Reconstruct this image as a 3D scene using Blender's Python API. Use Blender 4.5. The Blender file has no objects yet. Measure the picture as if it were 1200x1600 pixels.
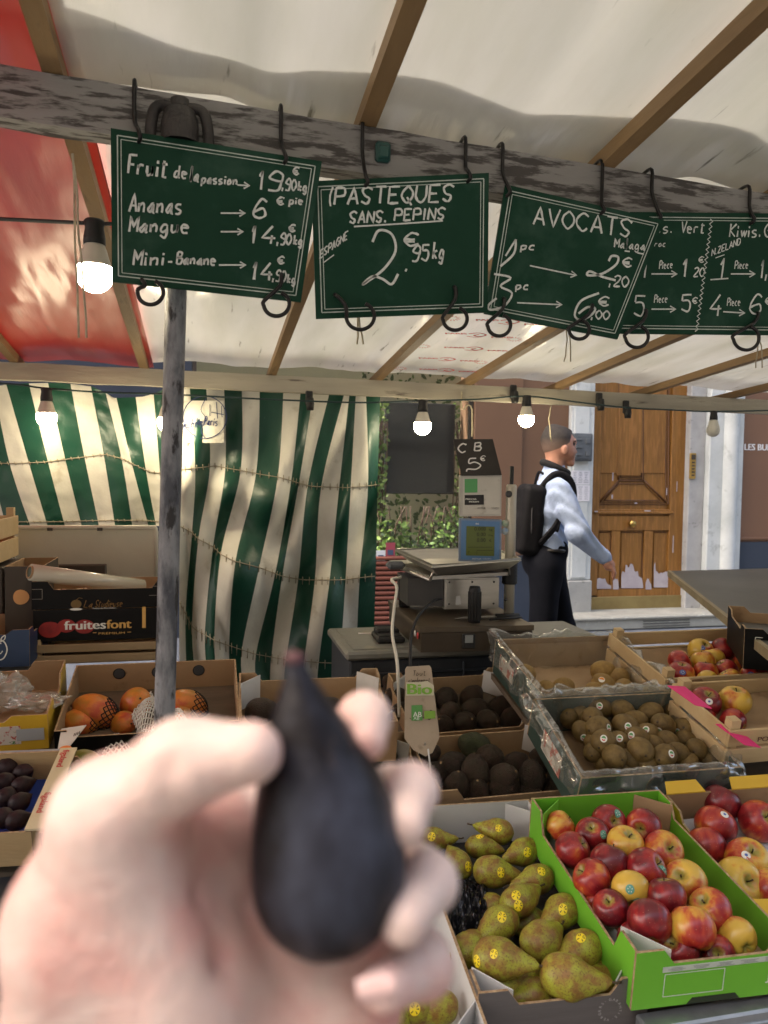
import bpy, math, random
import numpy as np
from mathutils import Vector, Matrix, noise
R_ = math.radians
rnd = random.Random(7)
S = bpy.context.scene
COL = S.collection

# ------------------------------------------------------------------ camera, sky, sun, exposure
PSI, TH, ROLL, FPX = R_(13), math.atan(58/1200), .0135, 1200.
CAM = np.array([0, 0, 1.5])
_r0 = np.array([math.cos(PSI), -math.sin(PSI), 0])
FW = np.array([math.sin(PSI)*math.cos(TH), math.cos(PSI)*math.cos(TH), -math.sin(TH)])
_u0 = np.cross(_r0, FW)
RT = math.cos(ROLL)*_r0+math.sin(ROLL)*_u0
UP = math.cos(ROLL)*_u0-math.sin(ROLL)*_r0
cd = bpy.data.cameras.new('camera'); cam = bpy.data.objects.new('camera', cd); COL.objects.link(cam)
cam.matrix_world = Matrix([[RT[i], UP[i], -FW[i], CAM[i]] for i in range(3)]+[[0, 0, 0, 1]])
cd.sensor_width = 36; cd.sensor_fit = 'AUTO'; cd.lens = 27
cd.clip_start = .02; cd.clip_end = 500
cd.dof.use_dof = True; cd.dof.focus_distance = 2.1; cd.dof.aperture_fstop = 7.0
S.camera = cam
SUN_EL, SUN_AZ = R_(54), R_(-72)
W = bpy.data.worlds.new('World'); S.world = W; W.use_nodes = True
nt = W.node_tree
sky = nt.nodes.new('ShaderNodeTexSky'); sky.sky_type = 'NISHITA'; sky.sun_disc = False
sky.sun_elevation = SUN_EL; sky.sun_rotation = SUN_AZ; sky.dust_density = 7; sky.ozone_density = 0; sky.air_density = .7
bg = nt.nodes['Background']; bg.inputs[1].default_value = .15
tint = nt.nodes.new('ShaderNodeMix'); tint.data_type = 'RGBA'; tint.blend_type = 'MULTIPLY'; tint.inputs[0].default_value = 1; tint.inputs[7].default_value = (1, .955, .87, 1)
nt.links.new(sky.outputs[0], tint.inputs[6]); nt.links.new(tint.outputs[2], bg.inputs[0])
sl = bpy.data.lights.new('sun', 'SUN'); sl.energy = 2.1; sl.angle = R_(.5); sl.color = (1, .965, .91)
so = bpy.data.objects.new('sun', sl); COL.objects.link(so)
sdir = Vector((math.sin(SUN_AZ)*math.cos(SUN_EL), math.cos(SUN_AZ)*math.cos(SUN_EL), math.sin(SUN_EL)))
so.rotation_euler = sdir.to_track_quat('Z', 'Y').to_euler(); so.location = sdir*30
S.view_settings.view_transform = 'Standard'; S.view_settings.look = 'None'
S.view_settings.exposure = 2.6; S.view_settings.gamma = 1

# ------------------------------------------------------------------ places seen in the photograph (1200 x 1600) on real surfaces
def ray(x, y): return FW+RT*(x-600)/FPX+UP*(800-y)/FPX
def at(x, y, d): return CAM+ray(x, y)*d
def onY(x, y, Y): d = ray(x, y); return CAM+d*(Y/d[1])
def onZ(x, y, Z): d = ray(x, y); return CAM+d*((Z-CAM[2])/d[2])
def onP(x, y, o, n): d = ray(x, y); return CAM+d*(np.dot(o-CAM, n)/np.dot(d, n))
V = lambda *a: np.array(a, float)
def unit(v): v = np.asarray(v, float); return v/np.linalg.norm(v)

# ------------------------------------------------------------------ materials
MATS = {}
def P(name, c1, c2=None, scale=5., rough=.6, bump=0, bscale=60., metal=0, coat=0, stretch=(1, 1, 1), lo=.35, hi=.65,
      detail=6, sss=0, trans=0, emis=None, estr=0, c3=None, s3=40., lo3=.6, hi3=.7, vary=0, bstretch=None, spec=.5, ior=1.45, alpha=1):
    if name in MATS: return MATS[name]
    m = bpy.data.materials.new(name); m.use_nodes = True; n = m.node_tree.nodes; L = m.node_tree.links.new
    b = n['Principled BSDF']; MATS[name] = m
    b.inputs['Base Color'].default_value = (*c1, 1); b.inputs['Roughness'].default_value = rough
    b.inputs['Metallic'].default_value = metal; b.inputs['Coat Weight'].default_value = coat
    b.inputs['Transmission Weight'].default_value = trans; b.inputs['IOR'].default_value = ior
    b.inputs['Specular IOR Level'].default_value = spec
    if sss: b.inputs['Subsurface Weight'].default_value = sss; b.inputs['Subsurface Radius'].default_value = (.012, .004, .002); b.inputs['Subsurface Scale'].default_value = .5
    if emis: b.inputs['Emission Color'].default_value = (*emis, 1); b.inputs['Emission Strength'].default_value = estr
    tc = n.new('ShaderNodeTexCoord'); oi = n.new('ShaderNodeObjectInfo')
    def vec(st):
        mp = n.new('ShaderNodeMapping'); mp.inputs['Scale'].default_value = st
        a = n.new('ShaderNodeVectorMath'); a.operation = 'ADD'
        k = n.new('ShaderNodeMath'); k.operation = 'MULTIPLY'; k.inputs[1].default_value = 37.
        L(oi.outputs['Random'], k.inputs[0]); L(tc.outputs['Object'], a.inputs[0]); L(k.outputs[0], a.inputs[1])
        L(a.outputs[0], mp.inputs['Vector']); return mp.outputs[0]
    def nz(sc, st, lo_, hi_):
        t = n.new('ShaderNodeTexNoise'); t.inputs['Scale'].default_value = sc; t.inputs['Detail'].default_value = detail
        t.inputs['Roughness'].default_value = .62
        L(vec(st), t.inputs['Vector']); mr = n.new('ShaderNodeMapRange')
        mr.inputs[1].default_value = lo_; mr.inputs[2].default_value = hi_; L(t.outputs[0], mr.inputs[0]); return mr.outputs[0], t.outputs[0]
    col = None
    def mix(f, A, B):
        x = n.new('ShaderNodeMix'); x.data_type = 'RGBA'; L(f, x.inputs[0])
        if hasattr(A, 'links'): L(A, x.inputs[6])
        else: x.inputs[6].default_value = (*A, 1)
        x.inputs[7].default_value = (*B, 1); return x.outputs[2]
    if c2:
        f, _ = nz(scale, stretch, lo, hi); col = mix(f, c1, c2)
    if c3:
        f, _ = nz(s3, stretch, lo3, hi3); col = mix(f, col if col else c1, c3)
    if vary:
        h = n.new('ShaderNodeHueSaturation'); mr = n.new('ShaderNodeMapRange'); mr.inputs[3].default_value = 1-vary; mr.inputs[4].default_value = 1+vary
        L(oi.outputs['Random'], mr.inputs[0]); L(mr.outputs[0], h.inputs['Value'])
        if col: L(col, h.inputs['Color'])
        else: h.inputs['Color'].default_value = (*c1, 1)
        col = h.outputs[0]
    if col: L(col, b.inputs['Base Color'])
    if bump:
        _, t = nz(bscale, bstretch or stretch, 0, 1); bn = n.new('ShaderNodeBump'); bn.inputs['Strength'].default_value = bump
        bn.inputs['Distance'].default_value = .01; L(t, bn.inputs['Height']); L(bn.outputs[0], b.inputs['Normal'])
    return m

def tarp(name, c, dirt, gloss=.22, tr=.11):
    m = bpy.data.materials.new(name); m.use_nodes = True; n = m.node_tree.nodes; L = m.node_tree.links.new
    n.remove(n['Principled BSDF']); out = n['Material Output']
    tc = n.new('ShaderNodeTexCoord')
    def nz(sc, st, lo, hi, det=6):
        mp = n.new('ShaderNodeMapping'); mp.inputs['Scale'].default_value = st; L(tc.outputs['Object'], mp.inputs[0])
        t = n.new('ShaderNodeTexNoise'); t.inputs['Scale'].default_value = sc; t.inputs['Detail'].default_value = det; L(mp.outputs[0], t.inputs['Vector'])
        r = n.new('ShaderNodeMapRange'); r.inputs[1].default_value = lo; r.inputs[2].default_value = hi; L(t.outputs[0], r.inputs[0]); return r.outputs[0], t.outputs[0]
    f1, _ = nz(2.2, (2.2, .5, 1), .35, .72); f2, _ = nz(9, (3.5, .45, 1), .66, .75, 8)
    x = n.new('ShaderNodeMix'); x.data_type = 'RGBA'; L(f1, x.inputs[0]); x.inputs[6].default_value = (*c, 1); x.inputs[7].default_value = (*[a*b for a, b in zip(c, (.74, .75, .68))], 1)
    y = n.new('ShaderNodeMix'); y.data_type = 'RGBA'; L(f2, y.inputs[0]); L(x.outputs[2], y.inputs[6]); y.inputs[7].default_value = (*dirt, 1)
    di = n.new('ShaderNodeBsdfDiffuse'); tl = n.new('ShaderNodeBsdfTranslucent'); gl = n.new('ShaderNodeBsdfGlossy'); gl.inputs['Roughness'].default_value = gloss
    L(y.outputs[2], di.inputs[0]); L(y.outputs[2], tl.inputs[0])
    _, h = nz(7, (3.2, .5, 1), 0, 1, 4); bn = n.new('ShaderNodeBump'); bn.inputs['Strength'].default_value = .25; bn.inputs['Distance'].default_value = .012; L(h, bn.inputs['Height'])
    _, h2 = nz(1.6, (2.6, .8, 1), 0, 1, 2); bn2 = n.new('ShaderNodeBump'); bn2.inputs['Strength'].default_value = .7; bn2.inputs['Distance'].default_value = .09; L(h2, bn2.inputs['Height']); L(bn.outputs[0], bn2.inputs['Normal'])
    L(bn2.outputs[0], gl.inputs['Normal']); L(bn.outputs[0], di.inputs['Normal'])
    m1 = n.new('ShaderNodeMixShader'); m1.inputs[0].default_value = tr; L(di.outputs[0], m1.inputs[1]); L(tl.outputs[0], m1.inputs[2])
    fr0 = n.new('ShaderNodeFresnel'); fr0.inputs[0].default_value = 1.35; fr = n.new('ShaderNodeMath'); fr.operation = 'MINIMUM'; L(fr0.outputs[0], fr.inputs[0]); fr.inputs[1].default_value = .30
    m2 = n.new('ShaderNodeMixShader'); L(fr.outputs[0], m2.inputs[0]); L(m1.outputs[0], m2.inputs[1]); L(gl.outputs[0], m2.inputs[2])
    L(m2.outputs[0], out.inputs[0]); return m

def film(name, tint=(.9, .92, .9), milk=.10, rough=.12):
    """thin clear plastic: mostly see-through with crinkled gloss"""
    m = bpy.data.materials.new(name); m.use_nodes = True; n = m.node_tree.nodes; L = m.node_tree.links.new
    n.remove(n['Principled BSDF']); out = n['Material Output']
    tc = n.new('ShaderNodeTexCoord'); t = n.new('ShaderNodeTexNoise'); t.inputs['Scale'].default_value = 28; t.inputs['Detail'].default_value = 3; L(tc.outputs['Object'], t.inputs['Vector'])
    bn = n.new('ShaderNodeBump'); bn.inputs['Strength'].default_value = .45; bn.inputs['Distance'].default_value = .008; L(t.outputs[0], bn.inputs['Height'])
    tr = n.new('ShaderNodeBsdfTransparent'); tr.inputs[0].default_value = (*tint, 1)
    df = n.new('ShaderNodeBsdfDiffuse'); df.inputs[0].default_value = (.8, .8, .76, 1); L(bn.outputs[0], df.inputs['Normal'])
    gl = n.new('ShaderNodeBsdfGlossy'); gl.inputs['Roughness'].default_value = rough; L(bn.outputs[0], gl.inputs['Normal'])
    a = n.new('ShaderNodeMixShader'); a.inputs[0].default_value = milk; L(tr.outputs[0], a.inputs[1]); L(df.outputs[0], a.inputs[2])
    fr0 = n.new('ShaderNodeFresnel'); fr0.inputs[0].default_value = 1.4; fr = n.new('ShaderNodeMath'); fr.operation = 'MINIMUM'; L(fr0.outputs[0], fr.inputs[0]); fr.inputs[1].default_value = .3
    b = n.new('ShaderNodeMixShader'); L(fr.outputs[0], b.inputs[0]); L(a.outputs[0], b.inputs[1]); L(gl.outputs[0], b.inputs[2])
    L(b.outputs[0], out.inputs[0]); return m

def applemat(name, ylw=.0, dark=0.):
    m = bpy.data.materials.new(name); m.use_nodes = True; n = m.node_tree.nodes; L = m.node_tree.links.new; b = n['Principled BSDF']
    tc = n.new('ShaderNodeTexCoord'); oi = n.new('ShaderNodeObjectInfo')
    k = n.new('ShaderNodeMath'); k.operation = 'MULTIPLY'; k.inputs[1].default_value = 23; L(oi.outputs['Random'], k.inputs[0])
    def nz(sc, st, det=5):
        mp = n.new('ShaderNodeMapping'); mp.inputs['Scale'].default_value = st; L(tc.outputs['Object'], mp.inputs[0]); L(k.outputs[0], mp.inputs['Location'])
        t = n.new('ShaderNodeTexNoise'); t.inputs['Scale'].default_value = sc; t.inputs['Detail'].default_value = det; L(mp.outputs[0], t.inputs['Vector']); return t.outputs[0]
    def math_(op, a, bb):
        q = n.new('ShaderNodeMath'); q.operation = op
        for i, z in enumerate((a, bb)):
            if hasattr(z, 'links'): L(z, q.inputs[i])
            else: q.inputs[i].default_value = z
        return q.outputs[0]
    streak = nz(5.0, (1, 1, .12)); big = nz(.7, (1, 1, 1), 2)
    v = math_('ADD', math_('MULTIPLY', streak, .5), math_('MULTIPLY', big, 1.5))
    v = math_('ADD', v, math_('MULTIPLY', oi.outputs['Random'], .40)); v = math_('ADD', v, -.70-ylw)
    cr = n.new('ShaderNodeValToRGB'); L(v, cr.inputs[0]); e = cr.color_ramp.elements
    e[0].position = .12; e[0].color = (.62, .40, .055, 1); e[1].position = .9; e[1].color = (.12, .006, .012, 1)
    for p, c in ((.3, (.55, .21, .03, 1)), (.44, (.42, .052, .02, 1)), (.62, (.30, .014, .016, 1))):
        q = e.new(p); q.color = c
    # pale lenticel dots
    vo = n.new('ShaderNodeTexVoronoi'); vo.inputs['Scale'].default_value = 6.5; L(tc.outputs['Object'], vo.inputs['Vector'])
    lt = math_('LESS_THAN', vo.outputs['Distance'], .12)
    x = n.new('ShaderNodeMix'); x.data_type = 'RGBA'; L(math_('MULTIPLY', lt, .35), x.inputs[0]); L(cr.outputs[0], x.inputs[6]); x.inputs[7].default_value = (.6, .4, .22, 1)
    # green yellow around the stem and the eye
    sx = n.new('ShaderNodeSeparateXYZ'); L(tc.outputs['Object'], sx.inputs[0])
    rr = n.new('ShaderNodeVectorMath'); rr.operation = 'LENGTH'; cx = n.new('ShaderNodeCombineXYZ'); L(sx.outputs[0], cx.inputs[0]); L(sx.outputs[1], cx.inputs[1]); L(cx.outputs[0], rr.inputs[0])
    mr = n.new('ShaderNodeMapRange'); mr.inputs[1].default_value = .42; mr.inputs[2].default_value = .12; L(math_('ADD', rr.outputs['Value'], math_('MULTIPLY', math_('ADD', streak, -.5), .6)), mr.inputs[0])
    y = n.new('ShaderNodeMix'); y.data_type = 'RGBA'; L(mr.outputs[0], y.inputs[0]); L(x.outputs[2], y.inputs[6]); y.inputs[7].default_value = (.30, .26, .05, 1)
    L(y.outputs[2], b.inputs['Base Color']); b.inputs['Roughness'].default_value = .3; b.inputs['Coat Weight'].default_value = .15; b.inputs['Coat Roughness'].default_value = .25
    return m

# ------------------------------------------------------------------ mesh builder
class MB:
    def __init__(s): s.v = []; s.f = []; s.m = []; s.sm = []
    def add(s, vs, fs, mat=0, smooth=False):
        o = len(s.v); s.v.extend([tuple(map(float, p)) for p in vs])
        for f in fs: s.f.append(tuple(i+o for i in f)); s.m.append(mat); s.sm.append(smooth)
        return s
    def box(s, c, d, ax=None, mat=0, bev=0.):
        """box by centre, full sizes and axes, with chamfered edges when bev > 0"""
        A = np.eye(3) if ax is None else np.array(ax, float); c = np.array(c, float); h = np.array(d, float)/2
        if bev <= 0:
            pts = [c+A[0]*h[0]*x+A[1]*h[1]*y+A[2]*h[2]*z for x in (-1, 1) for y in (-1, 1) for z in (-1, 1)]
            return s.add(pts, [(0, 1, 3, 2), (4, 6, 7, 5), (0, 4, 5, 1), (2, 3, 7, 6), (0, 2, 6, 4), (1, 5, 7, 3)], mat)
        b = min(bev, h.min()*.9); pts = []; idx = {}
        for x in (-1, 1):
            for y in (-1, 1):
                for z in (-1, 1):
                    for k in range(3):
                        q = np.array([x, y, z])*h; 
                        for j in range(3):
                            if j != k: q[j] -= np.sign(q[j])*b
                        idx[(x, y, z, k)] = len(pts); pts.append(c+A[0]*q[0]+A[1]*q[1]+A[2]*q[2])
        fs = []; B = (-1, 1); g = lambda k, sx, a, bb: idx[tuple([sx if j == k else (a if j == (k+1) % 3 else bb) for j in range(3)])+(k,)]
        for k in range(3):
            for sx in B:
                q = [g(k, sx, -1, -1), g(k, sx, 1, -1), g(k, sx, 1, 1), g(k, sx, -1, 1)]; fs.append(q if sx > 0 else q[::-1])
        for k in range(3):
            i, j = (k+1) % 3, (k+2) % 3
            for si in B:
                for sj in B:
                    def key(sk, face):
                        t = [0, 0, 0]; t[k] = sk; t[i] = si; t[j] = sj; return idx[tuple(t)+(face,)]
                    q = [key(-1, i), key(1, i), key(1, j), key(-1, j)]; fs.append(q if si*sj < 0 else q[::-1])
        for x in B:
            for y in B:
                for z in B:
                    q = [idx[(x, y, z, k)] for k in range(3)]; fs.append(q if x*y*z > 0 else q[::-1])
        return s.add(pts, fs, mat)
    def tube(s, path, r, n=8, mat=0, cap=True, closed=False):
        path = [np.array(p, float) for p in path]; N = len(path); rs = r if hasattr(r, '__len__') else [r]*N
        vs = []; up = None
        for i, p in enumerate(path):
            t = unit(path[(i+1) % N if closed else min(i+1, N-1)]-path[(i-1) % N if closed else max(i-1, 0)]+1e-12)
            if up is None: up = np.cross(t, [0, 0, 1.]) if abs(t[2]) < .9 else np.cross(t, [1., 0, 0])
            up = up-t*np.dot(up, t); up = unit(up); w = np.cross(t, up)
            for k in range(n):
                a = 2*math.pi*k/n; vs.append(p+(up*math.cos(a)+w*math.sin(a))*rs[i])
        fs = []
        for i in range(N if closed else N-1):
            for k in range(n):
                a, b = i*n+k, i*n+(k+1) % n; c, d = ((i+1) % N)*n+(k+1) % n, ((i+1) % N)*n+k; fs.append((a, b, c, d))
        if cap and not closed: fs += [tuple(range(n))[::-1], tuple(range((N-1)*n, N*n))]
        return s.add(vs, fs, mat, True)
    def lathe(s, prof, o=(0, 0, 0), ax=(0, 0, 1), n=20, mat=0):
        ax = unit(ax); a = unit(np.cross(ax, [0, 0, 1.])) if abs(ax[2]) < .9 else unit(np.cross(ax, [1., 0, 0])); b = np.cross(ax, a); o = np.array(o, float)
        vs = [o+ax*h+(a*math.cos(2*math.pi*k/n)+b*math.sin(2*math.pi*k/n))*max(r, 1e-5) for r, h in prof for k in range(n)]
        fs = [(i*n+k, i*n+(k+1) % n, (i+1)*n+(k+1) % n, (i+1)*n+k) for i in range(len(prof)-1) for k in range(n)]
        return s.add(vs, fs, mat, True)
    def prism(s, pts, off, mat=0, mback=None, medge=None):
        """flat outline (3-D points) thickened by the vector off"""
        n = len(pts); off = np.array(off, float); p = [np.array(q, float) for q in pts]; o = len(s.v)
        nn = sum(np.cross(p[i], p[(i+1) % n]) for i in range(n)); fl = np.dot(nn, off) > 0
        s.v.extend([tuple(q) for q in p]+[tuple(q+off) for q in p])
        a, b = tuple(range(o, o+n)), tuple(range(o+n, o+2*n))
        s.f += [a[::-1] if fl else a, b if fl else b[::-1]]; s.m += [mat, mat if mback is None else mback]; s.sm += [False, False]
        for i in range(n):
            j = (i+1) % n; q = (o+i, o+j, o+n+j, o+n+i); s.f.append(q if fl else q[::-1]); s.m.append(mat if medge is None else medge); s.sm.append(False)
        return s
    def grid(s, fn, nu, nv, mat=0, smooth=True, matfn=None):
        vs = [fn(i/nu, j/nv) for j in range(nv+1) for i in range(nu+1)]; o = len(s.v); s.v.extend([tuple(map(float, p)) for p in vs])
        for j in range(nv):
            for i in range(nu):
                a = o+j*(nu+1)+i; s.f.append((a, a+1, a+nu+2, a+nu+1)); s.m.append(matfn(i, j) if matfn else mat); s.sm.append(smooth)
        return s
    def ribbon(s, pts, w, nrm, mat=0):
        pts = [np.array(p, float) for p in pts]; n = len(pts); L = []; Rr = []; ww = w if hasattr(w, '__len__') else [w]*n
        for i, p in enumerate(pts):
            t = unit(pts[min(i+1, n-1)]-pts[max(i-1, 0)]+1e-9); q = np.cross(nrm, t); q = unit(q)*ww[i]/2; L.append(p+q); Rr.append(p-q)
        return s.add(L+Rr, [(i, n+i, n+i+1, i+1) for i in range(n-1)], mat)

def mesh_of(name, mb, mats, off=(0, 0, 0)):
    me = bpy.data.meshes.new(name); o = np.array(off, float)
    v = np.array(mb.v)-o if len(mb.v) else np.zeros((0, 3))
    me.from_pydata([tuple(p) for p in v], [], mb.f)
    for m in (mats if isinstance(mats, (list, tuple)) else [mats]): me.materials.append(m)
    me.polygons.foreach_set('material_index', mb.m); me.polygons.foreach_set('use_smooth', mb.sm); me.update(); return me
def tag(o, label=None, cat=None, group=None, kind=None):
    if label: o['label'] = label
    if cat: o['category'] = cat
    if group: o['group'] = group
    if kind: o['kind'] = kind
    return o
def thing(name, loc, label, cat, group=None):
    o = bpy.data.objects.new(name, None); o.empty_display_size = .05; COL.objects.link(o); o.location = tuple(map(float, loc)); return tag(o, label, cat, group)
def part(name, mb, mats, par=None, off=None, label=None):
    """one mesh object; its parents are unrotated, so world-space vertices are shifted to their origin"""
    if off is None:
        off = np.zeros(3); q = par
        while q is not None: off += np.array(q.location); q = q.parent
    o = bpy.data.objects.new(name, mesh_of(name, mb, mats, off)); COL.objects.link(o)
    if par is not None: o.parent = par
    if label: o['label'] = label
    return o
def solo(name, mb, mats, label, cat, group=None, loc=None):
    if loc is None: a = np.array(mb.v); loc = (a.min(0)+a.max(0))/2; loc[2] = a[:, 2].min()
    o = part(name, mb, mats, None, loc); o.location = tuple(map(float, loc)); return tag(o, label, cat, group)

_txt = {}
def text_pts(s):
    if s not in _txt:
        c = bpy.data.curves.new('t', 'FONT'); c.body = s; c.size = 1; c.resolution_u = 3
        o = bpy.data.objects.new('t', c); COL.objects.link(o); dg = bpy.context.evaluated_depsgraph_get(); dg.update()
        me = bpy.data.meshes.new_from_object(o.evaluated_get(dg)); _txt[s] = ([tuple(v.co) for v in me.vertices], [tuple(p.vertices) for p in me.polygons])
        bpy.data.objects.remove(o); bpy.data.curves.remove(c); bpy.data.meshes.remove(me)
    return _txt[s]
def put_text(mb, s, o, ex, ey, h, w=None, mat=0, lift=.0012, bold=0):
    """printed words: cap height h, lower left corner o, width w when given"""
    vs, fs = text_pts(s); a = np.array(vs); ex, ey = unit(ex), unit(ey); nn = np.cross(ex, ey)
    x0, x1 = a[:, 0].min(), a[:, 0].max(); ky = h/.7; kx = w/(x1-x0) if w else ky
    for dx in ((0,) if not bold else (-bold, 0, bold)):
        mb.add([np.array(o)+ex*((p[0]-x0)*kx+dx)+ey*(p[1]*ky)+nn*(lift+dx*.05) for p in a], fs, mat)

# ------------------------------------------------------------------ chalk hand: strokes on a 4 x 6 grid; ~ marks a rounded stroke
G = {'A': '00 26 40;12 32', 'B': '00 06;~06 36 34 03;~03 33 42 30 00', 'C': '~45 26 04 02 20 41', 'D': '00 06;~06 35 43 30 00', 'E': '46 06 00 40;03 33', 'F': '00 06 46;03 33',
 'G': '~45 26 04 02 20 41;41 43 23', 'I': '20 26', 'K': '00 06;46 03 40', 'L': '06 00 40', 'M': '00 06 22 46 40', 'N': '00 06 40 46', 'O': '~26 04 02 20 42 44 26', 'P': '00 06;~06 36 44 33 03',
 'Q': '~26 04 02 20 42 44 26;22 4/', 'R': '00 06;~06 36 44 33 03;13 40', 'S': '~45 26 05 13 32 31 20 01', 'T': '06 46;26 20', 'U': '~06 02 20 42 46', 'V': '06 20 46', 'Z': '06 46 00 40',
 'a': '~33 23 12 01 10 21 32;33 31 30 40', 'c': '~33 13 01 10 30', 'd': '~33 13 01 10 31;36 30 40', 'e': '~02 32 23 03 01 10 30', 'f': '~45 36 15 10;03 33', 'g': '~33 13 01 10 31;~33 3. 2- 0.', 'i': '13 10;14 15',
 'k': '00 06;33 02 30', 'l': '~10 26 16 10 20', 'n': '03 00;~02 23 32 30', 'o': '~13 01 10 31 23 13', 'p': '03 0-;~03 33 31 10 01', 'r': '03 00;~02 13 33', 's': '~33 13 02 31 20 00', 't': '15 10 30;04 34', 'u': '~03 01 10 31 33;33 30',
 'v': '03 10 33', 'w': '03 10 23 30 43', 'h': '00 06;~02 23 32 30', 'm': '03 00;~02 13 20;~22 33 40', '0': '~26 04 02 20 42 44 26', '1': '04 26 20', '2': '~05 26 45 33 00 40', '3': '~06 46 23;~23 42 40 20 01', '4': '36 02 42;33 30', '5': '46 06 04;~04 34 42 30 01',
 '6': '~45 26 03 01 20 41 33 02', '9': '~43 23 04 26 45 43 30 00', ',': '11 0.', '.': '10 11', '€': '~45 26 04 02 20 41;03 33;02 32', '-': '02 32', '(': '~26 14 12 20', ')': '', ' ': '', '>': '02 82 63;82 61', 'é': '~02 32 23 03 01 10 30;14 26'}
def cr(pts, k=5):
    """rounded path through points"""
    p = [np.array(q, float) for q in pts]; n = len(p); out = []
    for i in range(n-1):
        a, b, c, d = p[max(i-1, 0)], p[i], p[i+1], p[min(i+2, n-1)]
        for t in np.arange(k)/k: out.append(.5*((2*b)+(c-a)*t+(2*a-5*b+4*c-d)*t*t+(3*b-a-3*c+d)*t**3))
    return out+[p[-1]]
def chalk(mb, s, x, y, w, h, surf, nrm, slope=0., thick=.0032, slant=.12, mat=0):
    """write s with its lower left corner at photo point x, y on the surface surf(px, py)"""
    tot = sum(.55 if c in ' .,iI1l(' else 1 for c in s); adv = w/tot; cx = x
    dec = {'.': -1, '-': -2, '/': -1}
    for c in s:
        a = adv*(.55 if c in ' .,iI1l(' else 1); gw = a*.74
        for st in (G.get(c, '') or '').split(';'):
            if not st: continue
            rd = st[0] == '~'; q = []
            for pr in st.lstrip('~').split():
                gx = int(pr[0]); gy = dec.get(pr[1], None); gy = int(pr[1]) if gy is None else gy
                if c in 'Ii.,1l' : gx = gx*.6
                X = gx/4*gw+gy/6*h*slant+rnd.uniform(-.03, .03)*gw; q.append((cx+X, y-gy/6*h+slope*(cx-x+X)+rnd.uniform(-.02, .02)*h))
            q = cr(q) if rd else [tuple(np.array(q[i])*(1-k/4)+np.array(q[i+1])*k/4) for i in range(len(q)-1) for k in range(4)]+[q[-1]]
            s0 = rnd.uniform(0, 50); jit = min(gw, h)*.035
            q = [(p[0]+jit*noise.noise(Vector((i*.45+s0, 1, 0))), p[1]+jit*noise.noise(Vector((i*.45+s0, 9, 0)))) for i, p in enumerate(q)]
            mb.ribbon([surf(*p) for p in q], [thick*(1.05+.55*noise.noise(Vector((i*.35+s0, 5, 0)))) for i in range(len(q))], nrm, mat)
        cx += a
def chalk_line(mb, pts, surf, nrm, thick=.0032, curve=True, mat=0):
    mb.ribbon([surf(*p) for p in (cr(pts) if curve and len(pts) > 2 else pts)], thick, nrm, mat)
def chalk_arrow(mb, x0, y0, x1, y1, surf, nrm, th=.003):
    chalk_line(mb, [(x0, y0), (x1, y1)], surf, nrm, th); u = np.array([x1-x0, y1-y0]); u = u/np.linalg.norm(u)*7; p = np.array([-u[1], u[0]])*.7
    chalk_line(mb, [tuple(np.array([x1, y1])-u+p), (x1+2, y1), tuple(np.array([x1, y1])-u-p)], surf, nrm, th, False)

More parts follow.
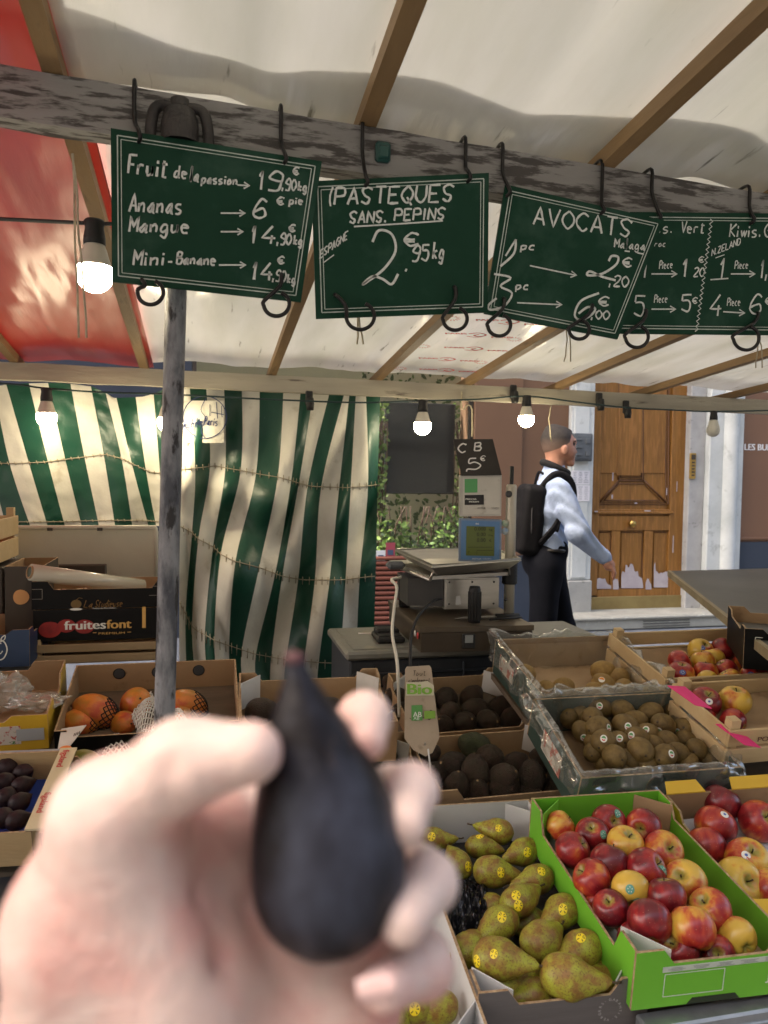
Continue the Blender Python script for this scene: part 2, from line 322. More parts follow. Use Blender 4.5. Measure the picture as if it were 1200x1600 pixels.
# ------------------------------------------------------------------ smooth solids from capsules and ellipsoids (surface nets)
def sdf_mesh(prims, res, k=.01, pad=.012, post=None):
    lo = np.min([np.minimum(p[1], p[2])-max(p[3], p[4]) if p[0] == 'c' else np.array(p[1])-max(p[2]) for p in prims], 0)-pad
    hi = np.max([np.maximum(p[1], p[2])+max(p[3], p[4]) if p[0] == 'c' else np.array(p[1])+max(p[2]) for p in prims], 0)+pad
    n = np.ceil((hi-lo)/res).astype(int)+1
    X, Y, Z = [(lo[i]+res*np.arange(n[i])).astype(np.float32) for i in range(3)]
    D = np.full(tuple(n), 9., np.float32)
    for p in prims:
        kk = (p[5] if p[0] == 'c' and len(p) > 5 else p[4] if p[0] == 'e' and len(p) > 4 else k)
        if p[0] == 'c': a, b, ra, rb = np.array(p[1]), np.array(p[2]), p[3], p[4]; l = np.minimum(a, b)-max(ra, rb); h = np.maximum(a, b)+max(ra, rb)
        elif p[0] == 'b': a = np.array(p[1]); hb = np.array(p[2]); Q = np.array(p[3]); kk = p[4]; l = a-np.linalg.norm(hb); h = a+np.linalg.norm(hb)
        else: a, rr, Q = np.array(p[1]), np.array(p[2]), (np.array(p[3]) if len(p) > 3 and p[3] is not None else np.eye(3)); l = a-max(rr); h = a+max(rr)
        i0 = np.clip(((l-abs(kk)*1.6-.004-lo)/res).astype(int), 0, n-1); i1 = np.clip(np.ceil((h+abs(kk)*1.6+.004-lo)/res).astype(int)+1, 1, n)
        sl = tuple(slice(i0[i], i1[i]) for i in range(3)); x, y, z = X[sl[0]][:, None, None], Y[sl[1]][None, :, None], Z[sl[2]][None, None, :]
        if p[0] == 'c':
            ab = b-a; L2 = float(ab@ab)+1e-12; t = np.clip(((x-a[0])*ab[0]+(y-a[1])*ab[1]+(z-a[2])*ab[2])/L2, 0, 1)
            d = np.sqrt((x-a[0]-t*ab[0])**2+(y-a[1]-t*ab[1])**2+(z-a[2]-t*ab[2])**2)-(ra+(rb-ra)*t)
        elif p[0] == 'b':
            q = [np.abs((x-a[0])*Q[i][0]+(y-a[1])*Q[i][1]+(z-a[2])*Q[i][2])-hb[i]+p[5] for i in range(3)]
            d = np.sqrt(sum(np.maximum(t, 0)**2 for t in q))+np.minimum(np.maximum(np.maximum(q[0], q[1]), q[2]), 0)-p[5]
        else:
            q = [((x-a[0])*Q[i][0]+(y-a[1])*Q[i][1]+(z-a[2])*Q[i][2]) for i in range(3)]
            k0 = np.sqrt(sum((q[i]/rr[i])**2 for i in range(3))); k1 = np.sqrt(sum((q[i]/rr[i]**2)**2 for i in range(3)))+1e-9; d = k0*(k0-1)/k1
        c = D[sl]
        if kk >= 0: hh = np.clip(.5+.5*(c-d)/max(kk, 1e-5), 0, 1); D[sl] = np.where(c > 5, d, c*(1-hh)+d*hh-kk*hh*(1-hh))
        else: kk = -kk; hh = np.clip(.5-.5*(c+d)/kk, 0, 1); D[sl] = c*(1-hh)-d*hh+kk*hh*(1-hh)          # carve
    if post is not None: D = post(D, X, Y, Z)
    s = D < 0; c = n-1
    acc = np.zeros((*c, 3), np.float32); cnt = np.zeros(tuple(c), np.float32)
    offs = [(i, j, k_) for i in (0, 1) for j in (0, 1) for k_ in (0, 1)]
    sub = lambda A, o: A[o[0]:o[0]+c[0], o[1]:o[1]+c[1], o[2]:o[2]+c[2]]
    for o in offs:
        for ax in range(3):
            if o[ax]: continue
            o2 = list(o); o2[ax] = 1; da, db = sub(D, o), sub(D, o2); m = (da < 0) != (db < 0); t = np.where(m, da/(da-db+1e-12), 0)
            for q in range(3): acc[..., q] += np.where(m, o[q]+(t if q == ax else 0), 0)
            cnt += m
    act = cnt > 0; idx = -np.ones(tuple(c), int); idx[act] = np.arange(act.sum())
    ii = np.argwhere(act); vs = lo+res*(ii+acc[act]/cnt[act][:, None]); F = []
    for ax in range(3):
        b, d = (ax+1) % 3, (ax+2) % 3; A = np.moveaxis(s, (ax, b, d), (0, 1, 2)); I = np.moveaxis(idx, (ax, b, d), (0, 1, 2))
        e = A[:-1, 1:-1, 1:-1] != A[1:, 1:-1, 1:-1]; w = np.argwhere(e)
        if not len(w): continue
        i, j, k2 = w[:, 0], w[:, 1]+1, w[:, 2]+1; q = np.stack([I[i, j-1, k2-1], I[i, j, k2-1], I[i, j, k2], I[i, j-1, k2]], 1)
        fl = ~A[i, j, k2]; q[fl] = q[fl][:, ::-1]; F.append(q)
    F = np.concatenate(F); F = F[(F >= 0).all(1)]
    mb = MB(); mb.v = [tuple(p) for p in vs]; mb.f = [tuple(map(int, q)) for q in F]; mb.m = [0]*len(F); mb.sm = [True]*len(F); return mb
def cap(a, b, ra, rb, *k): return ('c', np.array(a, float), np.array(b, float), ra, rb, *k)
def chain(pts, rs): return [cap(pts[i], pts[i+1], rs[i], rs[i+1]) for i in range(len(pts)-1)]
ORD = 'first second third fourth fifth sixth seventh eighth ninth tenth eleventh twelfth'.split()

# ================================================================== THE SETTING: ground and the building across the pavement
YF = 7.1
fx = lambda x: float(onY(x, 800, YF)[0])
fz = lambda x, y: float(onY(x, y, YF)[2])
asphalt = P('asphalt', (.055, .058, .062), (.085, .088, .095), 3, .9, .4, 90, c3=(.035, .035, .037), s3=30)
g = MB(); g.add([(-60, -60, 0), (60, -60, 0), (60, 60, 0), (-60, 60, 0)], [(0, 1, 2, 3)])
tag(part('ground', g, asphalt), kind='structure')
g = MB(); g.box((0, 6.0, .002), (60, 2.2, .006))
tag(part('pavement', g, P('pavement_stone', (.10, .115, .14), (.15, .165, .19), 2.2, .75, .3, 40)), kind='structure')

brown = P('brown_paint', (.168, .092, .050), (.152, .083, .046), 1.2, .55, .06, 8)
navy = P('navy_plinth', (.022, .032, .05), (.03, .04, .06), 2, .6)
plaster = P('white_plaster', (.55, .58, .57), (.42, .45, .44), 2.5, .8, .12, 14, c3=(.32, .34, .33), s3=7, lo3=.60, hi3=.74)
greystone = P('grey_stone', (.26, .265, .25), (.34, .34, .32), 3, .85, .25, 25, c3=(.16, .16, .15), s3=8)
upperm = P('pale_facade', (.46, .43, .37), (.40, .37, .32), .8, .9, .2, 12)
oak = P('varnished_oak', (.25, .115, .021), (.16, .070, .013), 3.0, .42, .25, 9, stretch=(5, 5, .45), lo=.3, hi=.7, c3=(.28, .125, .03), s3=9, lo3=.5, hi3=.62, detail=9)
oakdark = P('dark_oak', (.12, .048, .011), (.08, .032, .008), 3, .45, .2, 9, stretch=(5, 5, .45))
peel = P('bare_primer', (.42, .38, .39), (.33, .29, .31), 6, .85)
brass = P('brass', (.52, .36, .12), (.38, .26, .08), 5, .28, metal=1)
brassplate = P('brass_plate', (.36, .28, .12), (.28, .21, .09), 4, .45, metal=.8)
ob = thing('unseen_opposite_building', (0, -9, 0), 'unseen stone building added across the market street, behind the viewer, blocking low sky', 'building')  # out of view; put in to block low sky and deepen contrast
m = MB(); m.box((0, -9.4, 5.5), (40, .8, 11)); m.box((0, -8.9, 3.2), (40, .3, .16)); m.box((0, -8.9, 10.9), (40, .4, .3)); part('wall', m, P('grey_brown_stone', (.20, .185, .16), (.15, .14, .12), .8, .9, .2, 12), ob)
for k in range(10):
    for zz in (1.2, 4.2, 7.4): m = MB(); m.box((-16+k*3.5, -8.98, zz+.9), (1.2, .06, 1.8), bev=.01); part('window', m, P('dark_glass', (.03, .035, .04), rough=.06, spec=.8), ob)
bld = thing('apartment_building', (1.5, YF, 0), 'brown and white street front with oak door behind the fruit stall', 'building')
xs = dict(l=-9., w0=fx(300), w1=fx(737), p0=fx(885), d0=fx(921), d1=fx(1072), r1=fx(1096), p1=fx(1149), r=14.)
ZT = 3.3
def wallbox(mb, x0, x1, z0, z1, yf=0., th=.4, mat=0, bev=0): mb.box(((x0+x1)/2, YF+yf+th/2, (z0+z1)/2), (x1-x0, th, z1-z0), mat=mat, bev=bev)
m = MB(); zb = fz(800, 868)
wallbox(m, xs['w1'], xs['p0'], zb, ZT); m.box(((xs['w1']+xs['p0'])/2, YF-.012, ZT-.2), (xs['p0']-xs['w1']-.05, .02, .06), mat=0)
m.box((xs['w1']+.25, YF-.02, (zb+ZT)/2), (.5, .036, ZT-zb), mat=0, bev=.006)
part('wall', m, brown, bld, label='brown painted wall')
m = MB(); wallbox(m, xs['w1'], xs['p0'], 0, zb-.002, -.03, .43); wallbox(m, xs['l'], xs['w0']-.004, 0, ZT)
part('plinth', m, navy, bld)
m = MB(); zs = fz(908, 905); wallbox(m, xs['p0']+.002, xs['d0'], zs, ZT, -.06, .5, bev=.008)
wallbox(m, xs['p0']+.03, xs['d0']-.055, zs+.02, ZT-.3, -.072, .05, bev=.008)
part('pilaster', m, plaster, bld)
m = MB(); wallbox(m, xs['p0']-.01, xs['d0']+.004, 0, zs-.003, -.09, .5, bev=.01); part('pilaster_base', m, greystone, bld)
# right side of the doorway
m = MB(); wallbox(m, xs['d1'], xs['r1'], 0.02, ZT, -.03, .5, bev=.006); part('door_reveal', m, P('grey_plaster', (.30, .30, .29), (.40, .40, .39), 3.5, .85, .3, 20, c3=(.2, .2, .19), s3=9), bld)
m = MB(); wallbox(m, xs['r1']+.002, xs['p1'], zs, ZT, -.10, .5, bev=.01)
m.lathe([(.085, zs+.0), (.085, ZT)], (xs['p1']-.16, YF-.09, 0), n=24); part('pilaster', m, plaster, bld)
m = MB(); wallbox(m, xs['r1']-.005, xs['p1']+.004, 0, zs-.003, -.14, .54, bev=.012); part('pilaster_base', m, greystone, bld)
m = MB(); zp = fz(1180, 846); wallbox(m, xs['p1']+.002, xs['r'], zp, ZT, -.02, .42)
px0 = fx(1151.5)
for (a, b, c, d) in ((px0, px0+2.6, zp+.02, zp+.05), (px0, px0+2.6, 2.62, 2.65), (px0, px0+.03, zp+.052, 2.618), (px0+2.57, px0+2.6, zp+.052, 2.618)):
    m.box(((a+b)/2, YF-.03, (c+d)/2), (b-a, .022, d-c), bev=.005)
part('shop_front', m, P('brown_shopfront', (.178, .092, .050), (.162, .083, .046), 1.2, .5, .05, 8), bld)
m = MB(); wallbox(m, xs['p1']+.006, xs['r'], 0, zp-.003, -.05, .45); part('plinth', m, navy, bld)
m = MB(); a = onY(1163, 703, YF-.022); put_text(m, 'LES BURGERS', a, (1, 0, 0), (0, 0, 1), .066, bold=.003, lift=.004); part('shop_lettering', m, P('white_paint', (.75, .75, .74)), bld)
# upper storeys
m = MB(); wallbox(m, xs['l']-8, xs['r'], ZT+.003, 15.5, 0, .5); m.box((2.5, YF-.08, ZT+.08), (23, .24, .14), bev=.02); m.box((-1.5, YF-.12, 15.6), (31, .4, .2), bev=.03)
part('upper_wall', m, upperm, bld)
for k in range(6):
    for zz in (4.2, 7.3, 10.6):
        xw = -7+k*3.6; f = MB()
        for (cx, cz, w, h) in ((xw, zz+2.05, 1.3, .1), (xw, zz-.05, 1.4, .1), (xw-.6, zz+1, .1, 2.0), (xw+.6, zz+1, .1, 2.0), (xw, zz+1, .06, 1.99)): f.box((cx, YF-.02, cz), (w, .09, h), bev=.01)
        fo = part('window', f, P('white_paint', (.75, .75, .74)), bld); f = MB(); f.box((xw, YF-.006, zz+1), (1.08, .008, 1.98)); part('pane', f, P('dark_glass', (.03, .035, .04), rough=.06, spec=.8), fo)
# door leaf: stiles, rails, raised panels, mouldings
zd0 = fz(1000, 930); zd1 = 2.95; dw = xs['d1']-xs['d0']; X0 = xs['d0']; YD = YF+.05
door = MB(); door.box((X0+dw/2, YD+.06, (zd0+zd1)/2), (dw-.004, .05, zd1-zd0), mat=0)
dq = lambda x, y: onY(x, y, YD)
def dbox(mb, x0, x1, y0, y1, d, mat=0, bev=.006):
    a, b = dq(x0, y0), dq(x1, y1); mb.box(((a[0]+b[0])/2, YD+.035-d/2, (a[2]+b[2])/2), (abs(b[0]-a[0]), d, abs(b[2]-a[2])), mat=mat, bev=bev)
top = 470
for x0, x1 in ((922, 933), (1057, 1069)): dbox(door, x0, x1, top, 931, .035)               # stiles
for y0, y1 in ((806, 829), (921, 931), (795.5, 804)): dbox(door, 933.5, 1056.5, y0, y1, .03)                 # rails
dbox(door, 928, 1052, 799, 803, .05)
for x0, x1 in ((957, 968), (1008, 1019)): dbox(door, x0, x1, 829.5, 920.5, .028)
for x0, x1 in ((935, 956), (970, 1006), (1021, 1054)): dbox(door, x0+3, x1-3, 833, 917, .012, bev=.004)
def mould(pts, r=.011, mat=1): door.tube([dq(*p)+V(0, .03, 0) for p in pts], r, 6, mat)
for x0, x1 in ((935, 956), (970, 1006), (1021, 1054)): mould([(x0, 832), (x1, 832), (x1, 918), (x0, 918), (x0, 832)], .007)
mould([(935, top), (935, 788), (1047, 788), (1047, top)]); mould([(939, top), (939, 785), (1043, 785), (1043, top)], .008)
mould([(969, top), (969, 749), (1007, 749), (1007, top)]); mould([(972, top), (972, 746), (1004, 746), (1004, top)], .007)
mould([(939, 785), (969, 751)]); mould([(1043, 785), (1009, 751)]); mould([(969, 751), (1009, 751)])
mould([(946, 782), (969, 756), (1009, 756), (1034, 782), (946, 782)], .006)
dbox(door, 973, 1003, top, 744, .022, bev=.008); dbox(door, 941, 966, top, 740, .012); dbox(door, 1010, 1041, top, 740, .012)
dr = part('door', door, [oak, oakdark], bld, label='carved oak entrance door with peeling varnish at the foot')
def blob(pts, d=.0, name='bare_patch'):
    q = [dq(*p)+V(0, .018+d, 0) for p in pts]; b = MB(); b.prism(q, (0, -.003, 0)); return b
pk = MB()
def jag(x0, x1, yb, peaks):
    ts = np.linspace(0, 1, 46); top = [(x0+(x1-x0)*(t+.03*noise.noise(Vector((t*14, x0, 2)))), float(np.interp(t, [p[0] for p in peaks], [p[1] for p in peaks]))+3.2*noise.noise(Vector((t*5+x0, 1, 0)))+1.3*noise.noise(Vector((t*14, x0, 5)))) for t in ts]; return [(x0, yb)]+top+[(x1, yb)]
for sh in (jag(971, 1005, 919, [(0, 902), (.05, 892), (.16, 895), (.2, 882), (.35, 886), (.42, 881), (.55, 884), (.6, 893), (.75, 891), (.8, 901), (.95, 905), (1, 915)]),
           jag(1022, 1051, 918, [(0, 884), (.06, 878), (.1, 893), (.3, 896), (.55, 893), (.8, 895), (.88, 899), (1, 910)]),
           jag(924, 955, 920, [(0, 913), (.2, 905), (.4, 903), (.55, 905), (.7, 904), (.8, 912), (1, 914)]),
           jag(958, 967, 921, [(0, 907), (.3, 904), (.6, 905), (.9, 906), (1, 917)]), jag(1009, 1018, 921, [(0, 910), (.3, 904), (.6, 906), (1, 915)])):
    pk.prism([dq(*p)+V(0, .0035, 0) for p in sh], (0, -.002, 0))
part('bare_patch', pk, peel, dr)
for (x, y, w, h) in ((955, 776, 3, 7), (992, 786, 5, 2), (1040, 768, 1.5, 12), (930, 799, 6, 2), (1010, 798, 12, 2), (1050, 850, 1.5, 30), (956, 745, 2, 14), (1056, 760, 1, 18)):
    b = MB(); a = dq(x, y)+V(0, -.02, 0); b.box(a, (w*.006, .003, h*.006)); part('paint_chip', b, peel, dr)
kn = MB(); c = dq(985, 818)+V(0, 0, 0); kn.lathe([(.0, -.07), (.02, -.07), (.036, -.055), (.04, -.035), (.032, -.012), (.018, -.005), (.018, .01), (.045, .012), (.045, .03)], c, (0, 1, 0), 20); part('door_knob', kn, brass, dr)
kb = MB(); dbox(kb, 922, 1066, 933, 950, .05, bev=.004); part('kick_plate', kb, brassplate, dr)
m = MB(); zst = fz(1000, 953); m.box((fx(995)+.05, YF-.12, zst/2), (fx(1130)-fx(880), .44, zst-.02), bev=.012); m.box((fx(995)+.05, YF-.12, zst-.008), (fx(1130)-fx(880)+.03, .5, .035), bev=.012)
for i in range(4): m.box((fx(1003)+.1, YF-.342, zst*.28+i*.026), (.52, .008, .011), mat=1)
part('door_step', m, [P('step_stone', (.34, .34, .30), (.26, .26, .23), 4, .8, .2, 30, c3=(.45, .45, .41), s3=14), P('groove_shadow', (.1, .1, .09))], bld)
m = MB(); m.box((X0+dw/2, YF+.24, 1.6), (dw+.6, .02, 3.3)); part('door_backing', m, oakdark, bld)
# intercom, electrical cabinet, posters
m = MB(); a = onY(1081, 728, YF-.03); m.box(a+V(0, -.012, 0), (.07, .022, .265), bev=.005)
m.box(a+V(0, -.026, .09), (.045, .006, .05), mat=1)
for i in range(5): m.box(a+V(0, -.026, .035-i*.033), (.032, .008, .016), mat=1, bev=.002)
solo('intercom', m, [brass, P('dark_metal', (.05, .04, .03), rough=.4)], 'narrow brass intercom panel on the grey door reveal', 'intercom')
m = MB(); a, b = onY(893, 677, YF-.08), onY(922, 721, YF-.08); w, h = b[0]-a[0], a[2]-b[2]; c = (a+b)/2
m.box(c, (w, .10, h), bev=.01); m.box(c+V(0, -.055, 0), (w*.86, .012, h*.84), bev=.006)
for i in range(3): m.box(c+V(-w*.25, -.066, (i-1)*h*.27), (w*.3, .012, .02), mat=0, bev=.003)
for i in (-1, 1): m.box(c+V(w*.2, -.066, i*h*.22), (w*.2, .012, .05), bev=.003)
solo('utility_box', m, P('grey_cabinet', (.10, .115, .125), (.07, .08, .09), 8, .55, .2, 60), 'grey metal utility cabinet on white pilaster beside the door', 'utility box')
pm = P('poster_paper', (.60, .60, .62), (.66, .65, .68), 9, .8); pi = P('poster_print', (.26, .28, .34), (.3, .3, .3), 12, .8)
for n_, (x0, x1, y0, y1, lb) in enumerate(((893, 921, 735, 757, 'small printed notice pasted right under the grey utility cabinet'), (893, 921, 758, 783, 'lower printed notice pasted on white pilaster, beside the door'))):
    m = MB(); a, b = onY(x0, y0, YF-.076), onY(x1, y1, YF-.076); m.box((a+b)/2, (b[0]-a[0], .003, a[2]-b[2]))
    for i in range(7):
        z = a[2]-.018-i*(a[2]-b[2]-.02)/7; w = (b[0]-a[0])
        for j in range(3): m.box((a[0]+w*(.18+.31*j), YF-.0785, z), (w*.22*rnd.uniform(.6, 1.2), .001, .006), mat=1)
    solo('notice', m, [pm, pi], lb, 'notice', 'notices on the pilaster')
# ---- shop window left of the brown wall
zw0 = fz(640, 868); zw1 = 2.9
m = MB(); m.box(((xs['w0']+xs['w1'])/2, YF+.05, zw1+.2), (xs['w1']-xs['w0'], .1, .4-.01)); m.box((xs['w1']-.02, YF+.03, (zw0+zw1)/2), (.035, .06, zw1-zw0)); m.box((xs['w0']+.02, YF+.03, (zw0+zw1)/2), (.035, .06, zw1-zw0))
win = part('window', m, P('window_frame_dark', (.03, .025, .02), rough=.4), bld, label='shop window full of green plants')
m = MB(); m.box(((xs['w0']+xs['w1'])/2, YF+.02, (zw0+zw1)/2), (xs['w1']-xs['w0']-.08, .008, zw1-zw0-.01)); part('pane', m, film('window_glass', (.93, .95, .94), .0, .02), win)
m = MB(); 
for i in range(14):
    z = .06+i*(zw0-.06)/14; m.box(((xs['w0']+xs['w1'])/2, YF+.01, z+(zw0-.06)/28), (xs['w1']-xs['w0']-.004, .04, (zw0-.06)/14-.012), bev=.012)
m.box(((xs['w0']+xs['w1'])/2, YF+.06, zw0/2), (xs['w1']-xs['w0'], .05, zw0-.002), mat=1)
part('louvre_panel', m, [P('brick_red_paint', (.20, .062, .035), (.16, .05, .03), 3, .5), P('dark_metal', (.05, .04, .03), rough=.4)], bld)
m = MB(); yb = YF+.9
m.box(((xs['w0']+xs['w1'])/2, yb, 1.6), (xs['w1']-xs['w0']+.6, .05, 3.2), mat=0); m.box(((xs['w0']+xs['w1'])/2, YF+.5, .8*zw0), (xs['w1']-xs['w0'], .8, .03), mat=0)
lf = [P('leaf_print_dark', (.035, .06, .014), (.06, .09, .02), 3, .8, vary=.3), P('leaf_print_light', (.10, .16, .035), (.06, .11, .03), 3, .8)]
xr0, xr1 = onY(590, 800, yb)[0], onY(765, 800, yb)[0]
def leafpts(c, d, n, L, w): 
    d = unit(d); s = unit(np.cross(n, d)); return [c, c+d*L*.3+s*w, c+d*L*.7+s*w*.75, c+d*L, c+d*L*.7-s*w*.75, c+d*L*.3-s*w]
for i in range(620):
    x = rnd.uniform(xr0-.3, xr1); z = rnd.uniform(.7, 2.7); c = V(x, yb-.028-rnd.random()*.003, z); a = rnd.uniform(0, 6.3); L = rnd.uniform(.05, .09)
    m.add(leafpts(c, V(math.cos(a), 0, math.sin(a)), V(0, -1, 0), L, L*.22), [(0, 1, 2, 3, 4, 5)], 1 if rnd.random() < .7 else 2)
part('leaf_wallpaper', m, [P('cream_wall', (.40, .38, .26), (.36, .34, .24), 3)]+lf, bld)
leafm = [P('leaf_green', (.13, .23, .032), (.09, .16, .024), 4, .5, vary=.2), P('leaf_pale', (.22, .30, .06), (.15, .22, .05), 4, .5), P('leaf_dark', (.02, .04, .01), (.03, .05, .012), 4, .6)]
def bush(x0, x1, y0, y1, n, label, Yc, ys=.13):
    a, b = onY(x0, y0, Yc), onY(x1, y1, Yc); f = MB(); 
    for i in range(n):
        u, t = rnd.random(), rnd.random(); prof = .55+.45*math.sin(u*9+x0)*math.sin(u*4+1); z = b[2]+(a[2]-b[2])*(t*prof if y0 > 700 else t)
        c = V(a[0]+(b[0]-a[0])*u, Yc+rnd.uniform(-ys, ys), z); d = unit([rnd.uniform(-1, 1), rnd.uniform(-.8, .5), rnd.uniform(-1, .6)]); nn = unit([rnd.uniform(-.6, .6), -1, rnd.uniform(-.2, .9)]); L = rnd.uniform(.035, .07)
        p = leafpts(c, d, nn, L, L*.28); f.add(p, [(0, 1, 2, 3, 4, 5)], rnd.choices((0, 1, 2), (.5, .25, .25))[0])
    t = thing('window_plant', (( a[0]+b[0])/2, Yc, b[2]), label, 'plant', 'plants in the shop window'); part('foliage', f, leafm, t)
    s = MB()
    for i in range(9):
        u = a[0]+(b[0]-a[0])*(i+.5)/9; s.tube([(u, Yc, b[2]-.05), (u+rnd.uniform(-.05, .05), Yc, (a[2]+b[2])/2), (u+rnd.uniform(-.1, .1), Yc-.05, b[2]+(a[2]-b[2])*.8)], .006, 5)
    part('stem', s, P('twig', (.10, .05, .03)), t)
bush(585, 662, 770, 872, 620, 'bushy green plant low in shop window, nearest the striped curtain', YF+.17)
bush(664, 725, 770, 872, 420, 'bushy green plant low in shop window, behind the weighing scale', YF+.19)
bush(586, 602, 625, 790, 190, 'narrow climbing vine at left edge of the shop window', YF+.12, .04)
bush(708, 742, 625, 800, 120, 'sparse hanging vine at right edge of the shop window', YF+.42, .04)
t = thing('television', onY(655, 772, YF+.38), 'black flat television hanging inside the shop window above the plants', 'television')
a, b = onY(602, 628, YF+.38), onY(708, 772, YF+.38); m = MB(); m.box((a+b)/2, (b[0]-a[0], .05, a[2]-b[2]), bev=.006); part('casing', m, P('black_plastic', (.012, .012, .013), rough=.4), t)
m = MB(); m.box((a+b)/2+V(0, -.0275, 0), (b[0]-a[0]-.03, .003, a[2]-b[2]-.03)); part('screen', m, P('tv_screen', (.02, .021, .024), rough=.08, spec=.8), t)
for (x0, x1, y0, y1, c, lb) in ((588, 602, 860, 876, (.6, .62, .62), 'small white payment sticker at the window foot by the curtain'), (603, 617, 848, 875, (.30, .05, .07), 'dark red payment sticker low on the shop window')):
    a, b = onY(x0, y0, YF+.012), onY(x1, y1, YF+.012); m = MB(); m.box((a+b)/2, (b[0]-a[0], .003, a[2]-b[2]), mat=0); m.box((a+b)/2+V(0, -.003, -.01), ((b[0]-a[0])*.6, .002, (a[2]-b[2])*.3), mat=1)
    solo('window_sticker', m, [P('sticker_'+str(x0), c), P('sticker_ink', (.05, .07, .12))], lb, 'sticker')

# ================================================================== THE STALL ROOF
ZFb = lambda x: 2.2485-.0495*x
ZBb = lambda x: 1.978-.008*x
Y1, Y2 = 1.65, 3.8
def roofz(x, y): t = (y-Y1)/(Y2-Y1); return ZFb(x)*(1-t)+ZBb(x)*t+.036
paintwood = P('peeling_painted_wood', (.30, .29, .27), (.20, .19, .175), 3, .75, .4, 26, stretch=(.35, 2.2, 2.2), c3=(.06, .053, .047), s3=28, lo3=.48, hi3=.57, detail=10)
palewood = P('pale_old_wood', (.44, .40, .31), (.33, .30, .235), 3, .75, .3, 26, stretch=(.35, 2.5, 2.5), c3=(.13, .11, .09), s3=10, lo3=.62, hi3=.72)
m = MB(); xa, xb = -2.6, 3.4
for (y0, y1, zt, zb_) in ((Y1-.028, Y1+.028, 0, -.098),):
    pts = lambda x: [(x, y0, ZFb(x)+zt), (x, y1, ZFb(x)+zt), (x, y1, ZFb(x)+zb_), (x, y0, ZFb(x)+zb_)]
    N = 60; A = [pts(xa+(xb-xa)*i/N) for i in range(N+1)]
    for i in range(N+1):
        for k in range(4): 
            p = A[i][k]; j = noise.noise(Vector((p[0]*9, k*3, 0)))*.004; A[i][k] = (p[0], p[1], p[2]+j)
    m.add([q for a in A for q in a], [(i*4+k, i*4+(k+1) % 4, i*4+4+(k+1) % 4, i*4+4+k) for i in range(N) for k in range(4)]+[(0, 1, 2, 3), (N*4+3, N*4+2, N*4+1, N*4)])
solo('roof_beam', m, paintwood, 'front roof beam of flaking grey painted wood, carrying the price boards', 'beam')
m = MB(); A = []
for i in range(61):
    x = -2.8+6.9*i/60; z = ZBb(x); j = noise.noise(Vector((x*5, 3, 0)))*.004; A += [(x, Y2-.025, z+j), (x, Y2+.025, z+j), (x, Y2+.025, z-.078+j), (x, Y2-.025, z-.078+j)]
m.add(A, [(i*4+k, i*4+(k+1) % 4, i*4+4+(k+1) % 4, i*4+4+k) for i in range(60) for k in range(4)]+[(0, 1, 2, 3), (243, 242, 241, 240)])
solo('roof_beam', m, palewood, 'rear roof beam of pale weathered wood above the striped curtain', 'beam')
rafm = P('rafter_wood', (.30, .19, .085), (.20, .12, .05), 3, .6, .3, 22, stretch=(2.5, .3, 2.5), c3=(.07, .045, .025), s3=7, lo3=.62, hi3=.75)
rx = [(-1.42, -1.40), (-.86, -.85), (-.292, -.29), (.328, .308), (.885, .835), (1.36, 1.31), (1.86, 1.81), (2.39, 2.34), (2.95, 2.87)]
place = ['far left, out under the red tarp', 'under the middle of the red tarp', 'along the seam of red and white tarps', 'second right of the red tarp', 'third right of the red tarp', 'at left of the printed tarp panel', 'at right of the printed tarp panel', 'second right of the printed panel', 'at the far right end of the roof']
place[4] = 'along the left edge of the printed tarp panel'; place[5] = 'along the right edge of the printed tarp panel'; place[6] = 'next right of the printed tarp panel'
for (a, b), pl in zip(rx, place):
    m = MB(); A = []
    for i in range(25):
        y = .32+3.63*i/24; t = (y-Y1)/(Y2-Y1); x = a+(b-a)*t; z = roofz(x, y)-.037; w = .019
        A += [(x-w, y, z+.034), (x+w, y, z+.034), (x+w, y, z), (x-w, y, z)]
    m.add(A, [(i*4+k, i*4+(k+1) % 4, i*4+4+(k+1) % 4, i*4+4+k) for i in range(24) for k in range(4)]+[(0, 1, 2, 3), (99, 98, 97, 96)])
    solo('rafter', m, rafm, 'brown wooden rafter '+pl, 'rafter', 'rafters of the stall roof')
wt = tarp('white_tarp', (.80, .79, .735), (.22, .21, .17)); rt = tarp('red_tarp', (.27, .017, .010), (.2, .02, .012), gloss=.36, tr=.15)
def sheet(x0, x1, y0, y1, nu, nv, mat, name, label, lift=0., scal=0.):
    m = MB(); xs_ = [p[0] for p in rx]
    def f(u, v):
        x = x0+(x1-x0)*u; ya = y0+scal*(.5*math.cos(x*9.3)+.35*math.sin(x*4.1+1)) if scal else y0; y = ya+(y1-ya)*v
        j = max([i for i in range(len(xs_)) if xs_[i] <= x], default=0); j = min(j, len(xs_)-2); t = (x-xs_[j])/(xs_[j+1]-xs_[j]); t = min(max(t, 0), 1)
        sag = math.sin(math.pi*t); w = noise.noise(Vector((x*5.5, y*.9, 2.)))*.016+noise.noise(Vector((x*13, y*1.6, 5.)))*.006
        return (x, y, roofz(x, y)+.004+lift+sag*(.012+w)+ .004)
    m.grid(f, nu, nv, smooth=True); return solo(name, m, mat, label, 'tarpaulin', 'roof tarpaulins')
sheet(-.275, 3.4, .28, 1.72, 150, 40, wt, 'roof_tarp', 'off white tarpaulin roofing the near side of the stall, over the price boards')
sheet(-.275, 4.2, 1.545, 3.97, 170, 60, wt, 'roof_tarp', 'off white tarpaulin over the rear half, its wavy edge overlapping the near one', .034, .07)
sheet(-4.2, -.255, .28, 3.97, 130, 90, rt, 'roof_tarp', 'red tarpaulin roofing the left end of the stall', .009)
